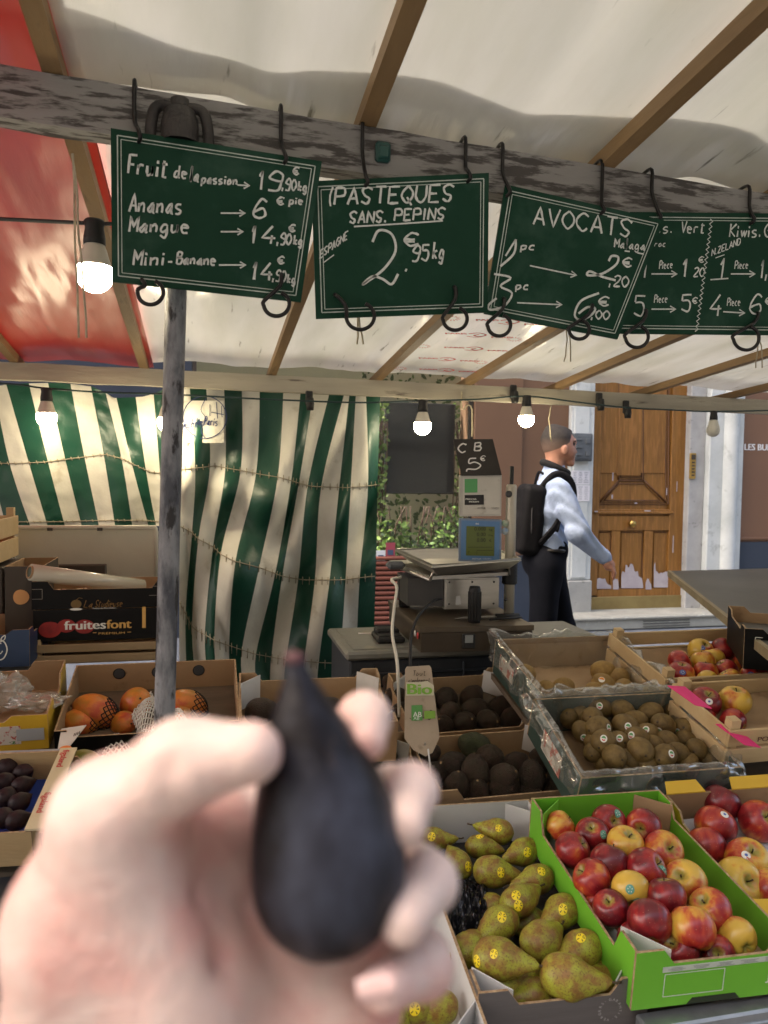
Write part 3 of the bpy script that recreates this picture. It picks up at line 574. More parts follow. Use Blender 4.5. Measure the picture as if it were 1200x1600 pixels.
# red print on one rear panel
m = MB(); xa, xb = .87, 1.33
for r_ in range(9):
    for c_ in range(4):
        x = xa+.03+(xb-xa-.06)*(c_+.15+.4*(r_ % 2))/4; y = 2.05+r_*.20; z = roofz(x+.04, y)-.004
        sz = 2.1 if (r_, c_) in ((1, 1), (2, 2), (3, 0)) else 1.; o = V(x, y, z); exx = unit([.92, -.38, -.03]); eyy = unit([-.38, -.92, .1])
        if (r_+c_) % 2: put_text(m, 'PARIS', o, exx, eyy, .022*sz, .085*sz, bold=.0022)
        elif c_ % 3 == 0:
            for k in range(14):
                aa = k*.45; m.ribbon([o+exx*math.cos(aa)*.018+eyy*math.sin(aa)*.018, o+exx*math.cos(aa)*.034+eyy*math.sin(aa)*.034], .004, np.cross(exx, eyy))
        else:
            m.ribbon(cr([tuple(o+exx*a_*sz*1.4+eyy*b_*sz*1.4) for a_, b_ in ((.0, .02), (.03, .03), (.05, .01), (.03, -.008), (.015, .004), (.03, .014))]), .009*sz, np.cross(exx, eyy))
            m.ribbon(cr([tuple(o+exx*a_*sz+eyy*b_*sz) for a_, b_ in ((-.01, -.006), (.02, -.02), (.05, -.014))]), .007*sz, np.cross(exx, eyy))
solo('tarp_print', m, P('red_print', (.50, .05, .03), rough=.6), 'red city lettering and emblems printed on one rear roof panel', 'print')
# pole and its cast clamp
p1, p0 = onY(282, 205, Y1+.012), onY(257, 1120, Y1+.012); p0 = p1+(p0-p1)*(p1[2]/(p1[2]-p0[2]))
polem = P('worn_steel', (.07, .075, .088), (.25, .255, .265), 20, .55, .6, 60, metal=.15, stretch=(1, 1, .35), lo=.42, hi=.6, c3=(.03, .028, .028), s3=26, lo3=.55, hi3=.61, detail=9)
t = thing('roof_pole', p0, 'worn grey steel pole standing among the boxes and holding up the front beam', 'pole')
m = MB(); m.tube([p0+(p1-p0)*i/20 for i in range(21)], .0215, 20); part('pole', m, polem, t)
m = MB(); tp = onY(281, 216, Y1-.06); iron = P('dark_iron', (.03, .027, .026), (.06, .055, .05), 12, .6, .4, 60, metal=.5)
m.lathe([(.035, -.01), (.037, .02), (.034, .035), (.03, .05), (.016, .06), (0, .064)], tp, n=20)
for sx in (-1, 1):
    m.tube(cr([tuple(tp+V(sx*.012, .0, .058)), tuple(tp+V(sx*.04, -.004, .055)), tuple(tp+V(sx*.052, -.006, .03)), tuple(tp+V(sx*.056, -.004, -.03))]), [.011]*15+[.008], 8)
m.lathe([(.02, 0), (.018, .016), (0, .02)], tp+V(0, 0, .058), n=10); m.box(tp+V(0, .03, -.005), (.05, .06, .03), bev=.004); part('clamp', m, iron, t)

# ================================================================== PRICE BOARDS
bgreen = P('slate_green', (.005, .034, .018), (.007, .042, .023), 6, .62, .05, 30, c3=(.040, .082, .060), s3=6, lo3=.52, hi3=.85, spec=.2)
chalkm = P('chalk_white', (.62, .64, .60), (.42, .45, .42), 160, .9, lo=.45, hi=.75)
bline = P('board_line', (.50, .55, .50), (.36, .42, .36), 40, .8)
blk = P('black_wire', (.014, .013, .013), (.03, .028, .026), 20, .35, metal=.5)
def board(TL, TR, BR, BL, Yb, label, sub):
    sf = lambda x, y: onY(x, y, Yb)
    q = [sf(*p) for p in (BL, BR, TR, TL)]; c = sum(q)/4; t = thing('price_board', V(c[0], Yb, q[0][2]), label, 'price board', 'green price boards on the front beam')
    m = MB(); m.prism(q, (0, .006, 0), 0); part('slate', m, [bgreen], t)
    m = MB(); 
    for d, w in ((.012, .0022), (.0185, .0016)):
        k = [p+(c-p)*0 for p in q]; L = []
        for i in range(4):
            a, p, b = q[(i-1) % 4], q[i], q[(i+1) % 4]; L.append(p+unit(a-p)*d+unit(b-p)*d+V(0, -.0009, 0))
        for i in range(4): m.ribbon([L[i], L[(i+1) % 4]], w, V(0, -1, 0))
    part('border_line', m, bline, t)
    m = MB(); s2 = lambda x, y: onY(x, y, Yb-.0012); sub(m, s2); part('chalk_writing', m, chalkm, t)
    return t
NY = V(0, -1, 0)
def w1(m, s):
    C_ = lambda t, x, y, w, h, sl, th=.0034: chalk(m, t, x, y, w, h, s, NY, sl, th)
    A_ = lambda *a: chalk_arrow(m, *a, s, NY)
    C_('Fruit', 200, 271, 66, 30, .10, .0042); C_('de', 272, 277, 24, 19, .08); C_('la', 297, 282, 16, 20, .1); C_('passion', 315, 286, 58, 15, .05); A_(371, 289, 388, 290)
    C_('19', 404, 296, 42, 30, .06, .0042); C_(',90', 441, 296, 23, 18, .1); C_('€', 458, 273, 12, 12, 0); C_('kg', 466, 298, 15, 15, .05)
    C_('Ananas', 202, 330, 86, 28, .05, .0038); A_(345, 333, 381, 333); C_('6', 396, 341, 24, 30, 0, .0042); C_('€', 433, 320, 14, 12, 0); C_('pie', 452, 319, 24, 12, 0)
    C_('Mangue', 202, 362, 98, 24, .02, .004); A_(345, 362, 378, 362); C_('14', 392, 380, 44, 28, .05, .0042); C_(',90', 433, 381, 23, 18, .1); C_('€', 452, 362, 12, 11, 0); C_('kg', 459, 382, 15, 15, .05)
    C_('Mini', 208, 414, 54, 24, .02, .0038); C_('-', 262, 414, 12, 14, 0); C_('Banane', 276, 412, 64, 18, .04, .0036); A_(342, 414, 382, 414)
    C_('14', 394, 437, 36, 28, .05, .0042); C_(',90', 426, 438, 22, 17, .1); C_('€', 434, 412, 13, 11, 0); C_('kg', 449, 442, 14, 14, .05)
def w2(m, s):
    C_ = lambda t, x, y, w, h, sl, th=.0034: chalk(m, t, x, y, w, h, s, NY, sl, th)
    C_('(', 512, 322, 12, 30, 0); C_('PASTEQUES', 522, 320, 190, 26, -.03, .0044); C_('SANS.', 546, 349, 62, 18, -.03, .004); C_('PEPINS', 616, 345, 82, 18, -.03, .004)
    chalk_line(m, [(553, 354), (620, 350), (692, 345)], s, NY)
    chalk_line(m, [(582, 378), (592, 360), (612, 366), (618, 392), (600, 420), (574, 440), (567, 444), (582, 432), (598, 436), (612, 444), (622, 428)], s, NY, .0052)
    C_('€', 632, 384, 28, 20, 0, .004); C_(',', 634, 422, 8, 14, 0, .004); C_('95', 644, 408, 28, 24, -.05, .004); C_('kg', 676, 404, 20, 26, 0, .004)
    C_('ESPAGNE', 500, 404, 44, 12, -.72, .0024); chalk_line(m, [(506, 410), (522, 398)], s, NY, .0022)
def w3(m, s):
    C_ = lambda t, x, y, w, h, sl, th=.0034: chalk(m, t, x, y, w, h, s, NY, sl, th)
    A_ = lambda *a: chalk_arrow(m, *a, s, NY)
    C_('AVOCATS', 833, 350, 158, 28, .14, .0042); C_('Malaga', 960, 386, 50, 14, .1, .0028); chalk_line(m, [(976, 392), (984, 393)], s, NY); chalk_line(m, [(996, 395), (1006, 397)], s, NY)
    chalk_line(m, [(806, 374), (803, 396), (782, 416)], s, NY, .005); chalk_line(m, [(790, 400), (806, 374)], s, NY, .004); C_('pc', 814, 390, 26, 12, 0); A_(828, 415, 899, 430)
    chalk_line(m, [(951, 408), (956, 400), (966, 402), (962, 414), (940, 428), (918, 430), (922, 424), (940, 432), (962, 438)], s, NY, .0052); C_('€', 973, 416, 18, 14, .1); C_(',20', 952, 446, 32, 17, .1)
    chalk_line(m, [(772, 428), (798, 434), (782, 447), (800, 458), (788, 478), (766, 484), (764, 476), (776, 466)], s, NY, .0046); C_('pc', 806, 452, 24, 12, 0); A_(808, 473, 876, 476)
    chalk_line(m, [(936, 458), (908, 470), (898, 492), (908, 500), (924, 492), (930, 482), (918, 480), (904, 490)], s, NY, .005); C_('€', 936, 478, 20, 14, 0); C_(',00', 924, 498, 30, 14, .05)
def w4(m, s):
    C_ = lambda t, x, y, w, h, sl, th=.003: chalk(m, t, x, y, w, h, s, NY, sl, th)
    A_ = lambda *a: chalk_arrow(m, *a, s, NY)
    C_('Kiwis.', 1000, 364, 54, 18, 0); C_('Vert', 1064, 364, 40, 18, 0); C_('Kiwis.', 1140, 370, 52, 20, 0, .0034); C_('Gold', 1194, 370, 44, 20, 0, .0034); C_('Maroc', 1010, 385, 32, 9, 0, .0022)
    C_('1', 1004, 434, 14, 26, 0, .004); C_('Pièce'.replace('è', 'e'), 1030, 420, 22, 12, -.08, .0022); A_(1018, 428, 1056, 428); C_('1', 1066, 432, 16, 28, 0, .004); C_('€', 1092, 410, 10, 9, 0, .0022); C_('20', 1084, 432, 18, 14, 0, .003)
    C_('5', 990, 494, 20, 32, 0, .004); C_('Piece', 1022, 473, 22, 12, -.06, .0022); A_(1018, 483, 1054, 483); C_('5', 1064, 487, 18, 26, 0, .004); C_('€', 1082, 474, 10, 9, 0, .0024)
    chalk_line(m, [(1112-.30*(y-342)/2*.9+(2.2 if i % 2 else -2.2), y) for i, y in enumerate(range(342, 520, 4))], s, NY, .0026, False)
    C_('N.ZELAND', 1112, 400, 46, 10, -.42, .0022); chalk_line(m, [(1118, 403), (1132, 398)], s, NY, .002)
    C_('1', 1124, 435, 16, 32, 0, .004); chalk_line(m, [(1110, 437), (1138, 435)], s, NY, .003); C_('Piece', 1148, 420, 22, 12, -.06, .0022); A_(1142, 428, 1178, 428); C_('1,40', 1188, 434, 46, 28, 0, .004)
    C_('4', 1108, 494, 24, 34, 0, .004); C_('Piece', 1136, 478, 22, 12, -.06, .0022); A_(1130, 487, 1162, 489); C_('6', 1172, 490, 22, 30, 0, .004); C_('€', 1196, 476, 14, 12, 0, .003)
BY = [1.572, 1.584, 1.596, 1.608]
board((173, 200), (503, 252), (470, 472), (175, 440), BY[0], 'tilted green board listing passion fruit, pineapple, mango and mini banana prices', w1)
board((487, 283), (764, 270), (762, 488), (494, 498), BY[1], 'green board with watermelon price 2,95 in big chalk figures', w2)
board((790, 288), (1038, 344), (965, 530), (757, 490), BY[2], 'green board headed AVOCATS, leaning to the right', w3)
board((985, 331), (1262, 334), (1246, 524), (955, 521), BY[3], 'green kiwi price board split by a zigzag chalk line, farthest right', w4)
def hook(xt, yt, xb, yb, Yb, label):
    m = MB(); a = onY(xt, yt, Y1-.034); b = onY(xb, yb, Yb-.005); zt = ZFb(a[0])+.006
    m.tube(cr([(a[0]+.002, Y1+.034, zt-.05), (a[0]+.002, Y1+.033, zt), (a[0], Y1, zt+.006), (a[0], Y1-.034, zt+.001), (a[0], Y1-.037, a[2]-.02), tuple(b+V(0, .0, .012)), tuple(b+V(.004, -.006, -.004)), tuple(b+V(.0, .009, -.01))], 4), .0042, 7)
    solo('board_hook', m, blk, label, 'hook', 'wire hooks holding the price boards')
for i, (xt, yt, xb, yb, k) in enumerate(((210, 170, 216, 212, 0), (439, 204, 444, 246, 0), (566, 224, 571, 282, 1), (727, 246, 731, 276, 1), (785, 255, 793, 298, 2), (940, 277, 940, 326, 2), (1018, 287, 1028, 338, 3), (1170, 308, 1174, 342, 3))):
    hook(xt, yt, xb, yb, BY[k], f'black wire hook at the top {"left" if i % 2 == 0 else "right"} of the {["passion fruit", "watermelon", "avocado", "kiwi"][k]} board')
def ring(hx, hy, cx, cy, r, Yb, label):
    q = [onY(hx, hy, Yb-.002)+V(0, .012, .004), onY(hx, hy-3, Yb-.008), onY(hx+(cx-hx)*.35, hy+(cy-hy)*.35, Yb-.010)]
    for k in range(12):
        a = math.radians(165+k*24); q.append(onY(cx+math.cos(a)*r*1.05, cy-math.sin(a)*r, Yb-.013-.0005*k))
    m = MB(); m.tube(cr([tuple(p) for p in q], 3), .0042, 7); solo('ring_hook', m, blk, label, 'hook', 'dark ring hooks along the bottoms of the boards')
for i, (hx, hy, cx, cy, r, k) in enumerate(((222, 440, 235, 457, 19, 0), (440, 432, 432, 475, 19, 0), (525, 464, 563, 494, 21, 1), (711, 452, 711, 498, 18, 1), (788, 470, 780, 508, 17, 2), (926, 480, 905, 515, 15, 2), (1010, 488, 995, 526, 17, 3), (1185, 492, 1166, 528, 19, 3))):
    ring(hx, hy, cx, cy, r, BY[k], f'dark ring hook at the bottom {"left" if i % 2 == 0 else "right"} of the {["passion fruit", "watermelon", "avocado", "kiwi"][k]} board')
m = MB(); a = onY(598, 238, Y1-.036); m.box(a, (.032, .018, .042), bev=.005); m.box(a+V(0, -.012, -.004), (.022, .01, .026), bev=.003); solo('clip', m, P('green_plastic', (.012, .06, .05), rough=.4), 'small dark green plastic clip on the front beam', 'clip')

# ================================================================== CABLES, BULBS, STRINGS
cablem = P('cable_teal', (.02, .045, .045), rough=.5); darkc = P('cable_dark', (.03, .03, .03), rough=.5)
bulbon = P('bulb_lit', (1, .9, .7), rough=.3, emis=(1., .84, .55), estr=15); bulboff = P('bulb_off', (.62, .60, .52), rough=.35); sock = P('socket_black', (.018, .017, .016), rough=.5); bbase = P('bulb_collar', (.62, .58, .48), rough=.4)
def bulb(x, ytop, ybot, Yb, label, on=True):
    a, b = onY(x, ytop, Yb), onY(x, ybot, Yb); H = a[2]-b[2]; t = thing('light_bulb', b, label, 'light bulb', 'bulbs strung under the stall roof'); r = H*.24
    m = MB(); m.lathe([(0, H), (r*.52, H), (r*.6, H*.97), (r*.52, H*.9), (r*.62, H*.75), (r*.62, H*.66), (0, H*.655)], b, n=16); part('socket', m, sock, t)
    m = MB(); m.lathe([(r*.55, H*.66), (r*.66, H*.6), (r*.80, H*.48), (r*.97, H*.36)], b, n=20); part('collar', m, bbase if on else bulboff, t)
    m = MB(); m.lathe([(r*.97, H*.36), (r*1.02, H*.30)]+[(r*1.03*math.cos(q), H*.25-r*1.03*math.sin(q)) for q in np.linspace(0, 1.57, 9)], b, n=20); part('globe', m, bulbon if on else bulboff, t)
bulb(148, 344, 458, 1.75, 'big lit bulb hanging left of the passion fruit board')
YB = 3.70
bulb(73, 606, 668, YB, 'lit bulb in front of the curtain, leftmost on the rear cable')
bulb(262, 612, 676, YB, 'lit bulb mostly hidden behind the steel pole')
bulb(660, 625, 680, YB, 'lit bulb in front of the shop window')
bulb(822, 618, 668, YB, 'lit bulb in front of the brown wall above the scale')
bulb(1114, 642, 683, YB, 'unlit bulb in front of white pilaster beside the door', False)
m = MB(); m.tube([at(0, 0, 1)*0+onY(x, y, 1.75) for x, y in ((-160, 338), (0, 342), (80, 346), (148, 349), (260, 352), (420, 356))], .0042, 7); solo('light_cable', m, darkc, 'dark cable running behind the passion fruit board', 'cable')
m = MB(); m.tube([tuple(onY(x, y, YB+.0)) for x, y in cr([(-200, 592), (0, 599), (73, 607), (160, 613), (262, 616), (420, 624), (560, 629), (660, 626), (745, 624), (822, 619), (900, 628), (980, 637), (1060, 641), (1114, 643), (1250, 640)], 4)], .0045, 6); solo('light_cable', m, cablem, 'long thin green cable with bulbs slung along the rear beam', 'cable')
stringm = P('string', (.45, .40, .28), (.3, .26, .18), 40, .9)
def string(pts, Yb, label, n=2, r=.0022):
    m = MB()
    for k in range(n): m.tube([tuple(onY(x+k*5*(i/len(pts))+rnd.uniform(-1, 1), y+(6*k if i == len(pts)-1 else 0), Yb-.004*k)) for i, (x, y) in enumerate(cr(pts, 3))], r, 5)
    solo('string', m, stringm, label, 'string')
string([(113, 240), (117, 290), (116, 350), (119, 420), (124, 528)], Y1-.045, 'long pale string hanging in front of the red tarp')
string([(558, 480), (559, 515), (557, 538)], Y1+.05, 'short string end below the watermelon board', 2)
string([(884, 500), (886, 530), (882, 565)], Y1+.05, 'short string end below the avocado board', 2, .0016)
string([(1182, 500), (1184, 540), (1181, 575)], Y1+.05, 'short string end below the kiwi board', 2, .0016)
string([(862, 634), (858, 655), (862, 690)], Y2-.03, 'thin tie string hanging from rear beam over the walking man', 1, .003)
string([(721, 612), (722, 640), (730, 633), (738, 640), (737, 682)], Y2-.03, 'looped white string hanging from rear beam above the scale', 1, .004)
for (x, y, lb) in ((483, 622, 'empty black bulb socket hanging on the rear beam before the curtain'), (936, 624, 'black metal clamp on the rear beam, left of the oak door'), (802, 612, 'small dark clip on the rear beam beside the lit bulb'), (978, 636, 'dark cylindrical socket on the rear beam before the oak door')):
    m = MB(); a = onY(x, y, Y2-.034); m.box(a, (.035, .016, .07), bev=.004); m.lathe([(0, -.06), (.017, -.06), (.02, -.03), (.016, 0), (0, .005)], a+V(.004, -.014, 0), n=10); solo('beam_fitting', m, sock, lb, 'fitting')

# ================================================================== STRIPED CURTAIN
cream = P('curtain_cream', (.70, .685, .61), (.58, .56, .48), 2.5, .6, .25, 40, c3=(.36, .32, .23), s3=6, lo3=.60, hi3=.78); grn = P('curtain_green', (.007, .055, .033), (.010, .066, .04), 3, .36, .2, 40, c3=(.05, .11, .075), s3=26, lo3=.68, hi3=.74)
def interp(rows, v):
    """rows: list of (v, values); smooth interpolation"""
    ks = [r[0] for r in rows]; A = np.array([r[1] for r in rows], float); j = max(i for i in range(len(ks)-1) if ks[i] <= v+1e-9); t = (v-ks[j])/(ks[j+1]-ks[j])
    a, b, c, d = A[max(j-1, 0)], A[j], A[j+1], A[min(j+2, len(ks)-1)]; return .5*((2*b)+(c-a)*t+(2*a-5*b+4*c-d)*t*t+(3*b-a-3*c+d)*t**3)
def curtain(rowsx, rowsy, Yc, seams, label, fold, first_green):
    n = len(rowsx[0][1])-1; SUB = 5; NV = 72; m = MB()
    def f(u, v):
        s = u*n; i = min(int(s), n-1); bx = interp(rowsx, v); x = bx[i]+(bx[i+1]-bx[i])*(s-i)
        yy = interp(rowsy, v); xq = np.linspace(0, 1, len(yy)); y = np.interp(u, xq, yy)
        return onY(x, y, Yc+fold(u, v)+.010*noise.noise(Vector((u*9, v*4, 1)))+.006*noise.noise(Vector((u*25, v*12, 4))))
    m.grid(f, n*SUB, NV, matfn=lambda i, j: 1 if ((i//SUB) % 2 == (0 if first_green else 1)) else 0)
    c = f(.5, 1); t = thing('striped_curtain', c, label, 'curtain', 'striped tarpaulin curtains'); part('cloth', m, [cream, grn], t)
    for v in seams:
        s = MB(); s.tube([f(u, v)+V(0, -.005, 0) for u in np.linspace(0.005, .995, 60)] if False else [f(u, v)+V(0, -.004, 0) for u in np.linspace(0.005, .995, 60)], .0022, 5)
        for u in np.linspace(.02, .98, 34): s.tube([f(u, max(v-.012, 0))+V(0, -.005, 0), f(u+.003, min(v+.012, 1))+V(0, -.005, 0)], .002, 4)
        part('seam', s, P('seam_thread', (.46, .41, .30), (.26, .22, .15), 30, .9), t)
    return t, f
def fold_r(u, v): return -.05*math.sin(u*15+v*3.2)*(.35+.65*v)+.05*math.sin((u*2.2+v*2.6)*6.3)*min(v*2, 1)*(.4+u)*.6-.035*abs(math.sin((u*3.1-v*1.4)*5+1))*min(v*1.6, 1)-.035*math.exp(-((u-.62)/.07)**2)*math.sin(v*5)+(.05*math.exp(-((v-.40)/.08)**2)+.07*math.exp(-((v-.70)/.10)**2))*(-1)*math.exp(-((u-.3)/.35)**2)+.03*math.sin(u*31+v*9)*math.sin(math.pi*min(v*1.2, 1))
tr_, fr_ = curtain([(0, [284, 296, 322, 350, 378, 406, 443, 470, 490, 515, 538, 546, 556, 572, 594]), (.31, [283, 305, 328, 352, 376, 400, 434, 455, 467, 481, 502, 530, 548, 575, 590]), (.67, [281, 300, 310, 333, 345, 368, 405, 430, 441, 466, 492, 515, 540, 562, 587]), (.9, [280, 290, 300, 320, 335, 358, 378, 400, 424, 447, 475, 498, 531, 556, 583]), (1, [280, 292, 306, 326, 341, 362, 380, 402, 422, 444, 470, 495, 526, 552, 582])],
    [(0, [600, 602, 606, 610, 614, 617, 620]), (.31, [734, 728, 738, 751, 760, 762, 757]), (.67, [822, 846, 874, 896, 906, 906, 900]), (.9, [940, 985, 1006, 1022, 1032, 1036, 1038]), (1, [1060, 1066, 1070, 1072, 1076, 1080, 1082])], 3.86, [.31, .67, .9], 'green and cream striped tarpaulin curtain right of the steel pole, full of folds', fold_r, False)
m = MB(); cz = []
c0 = [onY(320+34*math.cos(a), 652+33*math.sin(a), 3.80) for a in np.linspace(0, 6.283, 40)]; m.ribbon(c0, .0042, NY)
for st in ([(322, 622), (314, 640), (322, 655), (314, 672), (320, 684)], [(338, 628), (340, 654)], [(346, 634), (347, 652)], [(328, 632), (328, 650)], [(330, 644), (350, 648)]): m.ribbon([onY(x, y, 3.80) for x, y in cr(st, 4)], .0035, NY)
chalk(m, 'Marchés', 275, 672, 42, 13, lambda x, y: onY(x, y, 3.798), NY, -.17, .0042); chalk(m, 'de', 308, 664, 10, 9, lambda x, y: onY(x, y, 3.798), NY, -.1, .004); chalk(m, 'Paris', 319, 664, 22, 13, lambda x, y: onY(x, y, 3.798), NY, .05, .0046)
patch = MB(); patch.grid(lambda u, v: onY(286+64*u, 626+66*v, 3.806+.004*math.sin(u*6)), 8, 8); pt = part('logo_patch', patch, cream, tr_); part('logo', m, P('logo_blue', (.03, .045, .13), rough=.7), pt)
def fold_l(u, v): return -.03*math.sin(u*17+v*4)*(.3+v)-.03*math.exp(-((u-.78)/.1)**2)*v
curtain([(0, [-82, -52, -24, -10, 10, 45, 75, 110, 142, 165, 182, 212, 240, 256]), (.5, [-70, -40, -14, 15, 45, 75, 102, 132, 162, 190, 206, 228, 250, 257]), (1, [-48, -18, 10, 48, 75, 102, 128, 155, 180, 207, 232, 244, 256, 262])],
    [(0, [612, 609, 603, 599, 598, 604, 622, 620, 608]), (.5, [723, 724, 724, 722, 716, 710, 722, 738, 742]), (1, [822, 824, 824, 824, 823, 823, 822, 822, 822])], 3.92, [.5, .93], 'green and cream striped tarpaulin left of the steel pole, stripes slanting', fold_l, True)

# ================================================================== DISPLAY TABLES (trestle boards)
ply = P('worn_plywood', (.16, .12, .08), (.10, .08, .055), 4, .8, .3, 30, stretch=(.5, 2, 2))
galv = P('galvanised_steel', (.42, .44, .45), (.32, .34, .35), 14, .42, .1, 40, metal=.8)
def table(x0, x1, A, B, label, mat=ply, th=.018):
    (ya, za), (yb, zb) = A, B; t = thing('display_table', ((x0+x1)/2, (ya+yb)/2, 0), label, 'table', 'trestle tables of the stall')
    m = MB(); m.prism([(x0, ya, za), (x1, ya, za), (x1, yb, zb), (x0, yb, zb)], (0, 0, -th)); part('table_top', m, mat, t)
    for x in (x0+.06, x1-.06):
        for (y, z) in ((ya+.05, za), (yb-.05, zb)): m = MB(); m.tube([(x, y, 0), (x, y, z-th-.004)], .018, 10); part('leg', m, galv, t)
table(-.75, 1.75, (1.05, .535), (1.70, .592), 'front trestle board carrying pears and apples')
table(-.85, .95, (1.735, .60), (2.62, .79), 'sloping board under the avocado and mango boxes')
table(.93, 2.3, (1.60, .665), (2.40, .84), 'sloping board under the kiwi boxes and the apple crates')
m = MB(); a = onY(1022, 1618, 1.10); b = a+V(.75, 0, .012)
m.box((a+b)/2+V(0, 0, 0), (.80, .04, .045), bev=.004); m.box((a+b)/2+V(0, -.021, -.003), (.80, .006, .018), bev=.002); m.box((a+b)/2+V(0, -.01, -.06), (.8, .03, .05), bev=.004); solo('front_rail', m, galv, 'galvanised metal rail running below the green apple box', 'rail')
m = MB(); sk = P('green_cloth', (.012, .06, .05), (.02, .085, .07), 6, .8)
m.grid(lambda u, v: (-1.3+1.36*u, 1.36+.012*math.sin(u*60)+.02*v, .60-.6*v), 90, 6); solo('table_skirt', m, sk, 'dark green cloth hanging in front of the table at lower left', 'cloth')
for q in range(1):
    m = MB(); m.box((-.4, 1.62, .31), (1.2, .4, .6), bev=.01); solo('storage_crate', m, P('dark_crate', (.03, .035, .04)), 'dark crate stored below the table behind the green cloth', 'crate')

# ================================================================== BOXES
kraft = P('cardboard', (.36, .235, .125), (.30, .19, .10), 3, .8, .12, 45, c3=(.25, .155, .08), s3=9); kraftL = P('cardboard_pale', (.42, .29, .165), (.36, .24, .13), 4, .8, .12, 45); edge = P('cardboard_edge', (.46, .33, .19), (.24, .15, .08), 90, .9)
gwood = P('printed_grey_wood', (.13, .118, .112), (.095, .085, .08), 3, .6, .1, 30, stretch=(.3, 2, 4)); whitein = P('white_board', (.60, .60, .58), (.54, .54, .52), 3, .7, .05, 20); lime = P('lime_print', (.155, .46, .03), (.14, .42, .028), 4, .45); blackp = P('black_print', (.004, .004, .004), (.006, .0055, .005), 5, .5, spec=.2); white = P('label_white', (.66, .655, .62), (.58, .57, .53), 12, .75); pinew = P('pine_slats', (.56, .42, .23), (.48, .34, .17), 3, .65, .2, 24, stretch=(.5, 3, 3), c3=(.36, .22, .10), s3=8, lo3=.66, hi3=.76)
orange = P('orange_print', (.75, .22, .03)); redp = P('red_ink', (.50, .02, .03)); ylw = P('yellow_print', (.66, .42, .03), (.58, .36, .03), 3, .5); kgreen = P('dark_green_print', (.03, .055, .045), (.04, .07, .055), 4, .5); ink = P('black_ink', (.02, .02, .02)); pinkp = P('pink_card', (.72, .03, .18)); bluep = P('blue_print', (.02, .045, .10), (.025, .05, .11), 4, .5)
class Box: pass
def crate(name, label, FL, w, L, tilt, yaw, H, min_, mout, dips=(.02, .02, .02, .02), lc=.07, floor=None, t=.005, group='fruit boxes on the display', corner=.0, notch=True):
    """open fruit box; FL is the near left top corner; dips lower each wall (front, right, back, left) between its raised corners"""
    B = Box(); c, s = math.cos(yaw), math.sin(yaw); B.ex = V(c, s, 0); B.ey = V(-s*math.cos(tilt), c*math.cos(tilt), math.sin(tilt)); B.ez = np.cross(B.ex, B.ey)
    B.o = np.array(FL)-B.ez*H; B.w, B.L, B.H = w, L, H; B.P = lambda x, y, z: B.o+B.ex*x+B.ey*y+B.ez*z
    B.t = thing(name, B.P(w/2, L/2, 0), label, 'box', group)
    M = [min_, mout, edge]
    def prof(n, d, k=lc, sl=.02):
        return [(0, 0), (n, 0), (n, H), (n-k, H), (n-k-sl, H-d), (k+sl, H-d), (k, H), (0, H)] if d > 0 else [(0, 0), (n, 0), (n, H), (0, H)]
    def wall(nm, f, n, d, off, mo):
        m = MB(); m.prism([f(a, b) for a, b in prof(n, d)], off, 0, 1, 2); return part(nm, m, [M[0], mo, M[2]], B.t)
    mo = mout if isinstance(mout, (list, tuple)) else [mout]*4
    B.front = wall('front_panel', lambda a, b: B.P(a, t, b), w, dips[0], -B.ey*t, mo[0])
    B.right = wall('side_panel', lambda a, b: B.P(w-t, t+.0006+a*(L-2*t-.0012)/L, b), L, dips[1], B.ex*t, mo[1])
    B.back = wall('back_panel', lambda a, b: B.P(a, L-t, b), w, dips[2], B.ey*t, mo[2])
    B.left = wall('side_panel', lambda a, b: B.P(t, t+.0006+a*(L-2*t-.0012)/L, b), L, dips[3], -B.ex*t, mo[3])
    m = MB(); m.box(B.P(w/2, L/2, .004), (w-2*t-.002, L-2*t-.002, .006), (B.ex, B.ey, B.ez)); part('floor', m, floor or min_, B.t)
    B.plane = lambda h: (B.P(0, 0, h), B.ez)
    return B
def flap(B, cx, cy, sx, sy, a, mat, z0=.012, z1=None, name='corner_flap', k=.05, th=.002):
    """diagonal card across a corner of the box"""
    z1 = z1 or B.H-.002; p = B.P(cx, cy, 0); A = p+B.ex*sx*k; C_ = p+B.ey*sy*k
    n = unit(np.cross(C_-A, B.ez)); m = MB(); up = B.ez
    m.prism([A+up*z0, C_+up*z0, C_+up*z1, A+up*(z1-.004)], n*th); return part(name, m, mat, B.t)
def sticker_on_panel(B, quad, mat, name='printed_label', par=None): m = MB(); m.prism(quad, np.cross(unit(quad[1]-quad[0]), unit(quad[-1]-quad[0]))*.0015); return part(name, m, mat, par or B.t)

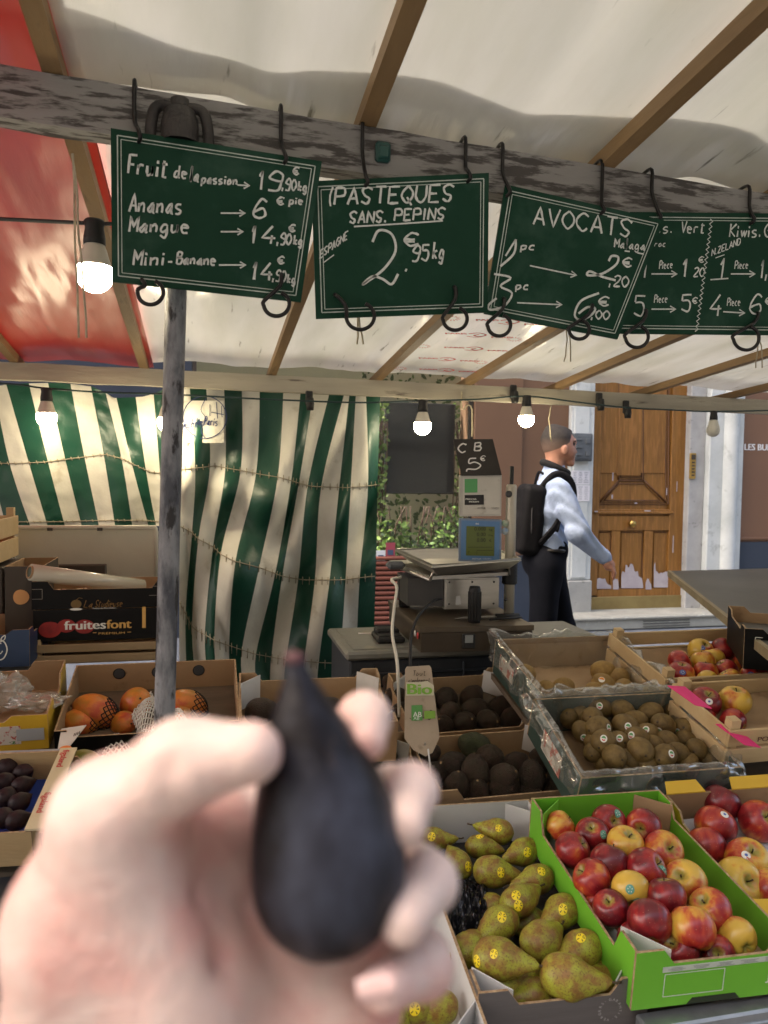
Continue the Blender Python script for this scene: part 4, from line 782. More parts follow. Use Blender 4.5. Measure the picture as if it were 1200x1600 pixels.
# ---- fruit shapes: radius tables in unit size
FR = {}
def fruitkind(kind, rf, nu=28, nv=20, deform=None):
    def S_(d):
        d = unit(d); th = math.acos(max(-1, min(1, d[2]))); ph = math.atan2(d[1], d[0]); p = d*rf(th, ph); return deform(p) if deform else p
    m = MB(); vs = []; fs = []
    for j in range(nv+1):
        th = math.pi*j/nv
        for i in range(nu): ph = 2*math.pi*i/nu; vs.append(S_(V(math.sin(th)*math.cos(ph), math.sin(th)*math.sin(ph), math.cos(th)+1e-9)))
    for j in range(nv):
        for i in range(nu): a, b = j*nu+i, j*nu+(i+1) % nu; fs.append((a, a+nu, b+nu, b))
    m.add(vs, fs, 0, True); FR[kind] = (m, S_)
gs = lambda t, s: math.exp(-(t/s)**2)
for k_, (lob, el) in enumerate(((.03, .0), (.05, .05), (.02, -.04))):
    fruitkind('apple%d' % k_, lambda th, ph, lob=lob, el=el: (1-.42*gs(th, .34)-.30*gs(math.pi-th, .30)+.05*math.sin(th)**2-.06*gs(math.pi-th, .9)+el*math.cos(th)**2+lob*math.cos(5*ph+1)*gs(math.pi-th, .9)+.02*math.sin(2*ph+k_)*math.sin(th))*.98)
fruitkind('kiwi', lambda th, ph: (1/math.sqrt((math.cos(th)/1.22)**2+math.sin(th)**2))*(1-.05*gs(th, .2)-.04*gs(math.pi-th, .22)+.015*math.sin(2*ph)))
def capsr(prof):
    th_ = [p[0] for p in prof]; r_ = [p[1] for p in prof]; return lambda th, ph=0: float(np.interp(th, th_, r_))
def revr(pr):
    """star radius of a smooth union of spheres along z: (z, r)"""
    def sd(x, z): 
        d = 9
        for (za, ra), (zb, rb) in zip(pr[:-1], pr[1:]):
            t = min(max((z-za)/(zb-za), 0), 1); d = min(d, math.hypot(x, z-za-(zb-za)*t)-(ra+(rb-ra)*t))
        return d
    tab = []
    for i in range(91):
        th = math.pi*i/90; lo, hi = 0, 4
        for _ in range(30):
            mid = (lo+hi)/2
            if sd(mid*math.sin(th), mid*math.cos(th)) < 0: lo = mid
            else: hi = mid
        tab.append(lo)
    tab = np.array(tab)
    for _ in range(3): tab[1:-1] = (tab[:-2]+2*tab[1:-1]+tab[2:])/4
    return lambda th, ph=0: float(np.interp(th, np.linspace(0, math.pi, 91), tab))
pr_ = revr([(-.2, .92), (.15, .95), (.8, .66), (1.35, .42), (1.78, .26)]); fruitkind('pear0', lambda th, ph: pr_(th)*(1+.02*math.sin(2*ph)), deform=lambda p: p+V(.07*max(p[2], 0)**2, 0, 0))
pr2 = revr([(-.25, .88), (.1, .95), (.7, .76), (1.25, .5), (1.6, .34)]); fruitkind('pear1', lambda th, ph: pr2(th)*(1+.03*math.sin(2*ph+1)), deform=lambda p: p+V(0, -.05*max(p[2], 0)**2, 0))
av_ = revr([(-.15, .95), (.1, .93), (.55, .66), (.72, .5)]); fruitkind('avocado', lambda th, ph: av_(th)*(1+.02*math.sin(2*ph)+.008*math.sin(7*ph+5*th)))
fruitkind('mango', lambda th, ph: (1/math.sqrt((math.cos(th)/1.32)**2+math.sin(th)**2))*(1+.06*math.cos(ph)*math.cos(th)-.04*math.cos(2*ph)*math.sin(th)))
fg_ = revr([(-.1, .95), (.1, .93), (.7, .55), (1.25, .22)]); fruitkind('fig', lambda th, ph: fg_(th)*(1+.012*math.sin(9*ph)))
FM = {'apple': applemat('apple_skin'), 'apple_yellow': applemat('apple_skin_yellow', .62), 'apple_warm': applemat('apple_skin_warm', .16), 'apple_red': applemat('apple_skin_red', -.18), 'apple_gold': applemat('apple_skin_gold', .42),
      'kiwi': P('kiwi_skin', (.19, .125, .036), (.105, .066, .020), 2.0, .6, .12, 26, c3=(.21, .15, .05), s3=14, vary=.15), 'gold_kiwi': P('gold_kiwi_skin', (.30, .19, .05), (.22, .13, .035), 2.5, .6, .15, 26, vary=.1),
      'pear': P('pear_skin', (.31, .325, .030), (.23, .12, .026), 1.6, .42, .12, 22, lo=.40, hi=.60, c3=(.15, .080, .018), s3=11, lo3=.53, hi3=.64, vary=.12, detail=9),
      'avocado': P('avocado_skin', (.034, .028, .016), (.055, .031, .023), 2.2, .36, 1., 11, c3=(.055, .048, .020), s3=13, lo3=.56, hi3=.7, vary=.25, spec=.3), 'avocado_green': P('avocado_green_skin', (.042, .055, .014), (.024, .028, .010), 2.2, .42, .9, 13, c3=(.08, .09, .03), s3=16),
      'mango': P('mango_skin', (.62, .20, .035), (.42, .20, .03), .9, .38, .05, 20, lo=.42, hi=.6, c3=(.50, .085, .035), s3=.75, lo3=.5, hi3=.62, vary=.1), 'mango_green': P('mango_green_skin', (.10, .16, .02), (.24, .17, .03), .9, .4), 'fig': P('fig_skin', (.010, .006, .009), (.028, .012, .015), 2, .5, .15, 20, spec=.3)}
_fm = {}; stemm = P('fruit_stem', (.07, .045, .02), (.04, .03, .015), 30, .8)
def fruit(kind, mat, pos, r, axis, label, cat, group, spin=0., sx=1., stem=True, stick=None):
    """one fruit: its stem end points along axis"""
    key = (kind, mat)
    if key not in _fm:
        mb, S_ = FR[kind]; _fm[key] = mesh_of(kind.rstrip('012'), mb, FM[mat])
        top = S_(V(0, 0, 1)); s = MB()
        if kind[:4] == 'pear': s.tube([top-V(0, 0, .1), top+V(.02, 0, .15), top+V(.10, .03, .34)], [.06, .05, .065], 6)
        elif kind[:5] == 'apple': s.tube([top-V(0, 0, .04), top+V(.03, 0, .2), top+V(.09, .03, .34)], [.035, .03, .045], 5)
        elif kind == 'avocado': s.lathe([(0, .012), (.09, .01), (.11, -.02)], top, n=8)
        elif kind == 'kiwi': s.lathe([(0, .03), (.10, .02), (.13, -.03)], top, n=8)
        else: s.lathe([(0, .04), (.06, .03), (.08, -.03)], top, n=7)
        _fm[key+('s',)] = mesh_of('stem', s, stemm if kind[:4] in ('pear', 'appl') else P('stem_scar', (.30, .20, .10), (.2, .13, .06), 9, .8) if kind == 'avocado' else P('kiwi_tip', (.06, .04, .02)))
    o = bpy.data.objects.new({'kiwi': 'kiwi_fruit'}.get(kind, kind.rstrip('012')), _fm[key]); COL.objects.link(o)
    z = unit(axis); x = unit(np.cross(V(.3, .9, .2), z)); y = np.cross(z, x); c, s = math.cos(spin), math.sin(spin); x, y = x*c+y*s, y*c-x*s
    Rm = np.stack([x, y, z], 1); sc = r
    o.matrix_world = Matrix([[*(Rm[i]*sc), pos[i]] for i in range(3)]+[[0, 0, 0, 1]]); tag(o, label, cat, group)
    if stem:
        q = bpy.data.objects.new('stem' if kind[:4] in ('pear', 'appl') else 'stem_scar', _fm[key+('s',)]); COL.objects.link(q); q.parent = o
    if stick:
        for st in stick:
            px, py, style = st; d = ray(px, py); S_ = FR[kind][1]
            # where the sight line through that point meets the fruit
            best = None
            for tt in np.linspace(-1.9, 1.0, 150):
                k = np.dot(np.array(pos)-CAM, d)/np.dot(d, d); p = CAM+d*(k+tt*r/np.linalg.norm(d)); l = Rm.T@(p-np.array(pos))/r
                if np.linalg.norm(l) < np.linalg.norm(S_(l)): best = l; break
            if best is None: best = Rm.T@(unit(CAM-np.array(pos))+V(rnd.uniform(-.2, .2), 0, .3))
            n0 = unit(best); a = unit(np.cross(n0, Rm.T@V(0.2, .2, 1.))); b = np.cross(a, n0); a, b = a, b; rad = STK[style][0]/r
            m = MB(); N = 20; rings = (0, .34, .62, .84, 1.)
            pt = lambda rr, aa: (lambda e: S_(n0*np.linalg.norm(best)+a*rad*rr*math.cos(aa)*STK[style][1]+b*rad*rr*math.sin(aa))*1.006+n0*.004)(0)
            vs = [pt(rr, 2*math.pi*i/N) for rr in rings for i in range(N)]
            fs = []; mi = []
            for j in range(len(rings)-1):
                for i in range(N):
                    fs.append((j*N+i, j*N+(i+1) % N, (j+1)*N+(i+1) % N, (j+1)*N+i)); mi.append(STK[style][3](j, i))
            m.add(vs, fs, 0, True); m.m = mi; q = bpy.data.objects.new('sticker', mesh_of('sticker', m, STK[style][2])); COL.objects.link(q); q.parent = o
    return o
sY = P('sticker_yellow', (.85, .66, .02), rough=.4); sK = P('sticker_dark', (.10, .08, .02)); sW = P('sticker_white', (.74, .74, .70), rough=.4); sG = P('sticker_green', (.10, .34, .12), rough=.4); sT = P('sticker_teal', (.10, .32, .24), rough=.4); sR = P('sticker_red', (.55, .04, .05), rough=.4); sB = P('sticker_blue', (.06, .12, .42), rough=.4)
STK = {'y': (.0105, .82, [sY, sK], lambda j, i: 1 if (j in (1, 2) and i in (1, 3, 7, 9, 12, 17)) else 0), 'k': (.0105, .85, [sW, sG, sR], lambda j, i: (1 if j in (0, 1) and i % 20 < 10 else 2 if j == 1 and 11 < i < 18 else 0)),
       'g': (.009, .9, [sT, sW], lambda j, i: 1 if j == 1 and i % 4 == 0 else 0), 'w': (.0085, 1.1, [sW, sB], lambda j, i: 1 if j == 0 else 0), 'b': (.0085, 1.15, [sB, sW], lambda j, i: 1 if j in (1,) and i % 3 == 0 else 0), 'o': (.009, 1.1, [sW, P('sticker_orange', (.75, .28, .03))], lambda j, i: 1 if i < 10 and j < 3 else 0)}
def fill(B, items, what, where, cat, group, gap, order='back'):
    """items: dicts with px, py, r (metres), h (height over the box floor), kind, mat, ... ; labels count rows from the back"""
    it = sorted(items, key=lambda d: d['py']); rows = []; 
    for d in it:
        if rows and d['py']-rows[-1][0]['py'] < gap: rows[-1].append(d)
        else: rows.append([d])
    for ri, row in enumerate(rows):
        row.sort(key=lambda d: d['px'])
        for ci, d in enumerate(row):
            o_, n_ = B.plane(d['h']); pos = onP(d['px'], d['py'], o_, n_)
            if 'tip' in d: o2, n2 = B.plane(d['h']+d.get('dh', 0)); ax = onP(*d['tip'], o2, n2)-pos
            else: ax = d.get('ax') if d.get('ax') is not None else V(rnd.uniform(-.6, .6), rnd.uniform(-.9, .3), rnd.uniform(.25, 1))
            rowp = 'back row' if ri == 0 else 'front row' if ri == len(rows)-1 else ORD[ri]+' row from back'
            colp = 'alone' if len(row) == 1 else 'leftmost' if ci == 0 else 'rightmost' if ci == len(row)-1 else ORD[ci]+' from left'
            lab = d.get('label') or f"{d.get('look', what)} {where}, {colp} in {rowp}"
            fruit(d['kind'], d['mat'], pos, d['r'], ax, lab, cat, group, d.get('spin', rnd.uniform(0, 6.28)), stem=d.get('stem', True), stick=d.get('st'))

# ---- front row: two pear boxes
BP = crate('pear_box', 'grey printed box of green brown pears with yellow stickers', at(748, 1553, 1.244), .30, .585, R_(5.5), R_(-3.3), .105, whitein, gwood, (.028, .0, .0, .02), .05, floor=P('black_liner', (.015, .015, .016), (.03, .03, .03), 8, .35, .8, 9))
for (x, y, sx, sy) in ((.005, .005, 1, 1), (.295, .005, -1, 1), (.295, .58, -1, -1), (.005, .58, 1, -1)): flap(BP, x, y, sx, sy, 0, whitein, k=.055, z1=.104)
m = MB(); cc = BP.P(.232, -.0012, .052)
for i, ch in enumerate('GARANTIE·VERGERS·'):
    a = math.radians(100-i*21.2); put_text(m, ch, cc+BP.ex*math.cos(a)*.0165+BP.ez*math.sin(a)*.0165-(BP.ex*math.cos(a-1.57)+BP.ez*math.sin(a-1.57))*-.0-BP.ex*.002, BP.ex*math.cos(a-1.57)+BP.ez*math.sin(a-1.57), BP.ex*math.cos(a)+BP.ez*math.sin(a), .0048)
part('stamp', m, P('stamp_grey', (.42, .41, .40)), BP.t)
m = MB(); q = [BP.P(.03, -.0004, .008), BP.P(.085, -.0004, .008), BP.P(.085, -.0004, .035), BP.P(.03, -.0004, .035)]; m.prism(q, -BP.ey*.0012); part('paper_label', m, P('grey_label', (.38, .40, .42)), BP.t)
zz = lambda x, y: (620+x*.4833, 1200+y*.4833)
def pear(bx, by, nx, ny, r=.031, h=.06, st=None, kind='pear0', dh=0, **k):
    (a, b), (c, d) = zz(bx, by), zz(nx, ny); return dict(px=a, py=b, tip=(c, d), r=r, h=h, dh=dh, kind=kind, mat='pear', st=[(*zz(*s), 'y') for s in (st or [])], **k)
pears = [pear(330, 205, 232, 192, .031, .075, [(365, 162)]), pear(115, 232, 190, 240, .03, .055, [(112, 222)]), pear(268, 255, 345, 262, .029, .06, [(268, 219)], 'pear1'), pear(412, 270, 345, 296, .031, .07, [(423, 272)]),
 pear(200, 312, 170, 270, .031, .06, [(231, 318)], 'pear1'), pear(305, 335, 400, 338, .034, .07, [(337, 337)]), pear(455, 360, 360, 388, .032, .075, [(468, 333)]), pear(392, 432, 490, 382, .034, .085, [(386, 410), (394, 445)], 'pear1'),
 pear(535, 462, 420, 520, .033, .075, [(537, 455)]), pear(335, 500, 255, 552, .034, .07, [(340, 480)], 'pear1'), pear(465, 560, 565, 492, .036, .09), pear(228, 590, 255, 545, .033, .055, None, 'pear1'), pear(322, 615, 435, 640, .037, .10, [(395, 573), (258, 625)]),
 pear(600, 585, 500, 650, .036, .075, [(595, 548)], 'pear1'), pear(545, 675, 650, 702, .038, .095), pear(305, 708, 400, 722, .033, .05, None, 'pear1'), pear(450, 735, 380, 745, .031, .045), pear(650, 690, 560, 715, .030, .045, None, 'pear1'), pear(400, 690, 470, 660, .03, .045), pear(610, 650, 690, 640, .027, .045, None, 'pear1'),
 pear(300, 452, 370, 455, .03, .035), pear(430, 500, 350, 520, .03, .03)]
for p in pears[-2:]: p['h'] = .03
fill(BP, pears, 'speckled pear', 'in the grey box', 'pear', 'pears in the grey box', 14)
m = MB(); o_, n_ = BP.plane(.045)
def crumple(u, v):
    x, y = 702+60*u, 1375+95*v; p = onP(x, y, o_, n_); return p+n_*(.03*noise.noise(Vector((u*4, v*5, 1)))+.018*abs(noise.noise(Vector((u*11, v*12, 3)))))
m.grid(crumple, 30, 40, smooth=False); solo('plastic_liner', m, P('black_plastic_film', (.010, .010, .012), rough=.22), 'crumpled black plastic film showing in a gap among the pears', 'plastic film')
P2 = crate('pear_box', 'second grey pear box, half hidden below the hand', at(752, 1582, 1.225)-V(.285, 0.02, 0), .285, .46, R_(6), R_(-3.3), .105, whitein, gwood, (.028, 0, 0, .0), .05)
flap(P2, .28, .005, -1, 1, 0, whitein, k=.055, z1=.104)
fill(P2, [dict(px=686, py=1575, r=.030, h=.05, kind='pear0', mat='pear', tip=(630, 1590), label='rounded pear behind the front panel of the half hidden grey box'), dict(px=646, py=1574, r=.030, h=.055, kind='pear1', mat='pear', tip=(600, 1565), st=[(648, 1577, 'y')], label='pear with big yellow sticker in the half hidden grey box'), dict(px=610, py=1592, r=.03, h=.05, kind='pear0', mat='pear', tip=(570, 1600), label='pear touching the fingers in the half hidden grey box')], '', '', 'pear', 'pears in the half hidden box', 20)

# ---- lime green apple box
BG = crate('apple_box', 'bright lime green cardboard box heaped with red apples', at(995, 1490, 1.26), .313, .48, R_(7), R_(-2.7), .107, lime, lime, (.026, .030, .0, .045), .05, floor=kraft)
for (x, y, sx, sy, mt) in ((.308, .475, -1, -1, kraft), (.005, .475, 1, -1, lime), (.005, .005, 1, 1, white), (.308, .005, -1, 1, kraft)): flap(BG, x, y, sx, sy, 0, mt, k=.06, z1=.106)
m = MB(); 
for (a, b) in (((.055, .02), (.165, .02)), ((.165, .02), (.165, .062)), ((.165, .062), (.055, .062)), ((.055, .062), (.055, .02))): m.ribbon([BG.P(a[0], -.0008, a[1]), BG.P(b[0], -.0008, b[1])], .0012, -BG.ey)
put_text(m, 'Jules', BG.P(.245, -.0004, .030), BG.ex, BG.ez, .016, .06, bold=.0006)
part('white_print', m, P('print_white', (.70, .72, .66)), BG.t)
m = MB(); m.prism([BG.P(.05, -.0004, .066), BG.P(.298, -.0004, .066), BG.P(.298, -.0004, .076), BG.P(.05, -.0004, .076)], -BG.ey*.0006); pb = part('pale_band', m, P('band_pale', (.48, .52, .44)), BG.t)
m = MB()
for i in range(3):
    for j in range(5): m.box(BG.P(.075+j*.045, -.0014, .0685+i*.0025), (.036*rnd.uniform(.5, 1), .0004, .0008), (BG.ex, BG.ey, BG.ez))
part('small_print', m, P('print_grey', (.25, .27, .25)), pb)
m = MB(); m.prism([BG.P(.10, -.0004, .0005), BG.P(.20, -.0004, .0005), BG.P(.19, -.0004, .012), BG.P(.11, -.0004, .012)], -BG.ey*.0004); part('hand_hole', m, P('dark_hole', (.02, .03, .01)), BG.t)
def apple(x, y, rp, mat='apple', h=None, st=None, B=BG, scale=None, ax=None, **k):
    a, b = zz(x, y); o_, n_ = B.plane(.06); d = np.dot(onP(a, b, o_, n_)-CAM, FW); r = rp*.4833*d/1200*1.0
    return dict(px=a, py=b, r=r, h=h if h else .062, kind='apple%d' % rnd.randrange(3), mat=mat, st=[(*zz(s[0], s[1]), s[2]) for s in (st or [])], ax=ax, **k)
tw = lambda x=0, y=-.5, z=.7: unit([x, y, z])
fill(BG, [apple(528, 188, 46, 'apple_gold', .07, look='orange apple'), apple(632, 213, 52, 'apple_red', .075, [(668, 215, 'g')]), apple(685, 175, 54, 'apple', .075, [(715, 146, 'g')]), apple(797, 193, 57, 'apple', .075, ax=tw(-.5, -.5, .2)),
 apple(568, 265, 57, 'apple_red', .07), apple(740, 247, 57, 'apple_warm', .085, ax=tw(.05, -.35, .8), look='red yellow apple'), apple(862, 270, 62, 'apple_warm', .08, ax=tw(0, -.6, .45)), apple(687, 307, 60, 'apple_red', .085), apple(805, 328, 62, 'apple', .09, [(862, 328, 'g')]), apple(630, 358, 60, 'apple', .075, ax=tw(-.6, .1, .5)),
 apple(757, 392, 58, 'apple_yellow', .09, [(754, 393, 'g'), (775, 430, 'g')], ax=tw(.2, .6, .4), look='yellow apple'), apple(933, 367, 65, 'apple_warm', .08, ax=tw(-.5, -.3, .5)), apple(872, 416, 60, 'apple_red', .095, ax=tw(0, .3, .9)), apple(692, 452, 56, 'apple_red', .07), apple(1012, 460, 67, 'apple', .08), apple(818, 495, 68, 'apple_red', .09, ax=tw(.3, .6, .6)), apple(955, 518, 68, 'apple_warm', .09, ax=tw(.2, .5, .7)),
 apple(778, 562, 65, 'apple', .05, ax=tw(.1, -.5, .7)), apple(908, 588, 66, 'apple_red', .052, ax=tw(-.5, -.2, .6)), apple(1100, 548, 61, 'apple_yellow', .06, ax=tw(0, .9, .1), look='yellow apple'), apple(1037, 600, 56, 'apple_red', .045), apple(845, 628, 46, 'apple_gold', .03, look='half buried yellow apple'),
 apple(880, 330, 50, 'apple', .045), apple(640, 430, 50, 'apple_red', .04), apple(960, 430, 50, 'apple', .04)], 'red apple', 'in the lime green box', 'apple', 'apples in the lime green box', 15)

# ---- apple box with white moulded tray and yellow trim
BW = crate('apple_box', 'brown and yellow cardboard box with white tray of apples at right edge', at(1190, 1440, 1.45)+V(.012, 0, 0), .39, .365, R_(15.5), R_(-1.7), .10, kraft, [kraft, kraft, kraft, ylw], (.02, .0, .0, .018), .055)
m = MB()
def tray(u, v):
    d = min((((u*4) % 1)-.5)**2+(((v*4) % 1)-.5)**2, .22); return BW.P(.008+.369*u, .008+.344*v, .036-.026*math.exp(-d*14)+.004*math.sin(u*40)*math.sin(v*40)*.2)
m.grid(tray, 48, 48); part('moulded_tray', m, P('tray_white', (.56, .56, .57), (.50, .50, .52), 8, .9, .2, 60), BW.t)
for a, b in ((.0, .10), (.17, .30)):
    m = MB(); m.prism([BW.P(a, .36, .101), BW.P(b, .36, .101), BW.P(b-.01, .39, .112), BW.P(a+.01, .39, .112)], BW.ez*.003); part('yellow_flap', m, ylw, BW.t)
m = MB(); m.prism([BW.P(.001, -.002, .098), BW.P(.06, .0, .101), BW.P(.075, .04, .103), BW.P(.0, .05, .101)], BW.ez*.002); part('yellow_flap', m, ylw, BW.t)
fill(BW, [apple(1050, 112, 58, 'apple_red', .07, B=BW), apple(1030, 187, 65, 'apple_red', .07, [(1060, 150, 'w')], B=BW), apple(1170, 172, 62, 'apple', .07, B=BW, ax=tw(0, -.6, .5)), apple(1000, 253, 62, 'apple_red', .065, B=BW, ax=tw(.1, .5, .6)), apple(1132, 300, 70, 'apple_warm', .07, [(1130, 281, 'w')], B=BW), apple(1102, 370, 75, 'apple_gold', .07, B=BW, ax=tw(.05, -.75, .45), look='greenish apple showing its stalk'), apple(1205, 395, 62, 'apple', .07, B=BW)], 'dark red apple', 'on the white tray', 'apple', 'apples on the white tray', 16)

# ---- second and third rows: avocados
q1 = lambda x, y: (560+x*.5333, 960+y*.5333)
def av_box(FL, w, L, tilt, yaw, label, flaps=((.0, 1), (1, 1), (1, 0)), **k):
    B = crate('avocado_box', label, FL, w, L, R_(tilt), R_(yaw), .115, kraftL, kraft, (.03, .03, .026, .03), .045, group='cardboard avocado boxes', **k)
    for fx_, fy_ in flaps: flap(B, .005+fx_*(w-.01), .005+fy_*(L-.01), -1 if fx_ else 1, -1 if fy_ else 1, 0, white, k=.055, z0=.03, z1=.113)
    return B
A2 = av_box(at(688, 1237, 1.861), .40, .275, 13.5, 1.0, 'cardboard box full of dark avocados below the organic sign')
A1 = av_box(at(650, 1135, 2.244), .40, .315, 14.5, 2.5, 'cardboard box half full of avocados just behind the organic sign')
A0 = av_box(A2.P(-.41, -.01, .115), .395, .28, 13.5, 1.0, 'avocado box mostly hidden behind the fingers')
A3 = av_box(at(376, 1140, 1.90), .40, .302, 12.5, -1.5, 'nearly empty avocado box with white corner labels beside the mangos')
def avo(x, y, rp=37, B=A1, h=.05, mat='avocado', raw=False, **k):
    a, b = (x, y) if raw else q1(x, y); o_, n_ = B.plane(h); d = np.dot(onP(a, b, o_, n_)-CAM, FW); return dict(px=a, py=b, r=rp*.5333*d/1200, h=h, kind='avocado', mat=mat, ax=k.pop('ax', V(rnd.uniform(-1, 1), rnd.uniform(-.9, .4), rnd.uniform(-.1, .8))), **k)
fill(A1, [avo(105, 207, 32), avo(112, 243, 33), avo(258, 247, 35, h=.06), avo(331, 243, 35), avo(270, 288, 33, h=.065), avo(345, 281, 38, h=.06, ax=V(-1, .1, .1)), avo(418, 276, 38), avo(312, 318, 36, ax=V(.2, -.8, .5), h=.06), avo(381, 313, 36, h=.06), avo(449, 309, 36, ax=V(.1, -.4, 1)), avo(250, 326, 32), avo(130, 287, 32), avo(180, 300, 32), avo(200, 250, 32)], 'dark avocado', 'in the half full box', 'avocado', 'avocados in the half full box', 11)
fill(A2, [avo(342, 388, 44, A2, .075, 'avocado_green', look='greenish avocado', ax=V(-.8, .5, .3)), avo(384, 424, 44, A2, .07, ax=V(-.7, -.6, .2)), avo(280, 442, 43, A2, .075, look='brownish avocado', ax=V(-.8, -.3, .3)), avo(342, 462, 44, A2, .085, look='pear shaped avocado', ax=V(.1, .5, .9)), avo(460, 441, 38, A2, .065), avo(541, 426, 40, A2, .065), avo(425, 477, 42, A2, .085), avo(509, 476, 41, A2, .085, ax=V(0, .4, 1)), avo(590, 477, 40, A2, .07), avo(228, 468, 38, A2, .06), avo(200, 415, 38, A2, .055), avo(288, 505, 40, A2, .07), avo(350, 518, 36, A2, .055), avo(425, 510, 42, A2, .06, ax=V(1, 0, .2)), avo(283, 522, 34, A2, .05), avo(497, 520, 36, A2, .05), avo(572, 513, 38, A2, .05), avo(170, 480, 36, A2, .05), avo(640, 505, 30, A2, .04)], 'dark avocado', 'in the full front box', 'avocado', 'avocados in the full front box', 11)
fill(A0, [avo(598, 1182, 40, A0, .06, 'avocado_green', True, label='green avocado left of the organic sign, next to the fingertip'), avo(612, 1203, 36, A0, .05, 'avocado', True, label='dark avocado just above the middle fingertip'), avo(560, 1200, 38, A0, .05, 'avocado', True, label='avocado hidden between the fig and the fingertips')], '', '', 'avocado', 'avocados in the box behind the fingers', 10)
fill(A3, [avo(407, 1111, 42, A3, .05, 'avocado', True, label='dark avocado left of the fig neck, above the thumb tip', ax=V(1, .2, .1)), avo(446, 1113, 38, A3, .045, 'avocado', True, label='dark avocado behind the neck of the fig'), avo(520, 1108, 36, A3, .045, 'avocado', True, label='avocado in nearly empty box right of the fig neck')], '', '', 'avocado', 'avocados in the nearly empty box', 10)
# organic sign on a spike
t = thing('price_spike', onP(672, 1215, *A2.plane(.01)), 'kraft coloured tag reading Bio on a thin white spike in the avocados', 'sign')
dS = 1.93; sg = lambda x, y: at(x, y, dS)
brd = [(646, 1172), (632, 1154), (633, 1046), (636, 1042), (671, 1040), (674, 1044), (687, 1152), (676, 1176), (665, 1182)]
nS = -FW; m = MB(); m.prism([sg(*p) for p in brd], -nS*.003); tg = part('tag', m, P('kraft_tag', (.42, .34, .25), (.36, .29, .21), 9, .7, c3=(.30, .24, .17), s3=30), t)
eX, eY = RT, UP
m = MB(); s3 = lambda x, y: at(x, y, dS-.003)
chalk(m, 'Tout', 645, 1056, 22, 8, s3, nS, -.04, .0014); chalk(m, 'simplement', 638, 1067, 35, 7, s3, nS, -.04, .0013); chalk_line(m, [(640, 1122), (650, 1126), (664, 1120), (676, 1114)], s3, nS, .0014)
for (x, y) in ((664, 1116), (670, 1112), (675, 1118), (668, 1124)): m.prism([s3(x, y), s3(x+3, y-3), s3(x+6, y-1), s3(x+3, y+1)], nS*.0004)
put_text(m, 'AB', s3(646, 1124.5), eX, eY, .0085, mat=1); part('lettering', m, [P('tag_ink', (.09, .07, .045)), P('print_white', (.7, .72, .66))], tg)
m = MB(); m.prism([s3(634.5, 1087), s3(678, 1086.5), s3(678, 1071), s3(668, 1064), s3(655, 1066), s3(634.5, 1066)], nS*.0005, 0); put_text(m, 'Bio', at(637, 1084.5, dS-.0045), eX, eY, .0265, .060, bold=.0016, mat=1); part('lettering', m, [P('tag_cream', (.55, .52, .38)), P('tag_green', (.20, .42, .05))], tg)
for (x0, x1, y0, y1, c) in ((643, 660, 1102, 1126, (.10, .30, .08)), (663, 680, 1111, 1123, (.20, .38, .05))):
    m = MB(); m.prism([s3(x0, y1), s3(x1, y1-.5), s3(x1, y0-.5), s3(x0, y0)], nS*.0006); part('emblem', m, P('emblem_%d' % x0, c), tg)
m = MB(); put_text(m, 'AB', at(645.5, 1120, dS-.005), eX, eY, .013, .021, bold=.0003); part('emblem_lettering', m, P('print_white', (.7, .72, .66)), tg)
m = MB(); m.tube([sg(669, 1170), sg(672, 1196), onP(674, 1222, *A2.plane(.01))], .0022, 8); m.lathe([(.003, 0), (.003, .004)], sg(664, 1162)+nS*.0, nS, 8); part('spike', m, P('white_plastic', (.62, .62, .60), rough=.4), t)

# ---- kiwis in plastic lined boxes
clear = film('clear_film', milk=.09)
def liner(B, label, over=.05, seed=0, inner=.0):
    """crinkled clear plastic draped over the rim of a box, one sheet round all four sides"""
    w, L, H = B.w, B.L, B.H; per = [(0, 0), (w, 0), (w, L), (0, L), (0, 0)]; seg = [w, L, w, L]; tot = sum(seg)
    def f(u, v):
        s = u*tot; i = 0
        while i < 3 and s > seg[i]: s -= seg[i]; i += 1
        a, b = np.array(per[i]), np.array(per[i+1]); p = a+(b-a)*min(s/seg[i], 1); c = np.array([w/2, L/2]); ctr = (p-c); out = ctr/np.linalg.norm(ctr)
        n1 = noise.noise(Vector((p[0]*16+seed, p[1]*16, v*3))); n2 = noise.noise(Vector((p[0]*45, p[1]*45+seed, v*6+3))); n3 = noise.noise(Vector((p[0]*8, p[1]*8, seed+4.)))
        if v < .45: t = v/.45; d = -.012-.02*(1-t); z = .018+(H-.006)*t
        elif v < .62: t = (v-.45)/.17; a_ = math.pi*t; d = -.012+.012*(1-math.cos(a_))+.002; z = H+.012+.010*math.sin(a_)
        else: t = (v-.62)/.38; d = .014+.012*t; z = H+.012-(over+.03*n3)*t
        k = .016+.012*(v > .5); d += k*n1+.009*n2; z += .011*n2+.014*n1*(v > .3)
        q = p+out*d; return B.P(q[0], q[1], max(z, .012))
    m = MB(); m.grid(f, 150, 26); return solo('plastic_liner', m, clear, label, 'plastic film', 'clear plastic liners of the kiwi boxes')
K2 = crate('kiwi_box', 'plastic lined box heaped with brown kiwis, nearer of the two', at(909, 1217, 1.80), .424, .316, R_(19), R_(-1.5), .115, kgreen, kgreen, (.0, .0, .0, .0), .05, floor=kraft)
K1 = crate('kiwi_box', 'plastic lined box behind the brown kiwis with only a few golden kiwis left', at(849, 1089, 2.16), .415, .40, R_(11.6), R_(-1), .115, kraft, kgreen, (.0, .0, .0, .0), .05, floor=kraft)
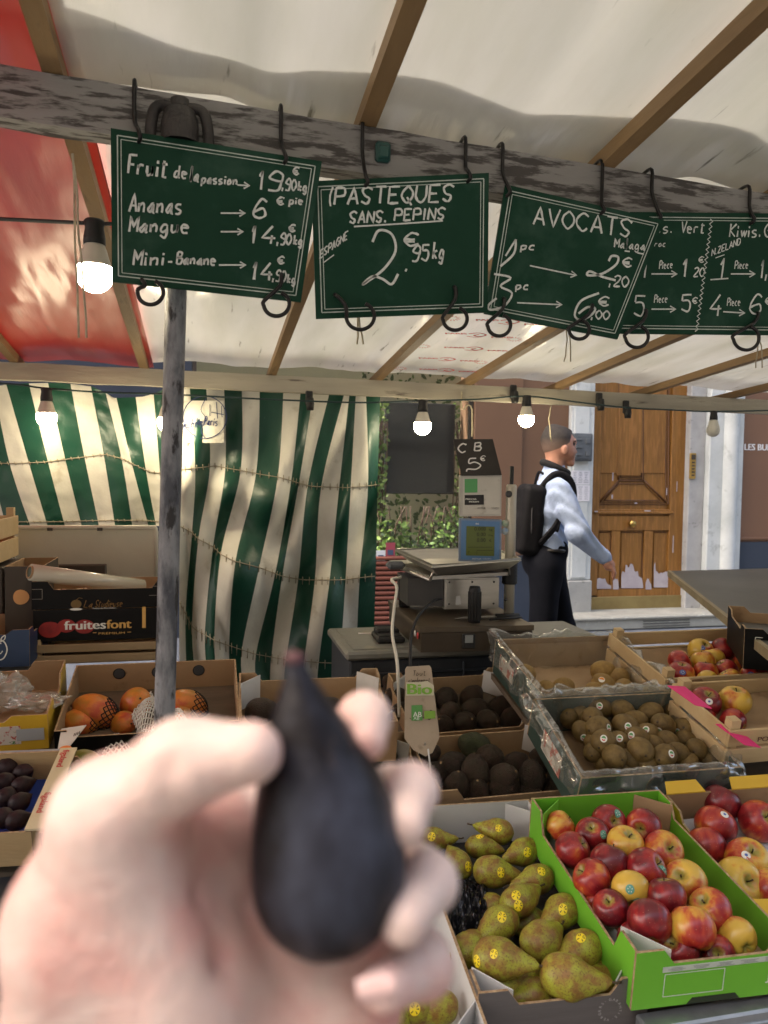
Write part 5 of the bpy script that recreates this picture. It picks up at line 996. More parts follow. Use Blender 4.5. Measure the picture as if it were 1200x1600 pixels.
m = MB(); m.grid(lambda u, v: K1.P(.012+.391*u, .012+.376*v, .014+.006*noise.noise(Vector((u*6, v*6, 2)))), 24, 24); m.grid(lambda u, v: K1.P(.012+.391*u, .389-.003*noise.noise(Vector((u*8, v*4, 0))), .014+.085*v), 24, 6); solo('lining_paper', m, P('kraft_paper', (.44, .31, .18), (.38, .26, .15), 6, .8, .3, 20), 'tan kraft paper lining the golden kiwi box', 'paper')
liner(K2, 'crinkled clear plastic around the heaped brown kiwis', .055, 3); liner(K1, 'crinkled clear plastic around the golden kiwi box', .07, 11)
for Bk, q in ((K2, [K2.P(-.0015, .10, .03), K2.P(-.0015, .22, .03), K2.P(-.0015, .22, .09), K2.P(-.0015, .10, .09)]), (K1, [K1.P(-.0015, .22, .04), K1.P(-.0015, .34, .04), K1.P(-.0015, .34, .09), K1.P(-.0015, .22, .09)])):
    m = MB(); m.prism(q, -Bk.ex*.001); part('printed_label', m, P('kiwi_label', (.55, .50, .42), (.50, .14, .10), 30, .6, lo=.52, hi=.56), Bk.t)
def kiw(x, y, rp=33, B=K2, h=.075, mat='kiwi', st=None, **k):
    a, b = q1(x, y); o_, n_ = B.plane(h); d = np.dot(onP(a, b, o_, n_)-CAM, FW); return dict(px=a, py=b, r=rp*.5333*d/1200*.95, h=h, kind='kiwi', mat=mat, st=[(*q1(s[0], s[1]), s[2]) for s in (st or [])], ax=k.pop('ax', V(rnd.uniform(-1, 1), rnd.uniform(-1, .3), rnd.uniform(-.3, .6))), **k)
fill(K2, [kiw(705, 272, 36, st=[(707, 268, 'k')], ax=V(1, .1, -.3)), kiw(645, 294, 30, h=.06), kiw(620, 306, 30, h=.055), kiw(685, 303, 34, h=.085), kiw(771, 281, 34), kiw(808, 263, 30, h=.06), kiw(855, 291, 35), kiw(930, 286, 34, h=.06), kiw(812, 312, 32, h=.08), kiw(783, 327, 36, h=.09, st=[(790, 328, 'k')]), kiw(892, 325, 37, h=.085, st=[(881, 342, 'k')]), kiw(956, 336, 35, h=.07, st=[(936, 345, 'k')]), kiw(703, 333, 37, h=.09, st=[(734, 332, 'k')], ax=V(-1, -.4, 0)), kiw(655, 344, 30, h=.07, st=[(660, 361, 'k')]), kiw(718, 373, 38, h=.10, st=[(719, 363, 'k')]), kiw(762, 372, 32, h=.085, st=[(765, 362, 'k')]), kiw(845, 350, 32, h=.085, st=[(842, 337, 'k')]), kiw(818, 364, 36, h=.09, st=[(799, 354, 'k')]), kiw(902, 371, 32, h=.085), kiw(749, 416, 36, h=.095, ax=V(.1, -1, .1)), kiw(826, 398, 40, h=.105, ax=V(-.2, -1, 0)), kiw(897, 414, 36, h=.10, st=[(918, 408, 'k')]), kiw(935, 405, 32, h=.09), kiw(990, 396, 34, h=.08), kiw(845, 441, 34, h=.075), kiw(792, 426, 32, h=.08), kiw(886, 440, 30, h=.075), kiw(965, 436, 33, h=.07), kiw(1030, 427, 30, h=.06), kiw(770, 452, 30, h=.06), kiw(688, 404, 31, h=.07), kiw(690, 372, 30, h=.065), kiw(868, 385, 30, h=.08), kiw(720, 440, 28, h=.055), kiw(905, 452, 28, h=.055), kiw(1000, 350, 30, h=.05), kiw(960, 370, 30, h=.065)], 'brown kiwi', 'in the nearer kiwi box', 'kiwi', 'brown kiwis in the nearer box', 12)
fill(K1, [kiw(716, 166, 32, K1, .06, 'gold_kiwi'), kiw(760, 187, 31, K1, .05, 'gold_kiwi'), kiw(718, 205, 32, K1, .06, 'gold_kiwi', [(713, 191, 'o')]), kiw(777, 217, 30, K1, .05, 'gold_kiwi'), kiw(600, 214, 31, K1, .04, 'gold_kiwi', ax=V(1, .1, .1)), kiw(552, 220, 28, K1, .035, 'gold_kiwi'), kiw(690, 226, 30, K1, .045, 'gold_kiwi'), kiw(489, 172, 28, K1, .05, 'gold_kiwi')], 'golden kiwi', 'in the rear kiwi box', 'kiwi', 'golden kiwis in the rear box', 9)
for i, (x, y, dx) in enumerate(((1043, 1072, 0), (1118, 1132, 1))):
    m = MB(); B = K2; c = at(x, y, 1.93); m.prism([c, c+V(.06, .015, -.01), c+V(.085, -.06, -.045), c+V(.03, -.07, -.03)], (0, 0, .002)); solo('pink_card', m, pinkp, 'bright pink card tucked '+('behind the corner of the kiwi liner' if i == 0 else 'under the large apples beside the kiwis'), 'card')

# ---- wooden apple crates at right
def slat_crate(FL, w, L, tilt, yaw, H, label, front=pinew):
    B = Box(); tilt, yaw = R_(tilt), R_(yaw); c, s = math.cos(yaw), math.sin(yaw); B.ex = V(c, s, 0); B.ey = V(-s*math.cos(tilt), c*math.cos(tilt), math.sin(tilt)); B.ez = np.cross(B.ex, B.ey); B.o = np.array(FL)-B.ez*H
    B.w, B.L, B.H = w, L, H; B.P = lambda x, y, z: B.o+B.ex*x+B.ey*y+B.ez*z; A = (B.ex, B.ey, B.ez); B.plane = lambda h: (B.P(0, 0, h), B.ez)
    B.t = thing('wooden_crate', B.P(w/2, L/2, 0), label, 'crate', 'wooden fruit crates')
    for nm, cx, cy, dx, dy in (('front_panel', w/2, .004, w, .008), ('back_panel', w/2, L-.004, w, .008), ('side_panel', .004, L/2, .008, L-.017), ('side_panel', w-.004, L/2, .008, L-.017)):
        m = MB(); k = H*.43
        for z in (.004+k/2, .014+k*1.5): m.box(B.P(cx, cy, z), (dx, dy, k), A, bev=.0015)
        part(nm, m, front if nm[:5] == 'front' else pinew, B.t)
    for x in (.022, w-.022):
        for y in (.022, L-.022): m = MB(); m.prism([B.P(x-.013, y-.013, .01), B.P(x+.013, y-.013, .01), B.P(x+.013, y+.013, .01), B.P(x-.013, y+.013, .01)], B.ez*(H+.012)); part('corner_post', m, pinew, B.t)
    m = MB(); m.box(B.P(w/2, L/2, .003), (w-.02, L-.02, .005), A); part('floor', m, kraft, B.t); return B
C1 = slat_crate(at(1040, 1061, 2.274), .50, .333, 12.5, .8, .105, 'pale wooden crate with red and yellow stickered apples at upper right')
C2 = slat_crate(at(1141, 1143, 1.905), .40, .25, 13, .5, .10, 'wooden crate with a few big apples on brown paper, nearer one')
m = MB(); m.grid(lambda u, v: C1.P(.012+.476*u, .012+.31*v, .012+.035*max(0, v-.85)*6+.008*noise.noise(Vector((u*6, v*6, 1)))), 24, 20); solo('lining_paper', m, MATS['kraft_paper'], 'kraft paper lining the upper apple crate', 'paper')
m = MB(); m.grid(lambda u, v: C2.P(.012+.376*u, .012+.226*v, .030+.03*v*v+.012*noise.noise(Vector((u*5, v*6, 7)))), 28, 24); solo('lining_paper', m, MATS['kraft_paper'], 'creased kraft paper under the big apples', 'paper')
m = MB(); put_text(m, 'POM', C2.P(.085, -.0004, .066), C2.ex, C2.ez, .013, .05, bold=.0006); part('lettering', m, P('brown_ink', (.12, .05, .03)), C2.t)
m = MB(); m.prism([C1.P(.0, -.006, .03), C1.P(.5, -.006, .03), C1.P(.5, -.006, .085), C1.P(.13, -.006, .085), C1.P(.115, -.006, .105), C1.P(.0, -.006, .10)], -C1.ey*.004); part('cardboard_front', m, kraft, C1.t)
def ap2(x, y, rp=38, B=C1, mat='apple_warm', h=.06, st=None, **k):
    a, b = q1(x, y); o_, n_ = B.plane(h); d = np.dot(onP(a, b, o_, n_)-CAM, FW); return dict(px=a, py=b, r=rp*.5333*d/1200, h=h, kind='apple%d' % rnd.randrange(3), mat=mat, st=[(*q1(s[0], s[1]), s[2]) for s in (st or [])], **k)
fill(C1, [ap2(1002, 106, 36, st=[(1008, 97, 'b')]), ap2(1067, 104, 34, mat='apple'), ap2(1140, 135, 38, mat='apple_gold', look='yellow flushed apple'), ap2(941, 141, 36, st=[(932, 128, 'b')]), ap2(1010, 140, 35, mat='apple_gold'), ap2(1076, 165, 35, mat='apple'), ap2(945, 174, 38, mat='apple', st=[(950, 170, 'b')]), ap2(1017, 172, 35, st=[(1018, 178, 'b')], mat='apple'), ap2(1088, 192, 34, st=[(1078, 183, 'b')], mat='apple_gold'), ap2(1152, 188, 37, st=[(1150, 175, 'b')]), ap2(1024, 198, 33, mat='apple_yellow'), ap2(1194, 182, 34, mat='apple'), ap2(1040, 130, 32)], 'stickered apple', 'in upper wooden crate', 'apple', 'apples in the upper wooden crate', 10)
fill(C2, [ap2(1015, 258, 45, C2, 'apple', .085, [(1028, 255, 'w')], label='big red apple with white sticker touching the kraft paper edge'), ap2(1103, 254, 46, C2, 'apple_gold', .085, ax=tw(0, -.2, .9), label='big yellow green apple flushed red on kraft paper'), ap2(1012, 287, 34, C2, 'apple', .065, label='small red apple partly under the stickered big apple'), ap2(1096, 318, 42, C2, 'apple_red', .06, ax=tw(-.4, .6, .2), label='red apple lying nearest on the kraft paper')], '', '', 'apple', 'big apples on kraft paper', 8)

# ---- mangos
fm = P('foam_net_white', (.68, .67, .62), rough=.8); bn_ = P('net_black', (.015, .015, .014), rough=.6)
BM = crate('mango_box', 'brown and black cardboard box with round holes holding netted mangos', at(84, 1143, 2.093), .50, .385, R_(13.5), 0, .115, kraft, blackp, (.022, 0, .0, .0), .03)
for x in (.13, .25, .38):
    m = MB(); m.prism([BM.P(x+.016*math.cos(a), .3785, .082+.016*math.sin(a)) for a in np.linspace(0, 6.28, 25)[:-1]], -BM.ey*.001); part('hand_hole', m, P('dark_hole_grey', (.05, .055, .06)), BM.t)
    m = MB(); m.lathe([(.016, .0005), (.0195, .0008), (.0195, .0)], BM.P(x, .3792, .082), -BM.ey, 18); part('hole_rim', m, ink, BM.t)
def mango(x, y, r, h=.05, ax=(1, 0, .2), net=None, B=BM, mat='mango', label=''):
    pos = onP(x, y, *B.plane(h)); o = fruit('mango', mat, pos, r, V(*ax), label, 'mango', 'mangos in the display boxes', .5)
    if net:
        S_ = FR['mango'][1]; m = MB(); mt, z0, z1 = net
        pt = lambda th, ph: S_(V(math.sin(th)*math.cos(ph), math.sin(th)*math.sin(ph), math.cos(th)))*1.03
        N = 16
        for s in (-1, 1):
            for i in range(N): m.tube([pt(z0+(z1-z0)*k/10, 2*math.pi*i/N+s*k*.13) for k in range(11)], .03, 4)
        q = bpy.data.objects.new('net', mesh_of('net', m, mt)); COL.objects.link(q); q.parent = o
mango(150, 1112, .053, .06, (-.9, .1, .25), (bn_, 2.0, 3.0), label='large orange mango at left of its box with black net')
mango(212, 1099, .047, .055, (.3, -.9, .5), None, label='orange red mango showing its stalk end in the middle of the box')
mango(128, 1128, .042, .045, (-1, -.2, .1), (bn_, 2.0, 3.0), label='smaller red mango at the front left corner of its box')
mango(294, 1101, .047, .055, (-.9, -.1, .3), (bn_, 1.7, 3.0), label='orange mango half wrapped in black net right of the pole')
mango(286, 1119, .036, .04, (-.8, -.3, .2), (bn_, 1.8, 3.0), label='small mango low behind white foam net, right of pole')
mango(193, 1130, .036, .04, (.5, -.8, .2), None, label='orange mango partly under the white foam net')
def foam(pts, Bd, label, rows=11, cols=7, th=.0022, seed=0):
    """knitted foam sleeve: diamond lattice over a bulging quad; pts are photo corners TL TR BR BL"""
    q = [onP(x, y, *BM.plane(Bd)) for x, y in pts]; up = BM.ez
    def f(u, v): p = (q[0]*(1-u)+q[1]*u)*(1-v)+(q[3]*(1-u)+q[2]*u)*v; return p+up*(.035*math.sin(math.pi*u)*math.sin(math.pi*min(max(v, .08), .92))+.006*noise.noise(Vector((u*4, v*4, seed))))
    m = MB()
    for s in (-1, 1):
        for i in range(-cols, 2*cols+1):
            line = []
            for k in range(rows*2+1):
                u = (i+s*k/2.)/cols; v = k/(rows*2)
                if 0 <= u <= 1: line.append(f(u, v)+up*(.0015*s))
            if len(line) > 1: m.tube(line, th, 5)
    solo('foam_net', m, fm, label, 'foam net', 'white foam fruit nets')
foam([(205, 1118), (236, 1080), (258, 1125), (222, 1165)], .075, 'white foam net lying over mangos left of the pole', 9, 6)
foam([(268, 1112), (284, 1110), (300, 1142), (262, 1150)], .07, 'white foam net hanging over the box edge right of the pole', 7, 5, seed=3)
foam([(165, 1152), (205, 1150), (214, 1186), (158, 1188)], .04, 'white foam net above the green mango', 7, 6, seed=5)
foam([(105, 1206), (140, 1188), (150, 1235), (96, 1230)], .0, 'white foam net tucked below the green mango', 7, 6, seed=8)
BL_ = crate('papaya_box', 'open cardboard box with orange printed white flaps left of the hand', at(58, 1302, 1.72), .40, .30, R_(13), 0, .11, kraft, blackp, (.03, .0, .03, .0), .04)
for (pts, cx, cy) in (([(88, 1183), (96, 1140), (135, 1134), (100, 1178)], 102, 1170), ([(66, 1252), (78, 1216), (92, 1212), (96, 1240)], 78, 1232)):
    m = MB(); q = [onP(x, y, *BL_.plane(.113)) for x, y in pts]; m.prism(q, BL_.ez*.003); fl = part('printed_flap', m, white, BL_.t)
    m = MB(); c = onP(cx, cy, *BL_.plane(.1165)); m.lathe([(0, .001), (.014, .001), (.016, 0)], c, BL_.ez, 16); part('orange_print', m, orange, fl)
    m = MB(); c = onP(cx+14, cy-22, *BL_.plane(.1168)); 
    for i in range(4): m.box(c+BL_.ex*(.004*i)+BL_.ey*(.003*i), (.002, .014, .0006), (BL_.ex, BL_.ey, BL_.ez))
    part('small_print', m, ink, fl)
fruit('mango', 'mango_green', onP(124, 1198, *BL_.plane(.06)), .042, V(.9, -.2, .3), 'green mango in the box with orange printed flaps', 'mango', 'mangos in the display boxes', 1.)
fruit('mango', 'mango', onP(190, 1215, *BL_.plane(.05)), .045, V(.2, -.9, .3), 'orange mango hidden under the thumb', 'mango', 'mangos in the display boxes', 1.)
# ---- box of figs at the far left
FB = crate('fig_box', 'wooden fig box with red lettering on its pale rim at left edge', at(-136, 1310, 1.62), .235, .31, R_(13), R_(-4), .085, pinew, [pinew]*4, (0, 0, 0, 0), .05, floor=P('blue_film', (.02, .06, .35), rough=.4))
m = MB(); rim = [FB.P(.222, .0, .087), FB.P(.262, .0, .087), FB.P(.262, .31, .087), FB.P(.222, .31, .087)]; m.prism(rim, FB.ez*.005); rm = part('rim_board', m, P('rim_cream', (.62, .55, .36), (.56, .48, .30), 5, .6), FB.t)
m = MB(); put_text(m, 'figsland', FB.P(.232, .125, .0925), -FB.ey, FB.ex, .0155, .072, bold=.0006); put_text(m, 'figsland', FB.P(.232, .298, .0925), -FB.ey, FB.ex, .0155, .072, bold=.0006); part('red_lettering', m, redp, rm)
m = MB(); m.box(FB.P(.11, .335, .02), (.25, .02, .10), (FB.ex, FB.ey, FB.ez), bev=.003); part('rear_panel', m, P('grey_plastic', (.30, .33, .36), (.26, .28, .31), 5, .5), FB.t)
for i, (x, y, lb) in enumerate(((12, 1200, 'wrinkled dark fig nearest the back of the fig box'), (36, 1208, 'dark fig beside the lettered rim, upper one'), (8, 1222, 'dark fig at left edge, above the lowest pair'), (34, 1228, 'dark fig in the middle beside the lettered rim'), (10, 1246, 'dark fig low at the left edge of the photo'), (30, 1254, 'reddish dark fig low beside the lettered rim'), (6, 1278, 'lowest dark fig in the fig box'), (26, 1282, 'dark fig at the front of fig box, beside the rim'))):
    fruit('fig', 'fig', onP(x, y, *FB.plane(.05)), .024, V(rnd.uniform(-1, 1), rnd.uniform(-.5, 1), .3), lb, 'fig', 'figs in the fig box')
# ---- yellow edged box with clear bags behind it
YB_ = crate('produce_box', 'yellow printed cardboard box with crumpled clear bags at left edge', at(74, 1116, 2.10)-V(.45, .01, 0), .45, .33, R_(13), R_(1.2), .105, kraft, [ylw, ylw, kraft, ylw], (.018, .035, .03, .03), .09)
m = MB(); m.prism([YB_.P(.02, -.0005, .02), YB_.P(.38, -.0005, .02), YB_.P(.38, -.0005, .075), YB_.P(.02, -.0005, .075)], -YB_.ey*.001); part('green_red_print', m, P('label_print', (.60, .55, .50), (.45, .08, .06), 40, .6, lo=.56, hi=.6, c3=(.06, .20, .05), s3=30, lo3=.6, hi3=.64), YB_.t)
m = MB(); m.prism([YB_.P(.37, -.0025, .03), YB_.P(.44, -.0025, .03), YB_.P(.44, -.0025, .066), YB_.P(.37, -.0025, .066)], -YB_.ey*.001); part('paper_label', m, P('grey_label', (.38, .40, .42)), YB_.t)
bag = film('bag_film', milk=.22)
for i, (x, y, r, lb) in enumerate(((4, 1082, .075, 'crumpled clear plastic bag bulging at the left edge'), (60, 1096, .085, 'flattened clear plastic bag in the yellow box'))):
    c = onP(x, y, *YB_.plane(.07)); m = MB()
    m.grid(lambda u, v: c+(lambda d: d*r*(.8+.4*noise.noise(Vector((d[0]*2.2, d[1]*2.2, d[2]*2.2+i*5)))+.22*noise.noise(Vector((d[0]*6, d[1]*6, d[2]*6+i*3))))*V(1.1, .9, .85 if i == 0 else .28))(V(math.sin(math.pi*v)*math.cos(6.2832*u), math.sin(math.pi*v)*math.sin(6.2832*u), math.cos(math.pi*v))), 44, 30); solo('plastic_bag', m, bag, lb, 'plastic bag', 'clear bags in the yellow box')

# ================================================================== STACK OF BOXES AT THE REAR LEFT
YS = 2.74; z_ = lambda x, y, Y=YS: float(onY(x, y, Y)[2]); x_ = lambda x, y, Y=YS: float(onY(x, y, Y)[0])
zt = z_(120, 1038); t = thing('side_table', ((-1.25), 3.0, 0), 'low grey plank table under the stacked boxes at rear left', 'table'); m = MB(); m.box((-1.28, 3.05, zt-.012), (1.5, .72, .024), bev=.003); m.box((-1.28, 2.71, zt-.20), (1.5, .016, .34), bev=.002); part('table_top', m, P('grey_plank', (.26, .25, .23), (.18, .17, .16), 3, .8, .2, 20, stretch=(.4, 3, 3)), t)
for x in (-1.95, -.6):
    for y in (2.75, 3.35): m = MB(); m.tube([(x, y, 0), (x, y, zt-.025)], .02, 8); part('leg', m, galv, t)
xl, xr = x_(46, 1000), x_(262, 1000)
oldpine = P('old_pine', (.40, .30, .17), (.30, .22, .12), 3, .75, .2, 24, stretch=(.5, 3, 3), c3=(.2, .14, .08), s3=7)
C3 = slat_crate(V(xl, YS-.01, z_(120, 1008)), xr-xl, .34, 0, 0, z_(120, 1008)-zt-.003, 'old pale wooden crate carrying the black fruit boxes', oldpine)
zA, zB, zC = z_(120, 1006), z_(120, 944), z_(120, 897)
C3top = z_(120, 1008)+.014
bx1 = crate('fruit_box', 'black cardboard box printed with tomatoes and fruitesfont lettering', V(xl+.012, YS, C3top+.108), .45, .31, 0, 0, .106, kraft, blackp, (.0, .02, .02, .02), .06, group='black boxes stacked at rear left')
yy = YS-.0005
m = MB(); o = onY(101, 984, yy); put_text(m, 'fruites', o, (1, 0, 0), (0, 0, 1), .030, onY(165, 984, yy)[0]-o[0], bold=.0016); part('lettering', m, P('print_white', (.7, .72, .66)), bx1.t)
m = MB(); o = onY(167, 982, yy); put_text(m, 'font', o, (1, 0, 0), (0, 0, 1), .030, onY(205, 982, yy)[0]-o[0], bold=.0016); o = onY(154, 985.5+6, yy); put_text(m, 'PREMIUM', o+V(0, 0, 0), (1, 0, 0), (0, 0, 1), .0075, .085); m.box(onY(150, 988.5, yy)+V(-.004, -.0012, 0), (.012, .0006, .002)); m.box(onY(202, 987.5, yy)+V(.0, -.0012, 0), (.012, .0006, .002)); part('lettering', m, P('print_gold', (.60, .36, .10)), bx1.t)
m = MB()
for x, y, r in ((78, 984, .034), (104, 978, .028), (132, 979, .030)): c = onY(x, y, yy); m.prism([c+V(r*math.cos(a)*1.05, -.0004*(x > 90), r*math.sin(a)*.8) for a in np.linspace(0, 6.28, 25)[:-1]], (0, -.0006, 0))
part('tomato_print', m, P('tomato_print', (.36, .02, .015), (.16, .01, .01), 14, .45), bx1.t)
m = MB(); m.box(onY(225, 964, yy)+V(0, -.001, 0), (.012, .001, .075)); part('gold_strip', m, P('print_gold', (.60, .36, .10)), bx1.t)
bx2 = crate('fruit_box', 'upper black cardboard box with gold script lettering, film roll on top', V(xl+.008, YS-.002, C3top+.110+.094), .455, .31, 0, 0, .093, kraft, blackp, (.028, .03, .03, .03), .05, group='black boxes stacked at rear left')
yy = YS-.003
m = MB(); chalk(m, 'La', 131, 949, 15, 11, lambda x, y: onY(x, y, yy), NY, 0, .0018, .35); chalk(m, 'Studieuse', 148, 949, 44, 11, lambda x, y: onY(x, y, yy), NY, -.04, .0018, .3); part('lettering', m, P('print_gold_dark', (.24, .13, .03)), bx2.t)
m = MB(); o = onY(145, 951.5, yy); put_text(m, 'Fruits du Roussillon', o, (1, 0, 0), (0, 0, 1), .005, .075); part('lettering', m, P('print_white', (.7, .72, .66)), bx2.t)
m = MB(); c = onY(119, 944, yy); m.prism([c+V(.017*math.cos(a), 0, .015*math.sin(a)) for a in np.linspace(0, 6.28, 21)[:-1]], (0, -.0008, 0)); m.prism([c+V(.02*math.cos(a), -.001, -.017+.004*math.sin(a)) for a in np.linspace(0, 6.28, 17)[:-1]], (0, -.0008, 0), 1); m.tube([c+V(0, -.001, .014), c+V(.01, -.001, .022), c+V(.02, -.001, .019)], .001, 4); part('emblem', m, [P('print_brown', (.16, .10, .03)), P('print_white', (.7, .72, .66))], bx2.t)
for (x0, x1, y0, y1) in ((50, 66, 921, 936), (233, 246, 916, 930)):
    m = MB(); a, b = onY(x0, y0, YS-.0025), onY(x1, y1, YS-.0025); 
    for p, q in ((V(a[0], 0, a[2]), V(b[0], 0, a[2])), (V(b[0], 0, a[2]), V(b[0], 0, b[2])), (V(b[0], 0, b[2]), V(a[0], 0, b[2]))): m.ribbon([p+V(0, YS-.0028, 0), q+V(0, YS-.0028, 0)], .0015, NY)
    part('fold_line', m, P('worn_edge', (.22, .20, .17)), bx2.t)
for i, (x, y, lb) in enumerate(((95, 934, 'orange fruit just showing over the rim of the upper black box, left'), (130, 932, 'orange fruit showing in the middle of the upper black box'))): fruit('apple0', 'mango', onY(x, y, YS+.12), .035, V(0, 0, 1), lb, 'fruit', 'fruit in the upper black box')
m = MB(); a, b = onY(48, 894, YS+.0), onY(222, 917, YS+.24); m.tube([a, b], .028, 24); ax = unit(b-a); t = thing('film_roll', (a+b)/2-V(0, 0, .028), 'thick roll of clear wrapping film lying on the black boxes', 'film roll'); part('film', m, P('wrap_film', (.56, .53, .43), (.48, .45, .36), 3, .22, .1, 30, stretch=(1, 1, 1), coat=.5), t)
m = MB(); m.lathe([(.018, -.006), (.022, -.006), (.022, .02), (.018, .02), (.018, -.006)], a-ax*.0, ax, 20); m.lathe([(.0, .0), (.0175, .0)], a+ax*.003-ax*.006, ax, 20, mat=1); part('core', m, [kraft, P('dark_hole', (.02, .03, .01))], t)
# pale panel, dark box with fruit print, blue box and crate at the edge
pl = P('dented_white_metal', (.62, .585, .47), (.54, .51, .40), 1.5, .42, .25, 5, c3=(.20, .16, .10), s3=22, lo3=.68, hi3=.74, metal=.15)
m = MB(); a, b = onY(22, 824, 3.3), onY(246, 922, 3.3); m.box((a+b)/2+V(0, .02, -.06), (b[0]-a[0], .03, a[2]-b[2]+.12), bev=.006)
m.tube([onY(22, 930, 3.29), onY(22, 824, 3.29), onY(243, 824, 3.29), onY(244, 830, 3.29), onY(244, 930, 3.29)], .009, 8)
for x in (78, 156): m.box(onY(x, 827, 3.275), (.02, .01, .012), mat=1)
solo('metal_panel', m, [pl, P('dark_metal', (.05, .04, .03), rough=.4)], 'dented whitish metal panel standing behind the black fruit boxes', 'panel')
m = MB(); a, b = onY(70, 883, 3.22), onY(166, 925, 3.22); m.box((a+b)/2, (b[0]-a[0], .05, a[2]-b[2]), bev=.003); solo('box', m, P('brown_black', (.05, .04, .028), (.065, .05, .035), 4, .6), 'dark flat box behind the film roll', 'box')
bd = crate('fruit_box', 'dark cardboard box standing on end with an orange fruit print', V(x_(8, 980, 2.86), 2.86, z_(20, 885, 2.86)), .125, .28, 0, 0, z_(20, 885, 2.86)-zt, kraft, P('brown_black', (.05, .04, .028)), (0, 0, 0, 0), .02, group='boxes stacked at the rear left')
m = MB(); c = onY(32, 933, 2.858); m.prism([c+V(.026*math.cos(a)*(1+.1*math.cos(a)), 0, .026*math.sin(a)) for a in np.linspace(0, 6.28, 25)[:-1]], (0, -.001, 0)); part('fruit_print', m, P('apricot_print', (.62, .33, .12)), bd.t)
bb = crate('apple_carton', 'blue apple carton with a white outlined apple at left edge', V(x_(-75, 1000, 2.62), 2.62, z_(0, 985, 2.62)), x_(46, 1000, 2.62)-x_(-75, 1000, 2.62), .3, 0, 0, .118, kraft, bluep, (.015, .02, .0, .02), .05, group='boxes stacked at the rear left')
sB_ = lambda x, y: onY(x, y, 2.6185); m = MB(); chalk_line(m, [(2, 1000), (8, 1005), (11, 1016), (6, 1028), (-2, 1031), (-12, 1026), (-15, 1014), (-11, 1004), (-5, 1002), (2, 1006)], sB_, NY, .004); chalk_line(m, [(0, 1003), (3, 996), (8, 993), (7, 999), (1, 1003)], sB_, NY, .003); chalk_line(m, [(-9, 1018), (-4, 1022), (1, 1021), (4, 1017)], sB_, NY, .003); part('apple_outline', m, P('print_white', (.7, .72, .66)), bb.t)
solo_c = slat_crate(V(x_(-128, 900, 2.9), 2.88, z_(0, 808, 2.9)), x_(17, 850, 2.9)-x_(-110, 850, 2.9), .3, 0, 0, z_(0, 808, 2.9)-z_(0, 882, 2.9), 'brown slatted crate stacked high at the left edge', P('crate_brown', (.34, .20, .10), (.26, .15, .07), 4, .7))
m = MB(); a = onY(-64, 884, 2.9); m.box(a+V(0, .17, -.22), (.27, .3, .42), bev=.004); solo('box', m, P('brown_black', (.05, .04, .028)), 'dark brown carton carrying the slatted crate at left edge', 'box')

# ================================================================== COUNTER, CASH DRAWER AND SCALE
ZC = .90; A = onZ(541, 1020, ZC); Bk = onZ(515, 983, ZC); xr = A[0]+1.0; yb = Bk[1]+.02
t = thing('counter', ((A[0]+xr)/2, (A[1]+yb)/2, 0), 'worn grey counter carrying the cash drawer and the scale', 'counter')
cm = P('counter_grey', (.24, .24, .21), (.17, .17, .15), 4, .5, .15, 30, c3=(.32, .29, .2), s3=6, lo3=.6, hi3=.75, metal=.2); dk = P('dark_panel', (.022, .026, .032), (.03, .034, .04), 5, .55)
m = MB(); m.box(((A[0]+xr)/2, (A[1]+yb)/2, ZC-.015), (xr-A[0], yb-A[1], .03), bev=.008); m.box(((A[0]+xr)/2, (A[1]+yb)/2, ZC+.001), (xr-A[0]-.06, yb-A[1]-.06, .006), bev=.002); part('counter_top', m, cm, t)
m = MB(); m.box(((A[0]+xr)/2, (A[1]+yb)/2, (ZC-.035)/2), (xr-A[0]-.03, yb-A[1]-.03, ZC-.035), bev=.006)
for i in range(6): m.box((A[0]+.1+i*.16, A[1]+.009, .6), (.006, .012, .5), bev=.002)
for zz_ in (.82, .7): m.box(((A[0]+xr)/2, A[1]+.011, zz_), (xr-A[0]-.05, .01, .008), bev=.002)
part('cabinet', m, dk, t)
ZD = .99; fl, fr, bl = onZ(658, 980, ZD), onZ(832, 976.5, ZD), onZ(602, 938, ZD); u = unit(fr-fl); w = bl-fl; w = w-u*np.dot(w, u)*.6; wd = np.linalg.norm(fr-fl); dp = np.linalg.norm(w); w = unit(w)
t = thing('cash_drawer', V(*((fl+fr)/2+w*dp/2)[:2], ZC), 'dark brown cash drawer below the scale', 'cash drawer'); brd = P('drawer_brown', (.045, .032, .022), (.06, .045, .03), 3, .38, .05, 30); Zv = V(0, 0, 1)
m = MB(); b0 = [fl-Zv*.086, fr-Zv*.086, fr+w*dp-Zv*.086, fl+w*dp-Zv*.086]; m.prism(b0, Zv*.066); part('drawer', m, brd, t)
m = MB(); k = .004; m.prism([fl-u*k-w*k-Zv*.018, fr+u*k-w*k-Zv*.018, fr+u*k+w*(dp+k)-Zv*.018, fl-u*k+w*(dp+k)-Zv*.018], Zv*.018); part('lid', m, P('drawer_lid', (.07, .058, .045), (.10, .075, .045), 2.5, .45, .1, 20), t)
m = MB(); c = fl+u*wd*.42-Zv*.05; m.box(c-w*.001, (.045, .012, .05), (u, w, Zv), bev=.002); m.box(c-w*.0075+Zv*.008, (.028, .004, .026), (u, w, Zv), mat=1); part('drawer_lock', m, [ink, galv], t)
m = MB(); 
for i, (xo, cmat) in enumerate(((-.0, 0), (.0, 1))): m.lathe([(.011, 0), (.011, .002), (0, .0022)], fl+w*(.03+.04*i)-u*.0035-Zv*.035, -u, 14, mat=cmat)
part('round_sticker', m, [sR, sW], t)
ZZ = lambda x, y, z: onZ(x, y, z)
st = thing('weighing_scale', V(*((fl+fr)/2+w*dp/2)[:2], ZD), 'steel market scale with tray, blue rimmed display and upright mast', 'weighing scale')
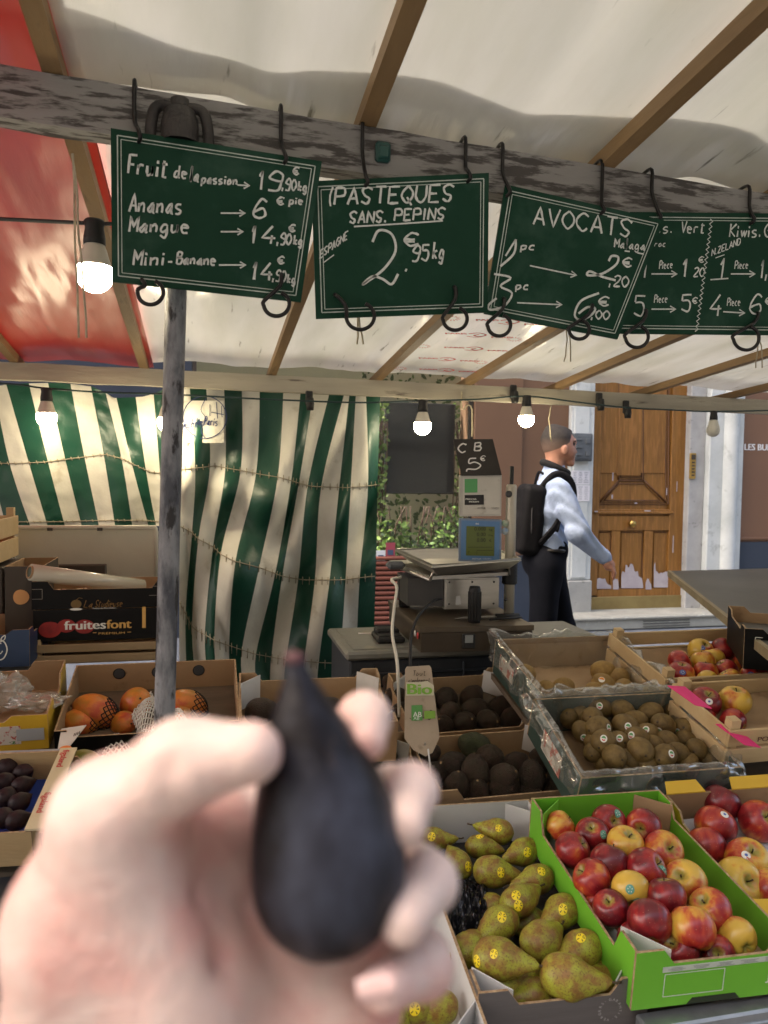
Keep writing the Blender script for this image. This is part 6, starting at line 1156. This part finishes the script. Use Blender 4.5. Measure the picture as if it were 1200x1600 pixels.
steel = P('brushed_steel', (.50, .48, .43), (.40, .385, .34), 8, .32, .05, 40, metal=.85, stretch=(.3, 3, 3)); dsteel = P('dark_scale_body', (.06, .06, .06), (.09, .085, .08), 5, .4, metal=.5); knob = P('black_rubber', (.014, .014, .014), rough=.55)
for (x, y0, y1) in ((741, 972, 918), (632, 948, 900)):
    b = ZZ(x, y0, ZD+.002); m = MB(); H = .125 if x != 778 else .12; m.lathe([(0, 0), (.021, 0), (.021, H*.92), (.018, H), (0, H)], b, n=18)
    for i in range(14): aa = i*math.pi/7; m.box(b+V(math.cos(aa)*.021, math.sin(aa)*.021, H*.46), (.004, .004, H*.8))
    part('foot', m, knob, st)
f0, f1 = ZZ(694, 952, 1.012), ZZ(779, 951, 1.012); m = MB(); m.prism([f0, f1, f1+w*.20, f0+w*.20], Zv*.115); m.box((f0+f1)/2-w*.001+Zv*.06, (np.linalg.norm(f1-f0)*.96, .004, .10), (u, w, Zv), bev=.001)
for fx__, fz__ in ((.08, .02), (.9, .02), (.08, .1), (.9, .1), (.5, .1)): m.lathe([(.004, 0), (.003, .003), (0, .0035)], f0+(f1-f0)*fx__-w*.004+Zv*fz__, -w, 8, mat=1)
m.prism([f0+(f1-f0)*.1+Zv*.015-w*.0035, f0+(f1-f0)*.3+Zv*.018-w*.0035, f0+(f1-f0)*.28+Zv*.05-w*.0035, f0+(f1-f0)*.1+Zv*.045-w*.0035], -w*.001, 2); part('body', m, [steel, dsteel, white], st)
m = MB(); m.prism([f0-u*.13+w*.03+Zv*.01, f0-u*.002+w*.01+Zv*.01, f0-u*.002+w*.19+Zv*.01, f0-u*.13+w*.22+Zv*.01], Zv*.10); part('side_housing', m, dsteel, st)
zp1 = 1.142; P_ = [ZZ(672, 906, zp1), ZZ(795, 899, zp1), ZZ(770, 876, zp1), ZZ(608, 880, zp1)]; m = MB(); m.prism(P_, Zv*.012)
m.tube([P_[0]+Zv*.0-u*.0, P_[0]+Zv*.03+u*.01, P_[1]+Zv*.03, P_[1]+Zv*.002], .006, 8); m.tube([P_[0], P_[3]], .007, 8)
part('plate', m, steel, st)
m = MB(); e = ZZ(618, 883, zp1+.02); m.box(e, (.07, .05, .03), (u, w, Zv), bev=.012); part('corner_cap', m, P('grey_rubber', (.10, .11, .12)), st)
zr = 1.205; Q = [ZZ(676, 884, zr), ZZ(812, 873, zr), ZZ(770, 856, zr), ZZ(620, 858, zr)]; qc = sum(Q)/4; m = MB(); inner = [qc+(p-qc)*.80-Zv*.035 for p in Q]; rim = [qc+(p-qc)*1.0 for p in Q]; lip = [qc+(p-qc)*1.03-Zv*.006 for p in Q]; und = [qc+(p-qc)*.82-Zv*.040 for p in Q]
m.add(inner+rim+lip+und, [(0, 1, 2, 3), (3, 2, 1, 0)][:1]+[(i, (i+1) % 4, 4+(i+1) % 4, 4+i) for i in range(4)]+[(4+i, 4+(i+1) % 4, 8+(i+1) % 4, 8+i) for i in range(4)]+[(8+i, 8+(i+1) % 4, 12+(i+1) % 4, 12+i) for i in range(4)]+[(15, 14, 13, 12)]); m.tube([*rim], .005, 8, closed=True); part('tray', m, steel, st)
mb_ = ZZ(795, 957, ZD+.001); mz = float(onP(793, 760, mb_, unit(V(FW[0], FW[1], 0)))[2]); m = MB(); m.lathe([(0, 0), (.0195, 0), (.0195, mz-ZD), (.016, mz-ZD+.006), (0, mz-ZD+.007)], mb_, n=20); part('mast', m, P('mast_cream', (.52, .49, .40), (.44, .41, .33), 5, .35, c3=(.25, .22, .17), s3=14, lo3=.66, hi3=.74, metal=.2), st)
m = MB(); dmv = unit(V(FW[0], FW[1], 0)); onM = lambda x, y, k=0.: onP(x, y, mb_-dmv*k, dmv)
m.lathe([(.0075, 0), (.0075, .075), (0, .0755)], V(mb_[0], mb_[1], mz), n=10); part('antenna', m, knob, st)
m = MB(); zc0, zc1 = onM(790, 912)[2], onM(790, 879)[2]; m.lathe([(.022, zc0)]+[(.027+.003*(i % 2), zc0+(zc1-zc0)*i/12) for i in range(13)]+[(.02, zc1)], V(mb_[0], mb_[1], 0), n=18); part('coiled_collar', m, knob, st)
m = MB(); m.lathe([(.006, 0), (.005, .003), (0, .004)], onM(790, 937, .02), -dmv, 8); m.lathe([(.013, 0), (.012, .001), (0, .0012)], onM(795, 772, .0195), -dmv, 14); part('screw', m, dsteel, st)
for (y, c) in ((818, (.20, .42, .28)), (830, (.18, .32, .55))): m = MB(); m.lathe([(.0135, 0), (.0135, .0012), (0, .0014)], onM(789, y, .0195), -dmv, 14); part('round_sticker', m, P('seal_%d' % y, c, (.5, .5, .4), 60, .5), st)
def panel(quad, k, th, mat, name): q = [onM(x, y, k) for x, y in quad]; m = MB(); m.prism(q, dmv*th); return part(name, m, mat, st)
ux = unit(onM(780, 841)-onM(720, 841)); 
panel([(717, 877), (783, 879), (784, 812), (718, 810)], .03, .03, P('display_rim', (.19, .25, .34), (.16, .21, .30), 8, .4), 'display_housing')
panel([(720, 874), (780, 876), (781, 815), (721, 813)], .0315, .001, P('display_blue', (.10, .22, .42), (.09, .19, .37), 8, .4), 'display_face')
panel([(728, 868), (772, 869), (773, 823), (729, 822)], .0335, .001, P('lcd_green', (.095, .125, .025), (.11, .14, .03), 2, .3), 'lcd_screen')
m = MB(); L_ = lambda s, x, y, h, wpx=None, nm=None: put_text(m, s, onM(x, y, .0345), ux, Zv, h, (wpx*.00215) if wpx else None)
L_('0.000', 741, 829, .013, 20); L_('kg', 764, 829, .008, 6); L_('0.00', 745, 837.5, .013, 15); L_('€/kg', 763, 837.5, .006, 8); L_('0.00', 745, 846.5, .013, 15); L_('€', 764, 846.5, .009, 4); m.box(onM(750, 855, .0346), (.09, .0005, .0014), (ux, dmv, Zv)); 
L_('T', 731, 864, .006, 3); m.ribbon([onM(745, 866, .0346), onM(745, 860, .0346), onM(771, 860, .0346)], .0014, -dmv); part('lcd_digits', m, P('lcd_ink', (.02, .025, .012)), st)
m = MB(); put_text(m, 'dat', onM(743, 819.5, .0335), ux, Zv, .007); put_text(m, 'METTLER TOLEDO', onM(738, 874, .0335), ux, Zv, .004, .07); part('display_lettering', m, P('print_white', (.7, .72, .66)), st)
panel([(719, 807), (783, 806), (784, 742), (719, 743)], .02, .06, P('dented_steel', (.52, .50, .45), (.44, .42, .37), 4, .42, .2, 30, metal=.6, c3=(.3, .28, .24), s3=14), 'upper_housing')
panel([(723, 804), (781, 803), (782, 745), (723, 746)], .0215, .001, P('plate_white', (.58, .56, .50), (.50, .48, .42), 5, .5, c3=(.36, .34, .28), s3=18, lo3=.62, hi3=.72), 'upper_face')
panel([(726, 770), (746, 769.5), (746, 748), (726, 748.5)], .0228, .0008, sG, 'green_sticker'); panel([(726, 789), (756, 788.5), (756, 773), (726, 773.5)], .0228, .0008, ink, 'black_sticker')
m = MB(); put_text(m, 'METTLER', onM(746, 795.5, .0228), ux, Zv, .0065, .03); put_text(m, 'TOLEDO', onM(768, 795.5, .0228), ux, Zv, .0065, .026); part('lettering', m, ink, st)
m = MB(); put_text(m, 'PRECIA', onM(727.5, 781, .0242), ux, Zv, .0055, .04, bold=.0005); put_text(m, 'MOLEN', onM(733, 785, .0242), ux, Zv, .0055, .035, bold=.0005); part('lettering', m, P('print_white', (.7, .72, .66)), st)
m = MB(); A0_, A1_, A2_, A3_ = onM(721, 743, .03), onM(784, 742, .03), onM(770, 686, -.02), onM(708, 686, -.02); nn = unit(np.cross(A1_-A0_, A3_-A0_)); nn = nn if np.dot(nn, CAM-A0_) > 0 else -nn
tt = thing('price_card', (A0_+A1_)/2, 'black card with C B 5€ in white, leaning on top of the scale', 'sign'); m.prism([A0_, A1_, A2_, A3_], -nn*.004); part('card', m, P('card_black', (.022, .018, .014), (.03, .025, .02), 8, .6), tt)
m = MB(); sc_ = lambda x, y: onP(x, y, A0_+nn*.0012, nn); chalk(m, 'C', 716, 707, 15, 14, sc_, nn, 0, .005); chalk(m, 'B', 741, 704, 14, 12, sc_, nn, 0, .005); chalk_line(m, [(744, 716), (734, 717), (733, 724), (742, 722), (751, 727), (744, 733), (731, 733), (729, 737)], sc_, nn, .005); chalk(m, '€', 751, 720, 9, 8, sc_, nn, 0, .003); part('chalk_writing', m, P('chalk_bright', (.72, .70, .66)), tt)
# card reader and cables
c = ZZ(606, 1000, ZC+.004); m = MB(); m.box(c+Zv*.012, (.10, .13, .022), (u, w, Zv), bev=.006); m.box(c+Zv*.03+w*.03, (.085, .06, .02), (u, w, Zv), bev=.006); m.box(c+Zv*.0245-w*.025, (.08, .05, .004), (u, w, Zv), bev=.001); solo('card_reader', m, knob, 'black card reader in its cradle left of the cash drawer', 'card reader')
def cable(pts, r, mat, label): m = MB(); m.tube([tuple(p) for p in cr([tuple(p) for p in pts], 6)], r, 7); solo('cable', m, mat, label, 'cable', 'cables of the scale')
at_ = lambda x, y, d: at(x, y, d)
cable([at_(626, 902, 2.78), at_(612, 906, 2.72), at_(620, 918, 2.68), at_(616, 950, 2.62), at_(613, 990, 2.52), at_(620, 1030, 2.44), at_(622, 1060, 2.40), at_(624, 1120, 2.40)], .0055, P('cable_white', (.60, .58, .50), rough=.5), 'pale white cable hanging from the scale down the counter front')
cable([at_(690, 935, 2.66), at_(675, 940, 2.6), at_(654, 962, 2.53), at_(643, 990, 2.50), at_(641, 1020, 2.46), at_(641, 1060, 2.42), at_(642, 1110, 2.42)], .005, knob, 'black cable from the scale body running over the cash drawer')
m = MB(); kb0 = ZZ(735, 966, ZD+.008); m.tube([kb0+u*.10+w*.02, kb0+u*.19+w*.03], [.011, .009], 8, 1); m.prism([kb0-u*.06-w*.01, kb0+u*.10+w*.01, kb0+u*.10+w*.035, kb0-u*.02+w*.02], Zv*.002, 0); m.tube([kb0+u*.06-w*.03, kb0+u*.19+w*.0], .004, 6, 1); solo('knife', m, [steel, knob], 'black handled knife lying on the cash drawer beside the mast', 'knife')
m = MB(); cq = ZZ(560, 990, ZC+.006); m.tube([cq, cq+V(.14, -.01, 0)], .004, 6); solo('pen', m, steel, 'thin metal pen lying on the grey counter top', 'pen')

# ================================================================== TABLE AND BLACK CRATE AT THE RIGHT
ZT_ = 1.02; ta = onZ(1048, 892, ZT_); tb = onZ(1168, 985, ZT_); tb = tb+(tb-ta)*.35; tr2 = ta+unit(V(1, .06, 0))*1.5; n2 = tb+(tr2-ta)
t = thing('side_table', (ta+n2)/2*V(1, 1, 0), 'bare dark grey table top with a worn wooden edge at right', 'table'); m = MB(); m.prism([ta, tr2, n2, tb], (0, 0, -.022)); part('table_top', m, P('table_slate', (.115, .11, .095), (.085, .082, .072), 2.5, .5, .1, 20, c3=(.22, .18, .11), s3=4.5, lo3=.66, hi3=.76), t)
m = MB(); d_ = unit(tb-ta); q_ = unit(np.cross(d_, Zv)); m.prism([ta+Zv*.002-q_*.016, tb+Zv*.002-q_*.016, tb+Zv*.002, ta+Zv*.002], (0, 0, -.03)) if np.dot(q_, V(1, 0, 0)) > 0 else m.prism([ta+Zv*.002+q_*.016, tb+Zv*.002+q_*.016, tb+Zv*.002, ta+Zv*.002], (0, 0, -.03)); part('edge_strip', m, P('edge_wood', (.34, .28, .17), (.24, .19, .11), 6, .6, .2, 30, stretch=(2, .5, 2)), t)
for p in (ta+V(.3, -.1, 0), tr2+V(-.1, -.1, 0), n2+V(-.1, .1, 0)): m = MB(); m.tube([(p[0], p[1], 0), (p[0], p[1], ZT_-.024)], .02, 8); part('leg', m, galv, t)
bk = crate('crate_black', 'black fruit crate with white lettering at the right edge', at(1164, 982, 2.31), .40, .30, R_(4), R_(-28), .125, kraft, blackp, (.02, .02, .02, .02), .05, group='black crates at the right'); bk.t.name = 'fruit_crate'
m = MB(); put_text(m, 'Vergers', bk.P(.11, -.0006, .03), bk.ex, bk.ez, .02, .12, bold=.0006); 
for a, b in (((.03, .10), (.03, .075)), ((.03, .10), (.05, .10)), ((.09, .03), (.09, .055)), ((.09, .03), (.07, .03))): m.ribbon([bk.P(a[0], -.001, a[1]), bk.P(b[0], -.001, b[1])], .002, -bk.ey)
part('lettering', m, P('print_white', (.7, .72, .66)), bk.t)

# ================================================================== THE MAN WALKING PAST
DM = 4.72; M_ = lambda x, y, o=0.: at(x, y, DM)+dmv*o
pp = thing('person', onZ(868, 1118, 0)*V(1, 1, 0), 'man in pale blue shirt and dark trousers walking past with a black backpack', 'person')
skin = P('face_skin', (.42, .215, .145), (.36, .17, .115), 14, .5, .1, 60, sss=.08)
body = []
body += [('e', M_(873, 695), (.080, .112, .096), np.stack([dmv, Zv, np.cross(Zv, dmv)*-1])), ('e', M_(884, 706), (.060, .062, .060), np.stack([dmv, Zv, np.cross(dmv, Zv)])), cap(M_(886, 714, 0), M_(889, 722, 0), .040, .026, .012),
 cap(M_(894.5, 698), M_(899.5, 706), .010, .011, .008), cap(M_(892, 690), M_(893.5, 691), .03, .03, .01), cap(M_(894, 714, -.012), M_(894, 714, .012), .014, .014, .008), cap(M_(894, 719.5), M_(893, 725), .016, .017, .01),
 cap(M_(868, 716), M_(862, 748), .058, .062, .02), cap(M_(862, 752), M_(858, 800), .05, .06, .02)]
body += [('e', M_(878, 704, -.078), (.010, .030, .019), np.stack([dmv, unit(Zv*.97+np.cross(dmv, Zv)*-.1), np.cross(dmv, Zv)]), .004), ('e', M_(879, 704, -.090), (.006, .014, .008), np.stack([dmv, Zv, np.cross(dmv, Zv)]), -.004)]
body += [cap(M_(893.5, 694, -.032), M_(894.5, 694, -.034), .010, .010, -.008)]
WR = M_(929, 866, -.20); body += [cap(M_(918, 858, -.21), WR, .033, .028, .01), cap(WR, M_(937, 877, -.20), .028, .034, .01), cap(M_(934, 874, -.215), M_(938, 878, -.17), .022, .022, .01)]
for k in range(4):
    o = -.232+.021*k; b = M_(938+1.2*k, 880-.3*k, o); L = (.036, .042, .040, .032)[3-k if k < 3 else 0]
    body += chain([b, b+unit(M_(944, 890)-M_(938, 880))*L, b+unit(M_(944, 890)-M_(938, 880))*L+unit(M_(941, 899)-M_(943, 890))*L*.85], [.0105, .0095, .008])
body += chain([M_(935, 872, -.17), M_(943, 876, -.16), M_(947, 884, -.165)], [.013, .011, .009])
body = [p if len(p) > (5 if p[0] == 'c' else 4) else p+((.006,) if p[0] == 'c' else (.014,)) if p[0] == 'c' or len(p) > 3 else p for p in body]
part('body', sdf_mesh(body, .0065, .01), skin, pp)
def hairmat():
    m = P('short_hair', (.012, .009, .007), (.03, .024, .02), 30, .75, .3, 220); n = m.node_tree.nodes; L = m.node_tree.links.new; b = n['Principled BSDF']; src = b.inputs['Base Color'].links[0].from_socket
    tc = n.new('ShaderNodeTexCoord'); sx = n.new('ShaderNodeSeparateXYZ'); L(tc.outputs['Object'], sx.inputs[0]); mr = n.new('ShaderNodeMapRange'); zc = float(M_(870, 692)[2]); mr.inputs[1].default_value = zc+.03; mr.inputs[2].default_value = zc-.045
    L(sx.outputs[2], mr.inputs[0]); x = n.new('ShaderNodeMix'); x.data_type = 'RGBA'; L(mr.outputs[0], x.inputs[0]); L(src, x.inputs[6]); x.inputs[7].default_value = (.17, .11, .082, 1); L(x.outputs[2], b.inputs['Base Color']); return m
hair_ = [('e', M_(871.5, 692), (.083, .106, .0985), np.stack([dmv, Zv, np.cross(dmv, Zv)])), ('e', M_(897, 709), (.11, .078, .078), np.stack([dmv, Zv, np.cross(dmv, Zv)]), -.010), cap(M_(872, 738), M_(884, 722), .055, .05, -.012), ('e', M_(879, 705, -.09), (.03, .026, .022), np.stack([dmv, Zv, np.cross(dmv, Zv)]), -.008), ('e', M_(902, 698), (.11, .088, .068), np.stack([dmv, Zv, np.cross(dmv, Zv)]), -.012), cap(M_(868, 672), M_(889, 675), .03, .017, .02), cap(M_(862, 676), M_(858, 686), .05, .05, .02)]
part('hair', sdf_mesh(hair_, .006, .012), hairmat(), pp)
for o in (-.035,): m = MB(); m.lathe([(0, .0), (.008, .001), (.011, .006)], M_(896.0, 694, o), -unit(M_(900, 694)-M_(880, 694)), 8); part('eye', m, P('eye_dark', (.03, .025, .02), rough=.2), pp)
m = MB(); m.tube([M_(895, 690, -.05), M_(897.5, 689, -.035), M_(898, 690, -.02)], .004, 5); part('eyebrow', m, P('brow', (.05, .04, .035)), pp)
shirt = P('pale_blue_shirt', (.36, .45, .66), (.31, .40, .60), 3, .8, 1., 24, bstretch=(1, 1, .7)); trou = P('dark_trousers', (.005, .006, .010), (.008, .009, .014), 4, .8, .25, 22, spec=.1)
sh = [('e', M_(859, 782), (.185, .13, .098), np.stack([dmv, Zv, np.cross(dmv, Zv)])), cap(M_(858, 800, -.06), M_(858, 800, .06), .098, .098, .05), cap(M_(858, 838, -.05), M_(858, 838, .05), .096, .096, .05), cap(M_(857, 856, -.06), M_(857, 856, .06), .092, .092, .04), cap(M_(862, 757, -.12), M_(862, 757, .12), .055, .055, .04), cap(M_(860, 747, -.06), M_(860, 747, .06), .052, .052, .05), cap(M_(866, 735), M_(864, 742), .066, .07, .03),
      *[c+( .03,) for c in chain([M_(866, 766, -.165), M_(889, 828, -.235), M_(921, 858, -.205)], [.072, .064, .046])], cap(M_(920, 857, -.206), M_(929, 864.5, -.202), .047, .047, .006), *[c+(.03,) for c in chain([M_(860, 764, .165), M_(846, 828, .23), M_(850, 872, .25)], [.066, .056, .042])]]
def folds(D, X, Y, Z):
    x, y, z = X[:, None, None], Y[None, :, None], Z[None, None, :]
    return D+.007*np.sin(z*52+np.sin(x*17+y*13+z*9)*2.6+x*44+y*20)*np.clip(.5+.9*np.sin(x*11+z*13+1)*np.sin(z*7+y*9),0,1)
part('shirt', sdf_mesh(sh, .008, .03, post=folds), shirt, pp)
m = MB(); cc = M_(867.5, 731); m.tube([cc+V(0, 0, 0)+np.cross(dmv, Zv)*-.0+dmv*math.cos(a)*.064+np.cross(Zv, dmv)*-math.sin(a)*.076+Zv*(.034*math.sin(a)*-1) for a in np.linspace(0, 2*math.pi, 30)[:-1]], .021, 10, closed=True); part('dark_collar', m, P('black_cloth', (.006, .006, .007), rough=.85), pp)
tr_p = [('e', M_(849, 876), (.165, .125, .132), np.stack([dmv, Zv, np.cross(dmv, Zv)])), cap(M_(858, 858, -.06), M_(858, 858, .06), .097, .097, .03), *[c+(.03,) for c in chain([M_(849, 885, -.085), M_(842, 985, -.09), M_(817, 1078, -.09)], [.105, .080, .062])], *[c+(.03,) for c in chain([M_(862, 885, .085), M_(884, 985, .09), M_(900, 1088, .09)], [.100, .078, .062])]]
tfold = lambda D, X, Y, Z: D+.006*np.sin(Z[None, None, :]*16+X[:, None, None]*38+2*np.sin(Z[None, None, :]*5))*np.sin(Z[None, None, :]*9+1)
part('trousers', sdf_mesh(tr_p, .008, .03, post=tfold), trou, pp)
m = MB(); m.tube([M_(858, 857)+dmv*math.cos(a)*.160+np.cross(dmv, Zv)*math.sin(a)*.098 for a in np.linspace(0, 2*math.pi, 36)[:-1]], .012, 6, closed=True); part('belt', m, P('belt_black', (.012, .011, .01), rough=.4), pp)
for (hx, hy, tx, ty, o) in ((816, 1086, 843, 1112, -.09), (899, 1100, 930, 1106, .09)): part('shoe', sdf_mesh([cap(M_(hx, hy, o), M_(tx, ty, o), .042, .034, .02), cap(M_(hx, hy+6, o), M_(tx, ty+3, o), .036, .03, .01)], .009, .01), P('shoe_black', (.012, .011, .011), rough=.35), pp)
# backpack
bpm = P('black_nylon', (.004, .004, .006), (.007, .007, .009), 5, .75, .25, 60, spec=.2)
bp = thing('backpack', M_(826, 866), 'black backpack with straps worn by the walking man', 'backpack')
part('bag', sdf_mesh([('b', M_(826, 811), (.155, .215, .072), np.stack([dmv, unit(Zv+np.cross(dmv, Zv)*.10), unit(np.cross(dmv, Zv)-Zv*.10)]), .02, .045), ('b', M_(816, 830), (.12, .11, .05), np.stack([dmv, Zv, np.cross(dmv, Zv)]), .025, .04)], .007, .03), bpm, bp)
m = MB(); strap = cr([tuple(M_(838, 766, -.11)), tuple(M_(846, 753, -.13)), tuple(M_(858, 741.5, -.135)), tuple(M_(872, 741.5, -.13)), tuple(M_(884, 752, -.125)), tuple(M_(887, 774, -.12))], 6); m.tube(strap, [.020]*len(strap), 8); m.tube([p+V(.012, 0, -.018) for p in map(np.array, strap)], .018, 8); m.tube(cr([tuple(M_(836, 762, .02)), tuple(M_(842, 738, .0)), tuple(M_(852, 745, -.05))], 5), .009, 6); part('strap', m, bpm, bp)
m = MB(); s2_ = cr([tuple(M_(867, 802, -.165)), tuple(M_(856, 820, -.172)), tuple(M_(846, 832, -.165)), tuple(M_(836, 845, -.14))], 5); m.tube(s2_, .013, 6); m.tube([np.array(p)+V(.006, 0, -.012) for p in s2_], .012, 6); m.tube([M_(866, 804, -.17), M_(862, 822, -.178), M_(860, 828, -.178)], .008, 6); part('strap', m, bpm, bp)
m = MB(); m.tube(cr([tuple(M_(812, 800, -.10)), tuple(M_(811, 826, -.10)), tuple(M_(816, 848, -.10))], 5), .003, 5); m.tube(cr([tuple(M_(830, 760, -.1)), tuple(M_(824, 790, -.155)), tuple(M_(822, 830, -.17))], 5), .003, 5); part('zip', m, P('zip_grey', (.05, .05, .055), rough=.4), bp)

# ================================================================== THE HAND AND THE FIG IT HOLDS
hs = P('hand_skin', (.58, .42, .365), (.66, .52, .465), 22, .5, .25, 160, sss=.08, c3=(.60, .30, .26), s3=15, lo3=.47, hi3=.64)
hp = thing('person', at(300, 1640, .24), 'bare left hand of the photographer, palm up front, gripping a dark fig', 'person')
mmr = lambda *r: [x*.001 for x in r]
def hc(pts, rs, k): return [c+(k,) for c in chain([at(*p) for p in pts], mmr(*rs))]
H_ = []
H_ += hc([(170, 1760, .245), (135, 1440, .231), (175, 1275, .222), (285, 1192, .213), (392, 1176, .209)], (36, 22, 15.5, 10.4, 8.6), .010)     # thumb ray
H_ += hc([(215, 1370, .225), (280, 1560, .230)], (17, 24), .012)
H_ += hc([(350, 1300, .252), (345, 1420, .247), (380, 1560, .245)], (11, 14, 19), .012)
H_ += hc([(300, 1290, .240), (350, 1310, .247)], (9, 10), .010)                                   # ball of the thumb
H_ += hc([(330, 1760, .25), (430, 1560, .252), (420, 1300, .262)], (26, 17, 11), .014)
H_ += hc([(430, 1560, .254), (500, 1310, .268)], (17, 11), .012)
H_ += hc([(430, 1600, .252), (550, 1390, .266)], (17, 11), .012)
H_ += hc([(400, 1760, .250), (535, 1570, .250), (585, 1475, .260)], (25, 17, 11), .012)
H_ += hc([(220, 1320, .232), (330, 1290, .246), (420, 1280, .262)], (9, 8, 9), .010)                                                        # web
H_ += hc([(420, 1290, .264), (515, 1170, .262), (570, 1122, .247), (570, 1155, .232)], (9.5, 8.4, 7.4, 6.8), .006)
H_ += hc([(500, 1310, .268), (612, 1240, .266), (642, 1234, .247), (632, 1288, .227)], (9.5, 8.6, 7.8, 6.9), .006)
H_ += hc([(550, 1390, .266), (655, 1366, .262), (670, 1378, .242), (630, 1440, .217)], (9.5, 8.8, 8.2, 7.0), .006)
H_ += hc([(585, 1475, .260), (658, 1498, .252), (662, 1512, .236), (600, 1545, .214)], (9.2, 8.5, 8.0, 6.5), .006)
wr = at(300, 1750, .247); H_ += [cap(wr, wr+V(-.02, -.05, -.10), .028, .032, .02), cap(wr+V(-.02, -.05, -.10), V(-.16, -.06, 1.02), .032, .042, .02)]
def creases(D, X, Y, Z):
    def g(pts, r, depth):
        nonlocal D
        for a, b in zip(pts[:-1], pts[1:]):
            a, b = at(*a), at(*b); ab = b-a; x, y, z = X[:, None, None], Y[None, :, None], Z[None, None, :]
            t = np.clip(((x-a[0])*ab[0]+(y-a[1])*ab[1]+(z-a[2])*ab[2])/float(ab@ab), 0, 1); d2 = (x-a[0]-t*ab[0])**2+(y-a[1]-t*ab[1])**2+(z-a[2]-t*ab[2])**2; D = D+depth*np.exp(-d2/r**2)
    g([(272, 1195, .203), (266, 1240, .205)], .003, .0022); g([(230, 1310, .226), (290, 1400, .224), (330, 1500, .222), (340, 1610, .222)], .005, .0026); g([(300, 1330, .24), (380, 1420, .238), (440, 1540, .236)], .005, .0022); g([(395, 1250, .245), (400, 1380, .243), (420, 1480, .241)], .003, .0022)
    return D
hm = sdf_mesh(H_, .0022, .006, post=creases)
part('body', hm, hs, hp)
nl = P('finger_nail', (.66, .45, .42), rough=.3, coat=.3)
for (x, y, d, ax_, wv) in ((588, 1545, .2085, (-.4, -.1, .1), .005),):
    c = at(x, y, d); m = MB(); ex_ = unit(RT*-.85+UP*-.15); ey_ = unit(UP*.9-RT*.2); m.grid(lambda u, v: c+ex_*(.005*(2*u-1))+ey_*(.0042*(2*v-1)*math.sqrt(max(0, 1-.5*(2*u-1)**2)))-FW*(.0018*(1-(2*v-1)**2)), 8, 8); part('nail', m, nl, hp)
# the fig: a drop shaped body with a bent neck, followed down the photograph
prof = [(1026, 461, 0), (1028, 461, 10), (1036, 462, 16), (1050, 465, 20), (1075, 470, 31), (1100, 475, 45), (1150, 487, 68), (1200, 498, 90), (1250, 506, 107), (1300, 511, 117), (1350, 513, 121), (1400, 514, 115), (1440, 513, 95), (1468, 511, 65), (1482, 509, 35), (1487, 508, 0)]
dF = .226; cs = cr([(a, b, c) for a, b, c in prof], 3); m = MB(); NF = 40; vs = []
for py, px, r in cs:
    c = at(px, py, dF); rr = max(r, .3)*dF/1200
    for i in range(NF):
        a = 2*math.pi*i/NF; k = rr*(1+.012*math.sin(7*a+py*.01)+.012*noise.noise(Vector((math.cos(a)*2, math.sin(a)*2, py*.01)))); vs.append(c+RT*k*math.cos(a)+FW*k*math.sin(a))
m.add(vs, [(i*NF+k, i*NF+(k+1) % NF, (i+1)*NF+(k+1) % NF, (i+1)*NF+k) for i in range(len(cs)-1) for k in range(NF)], 0, True)
ft = thing('fig', at(508, 1487, dF), 'ripe purple black fig with a pointed neck held up in the hand', 'fig')
part('fruit_body', m, P('held_fig_skin', (.005, .0035, .0045), (.058, .066, .095), 22, .42, .15, 200, lo=.43, hi=.70, stretch=(1, 1, .5), c3=(.085, .06, .045), s3=38, lo3=.64, hi3=.72, spec=.25), ft)
m = MB(); m.tube([at(460, 1036, dF), at(461, 1026, dF), at(463, 1019, dF)], [.0032, .003, .0024], 12); part('stem', m, P('fig_stem', (.10, .035, .04), (.06, .03, .03), 60, .7), ft)
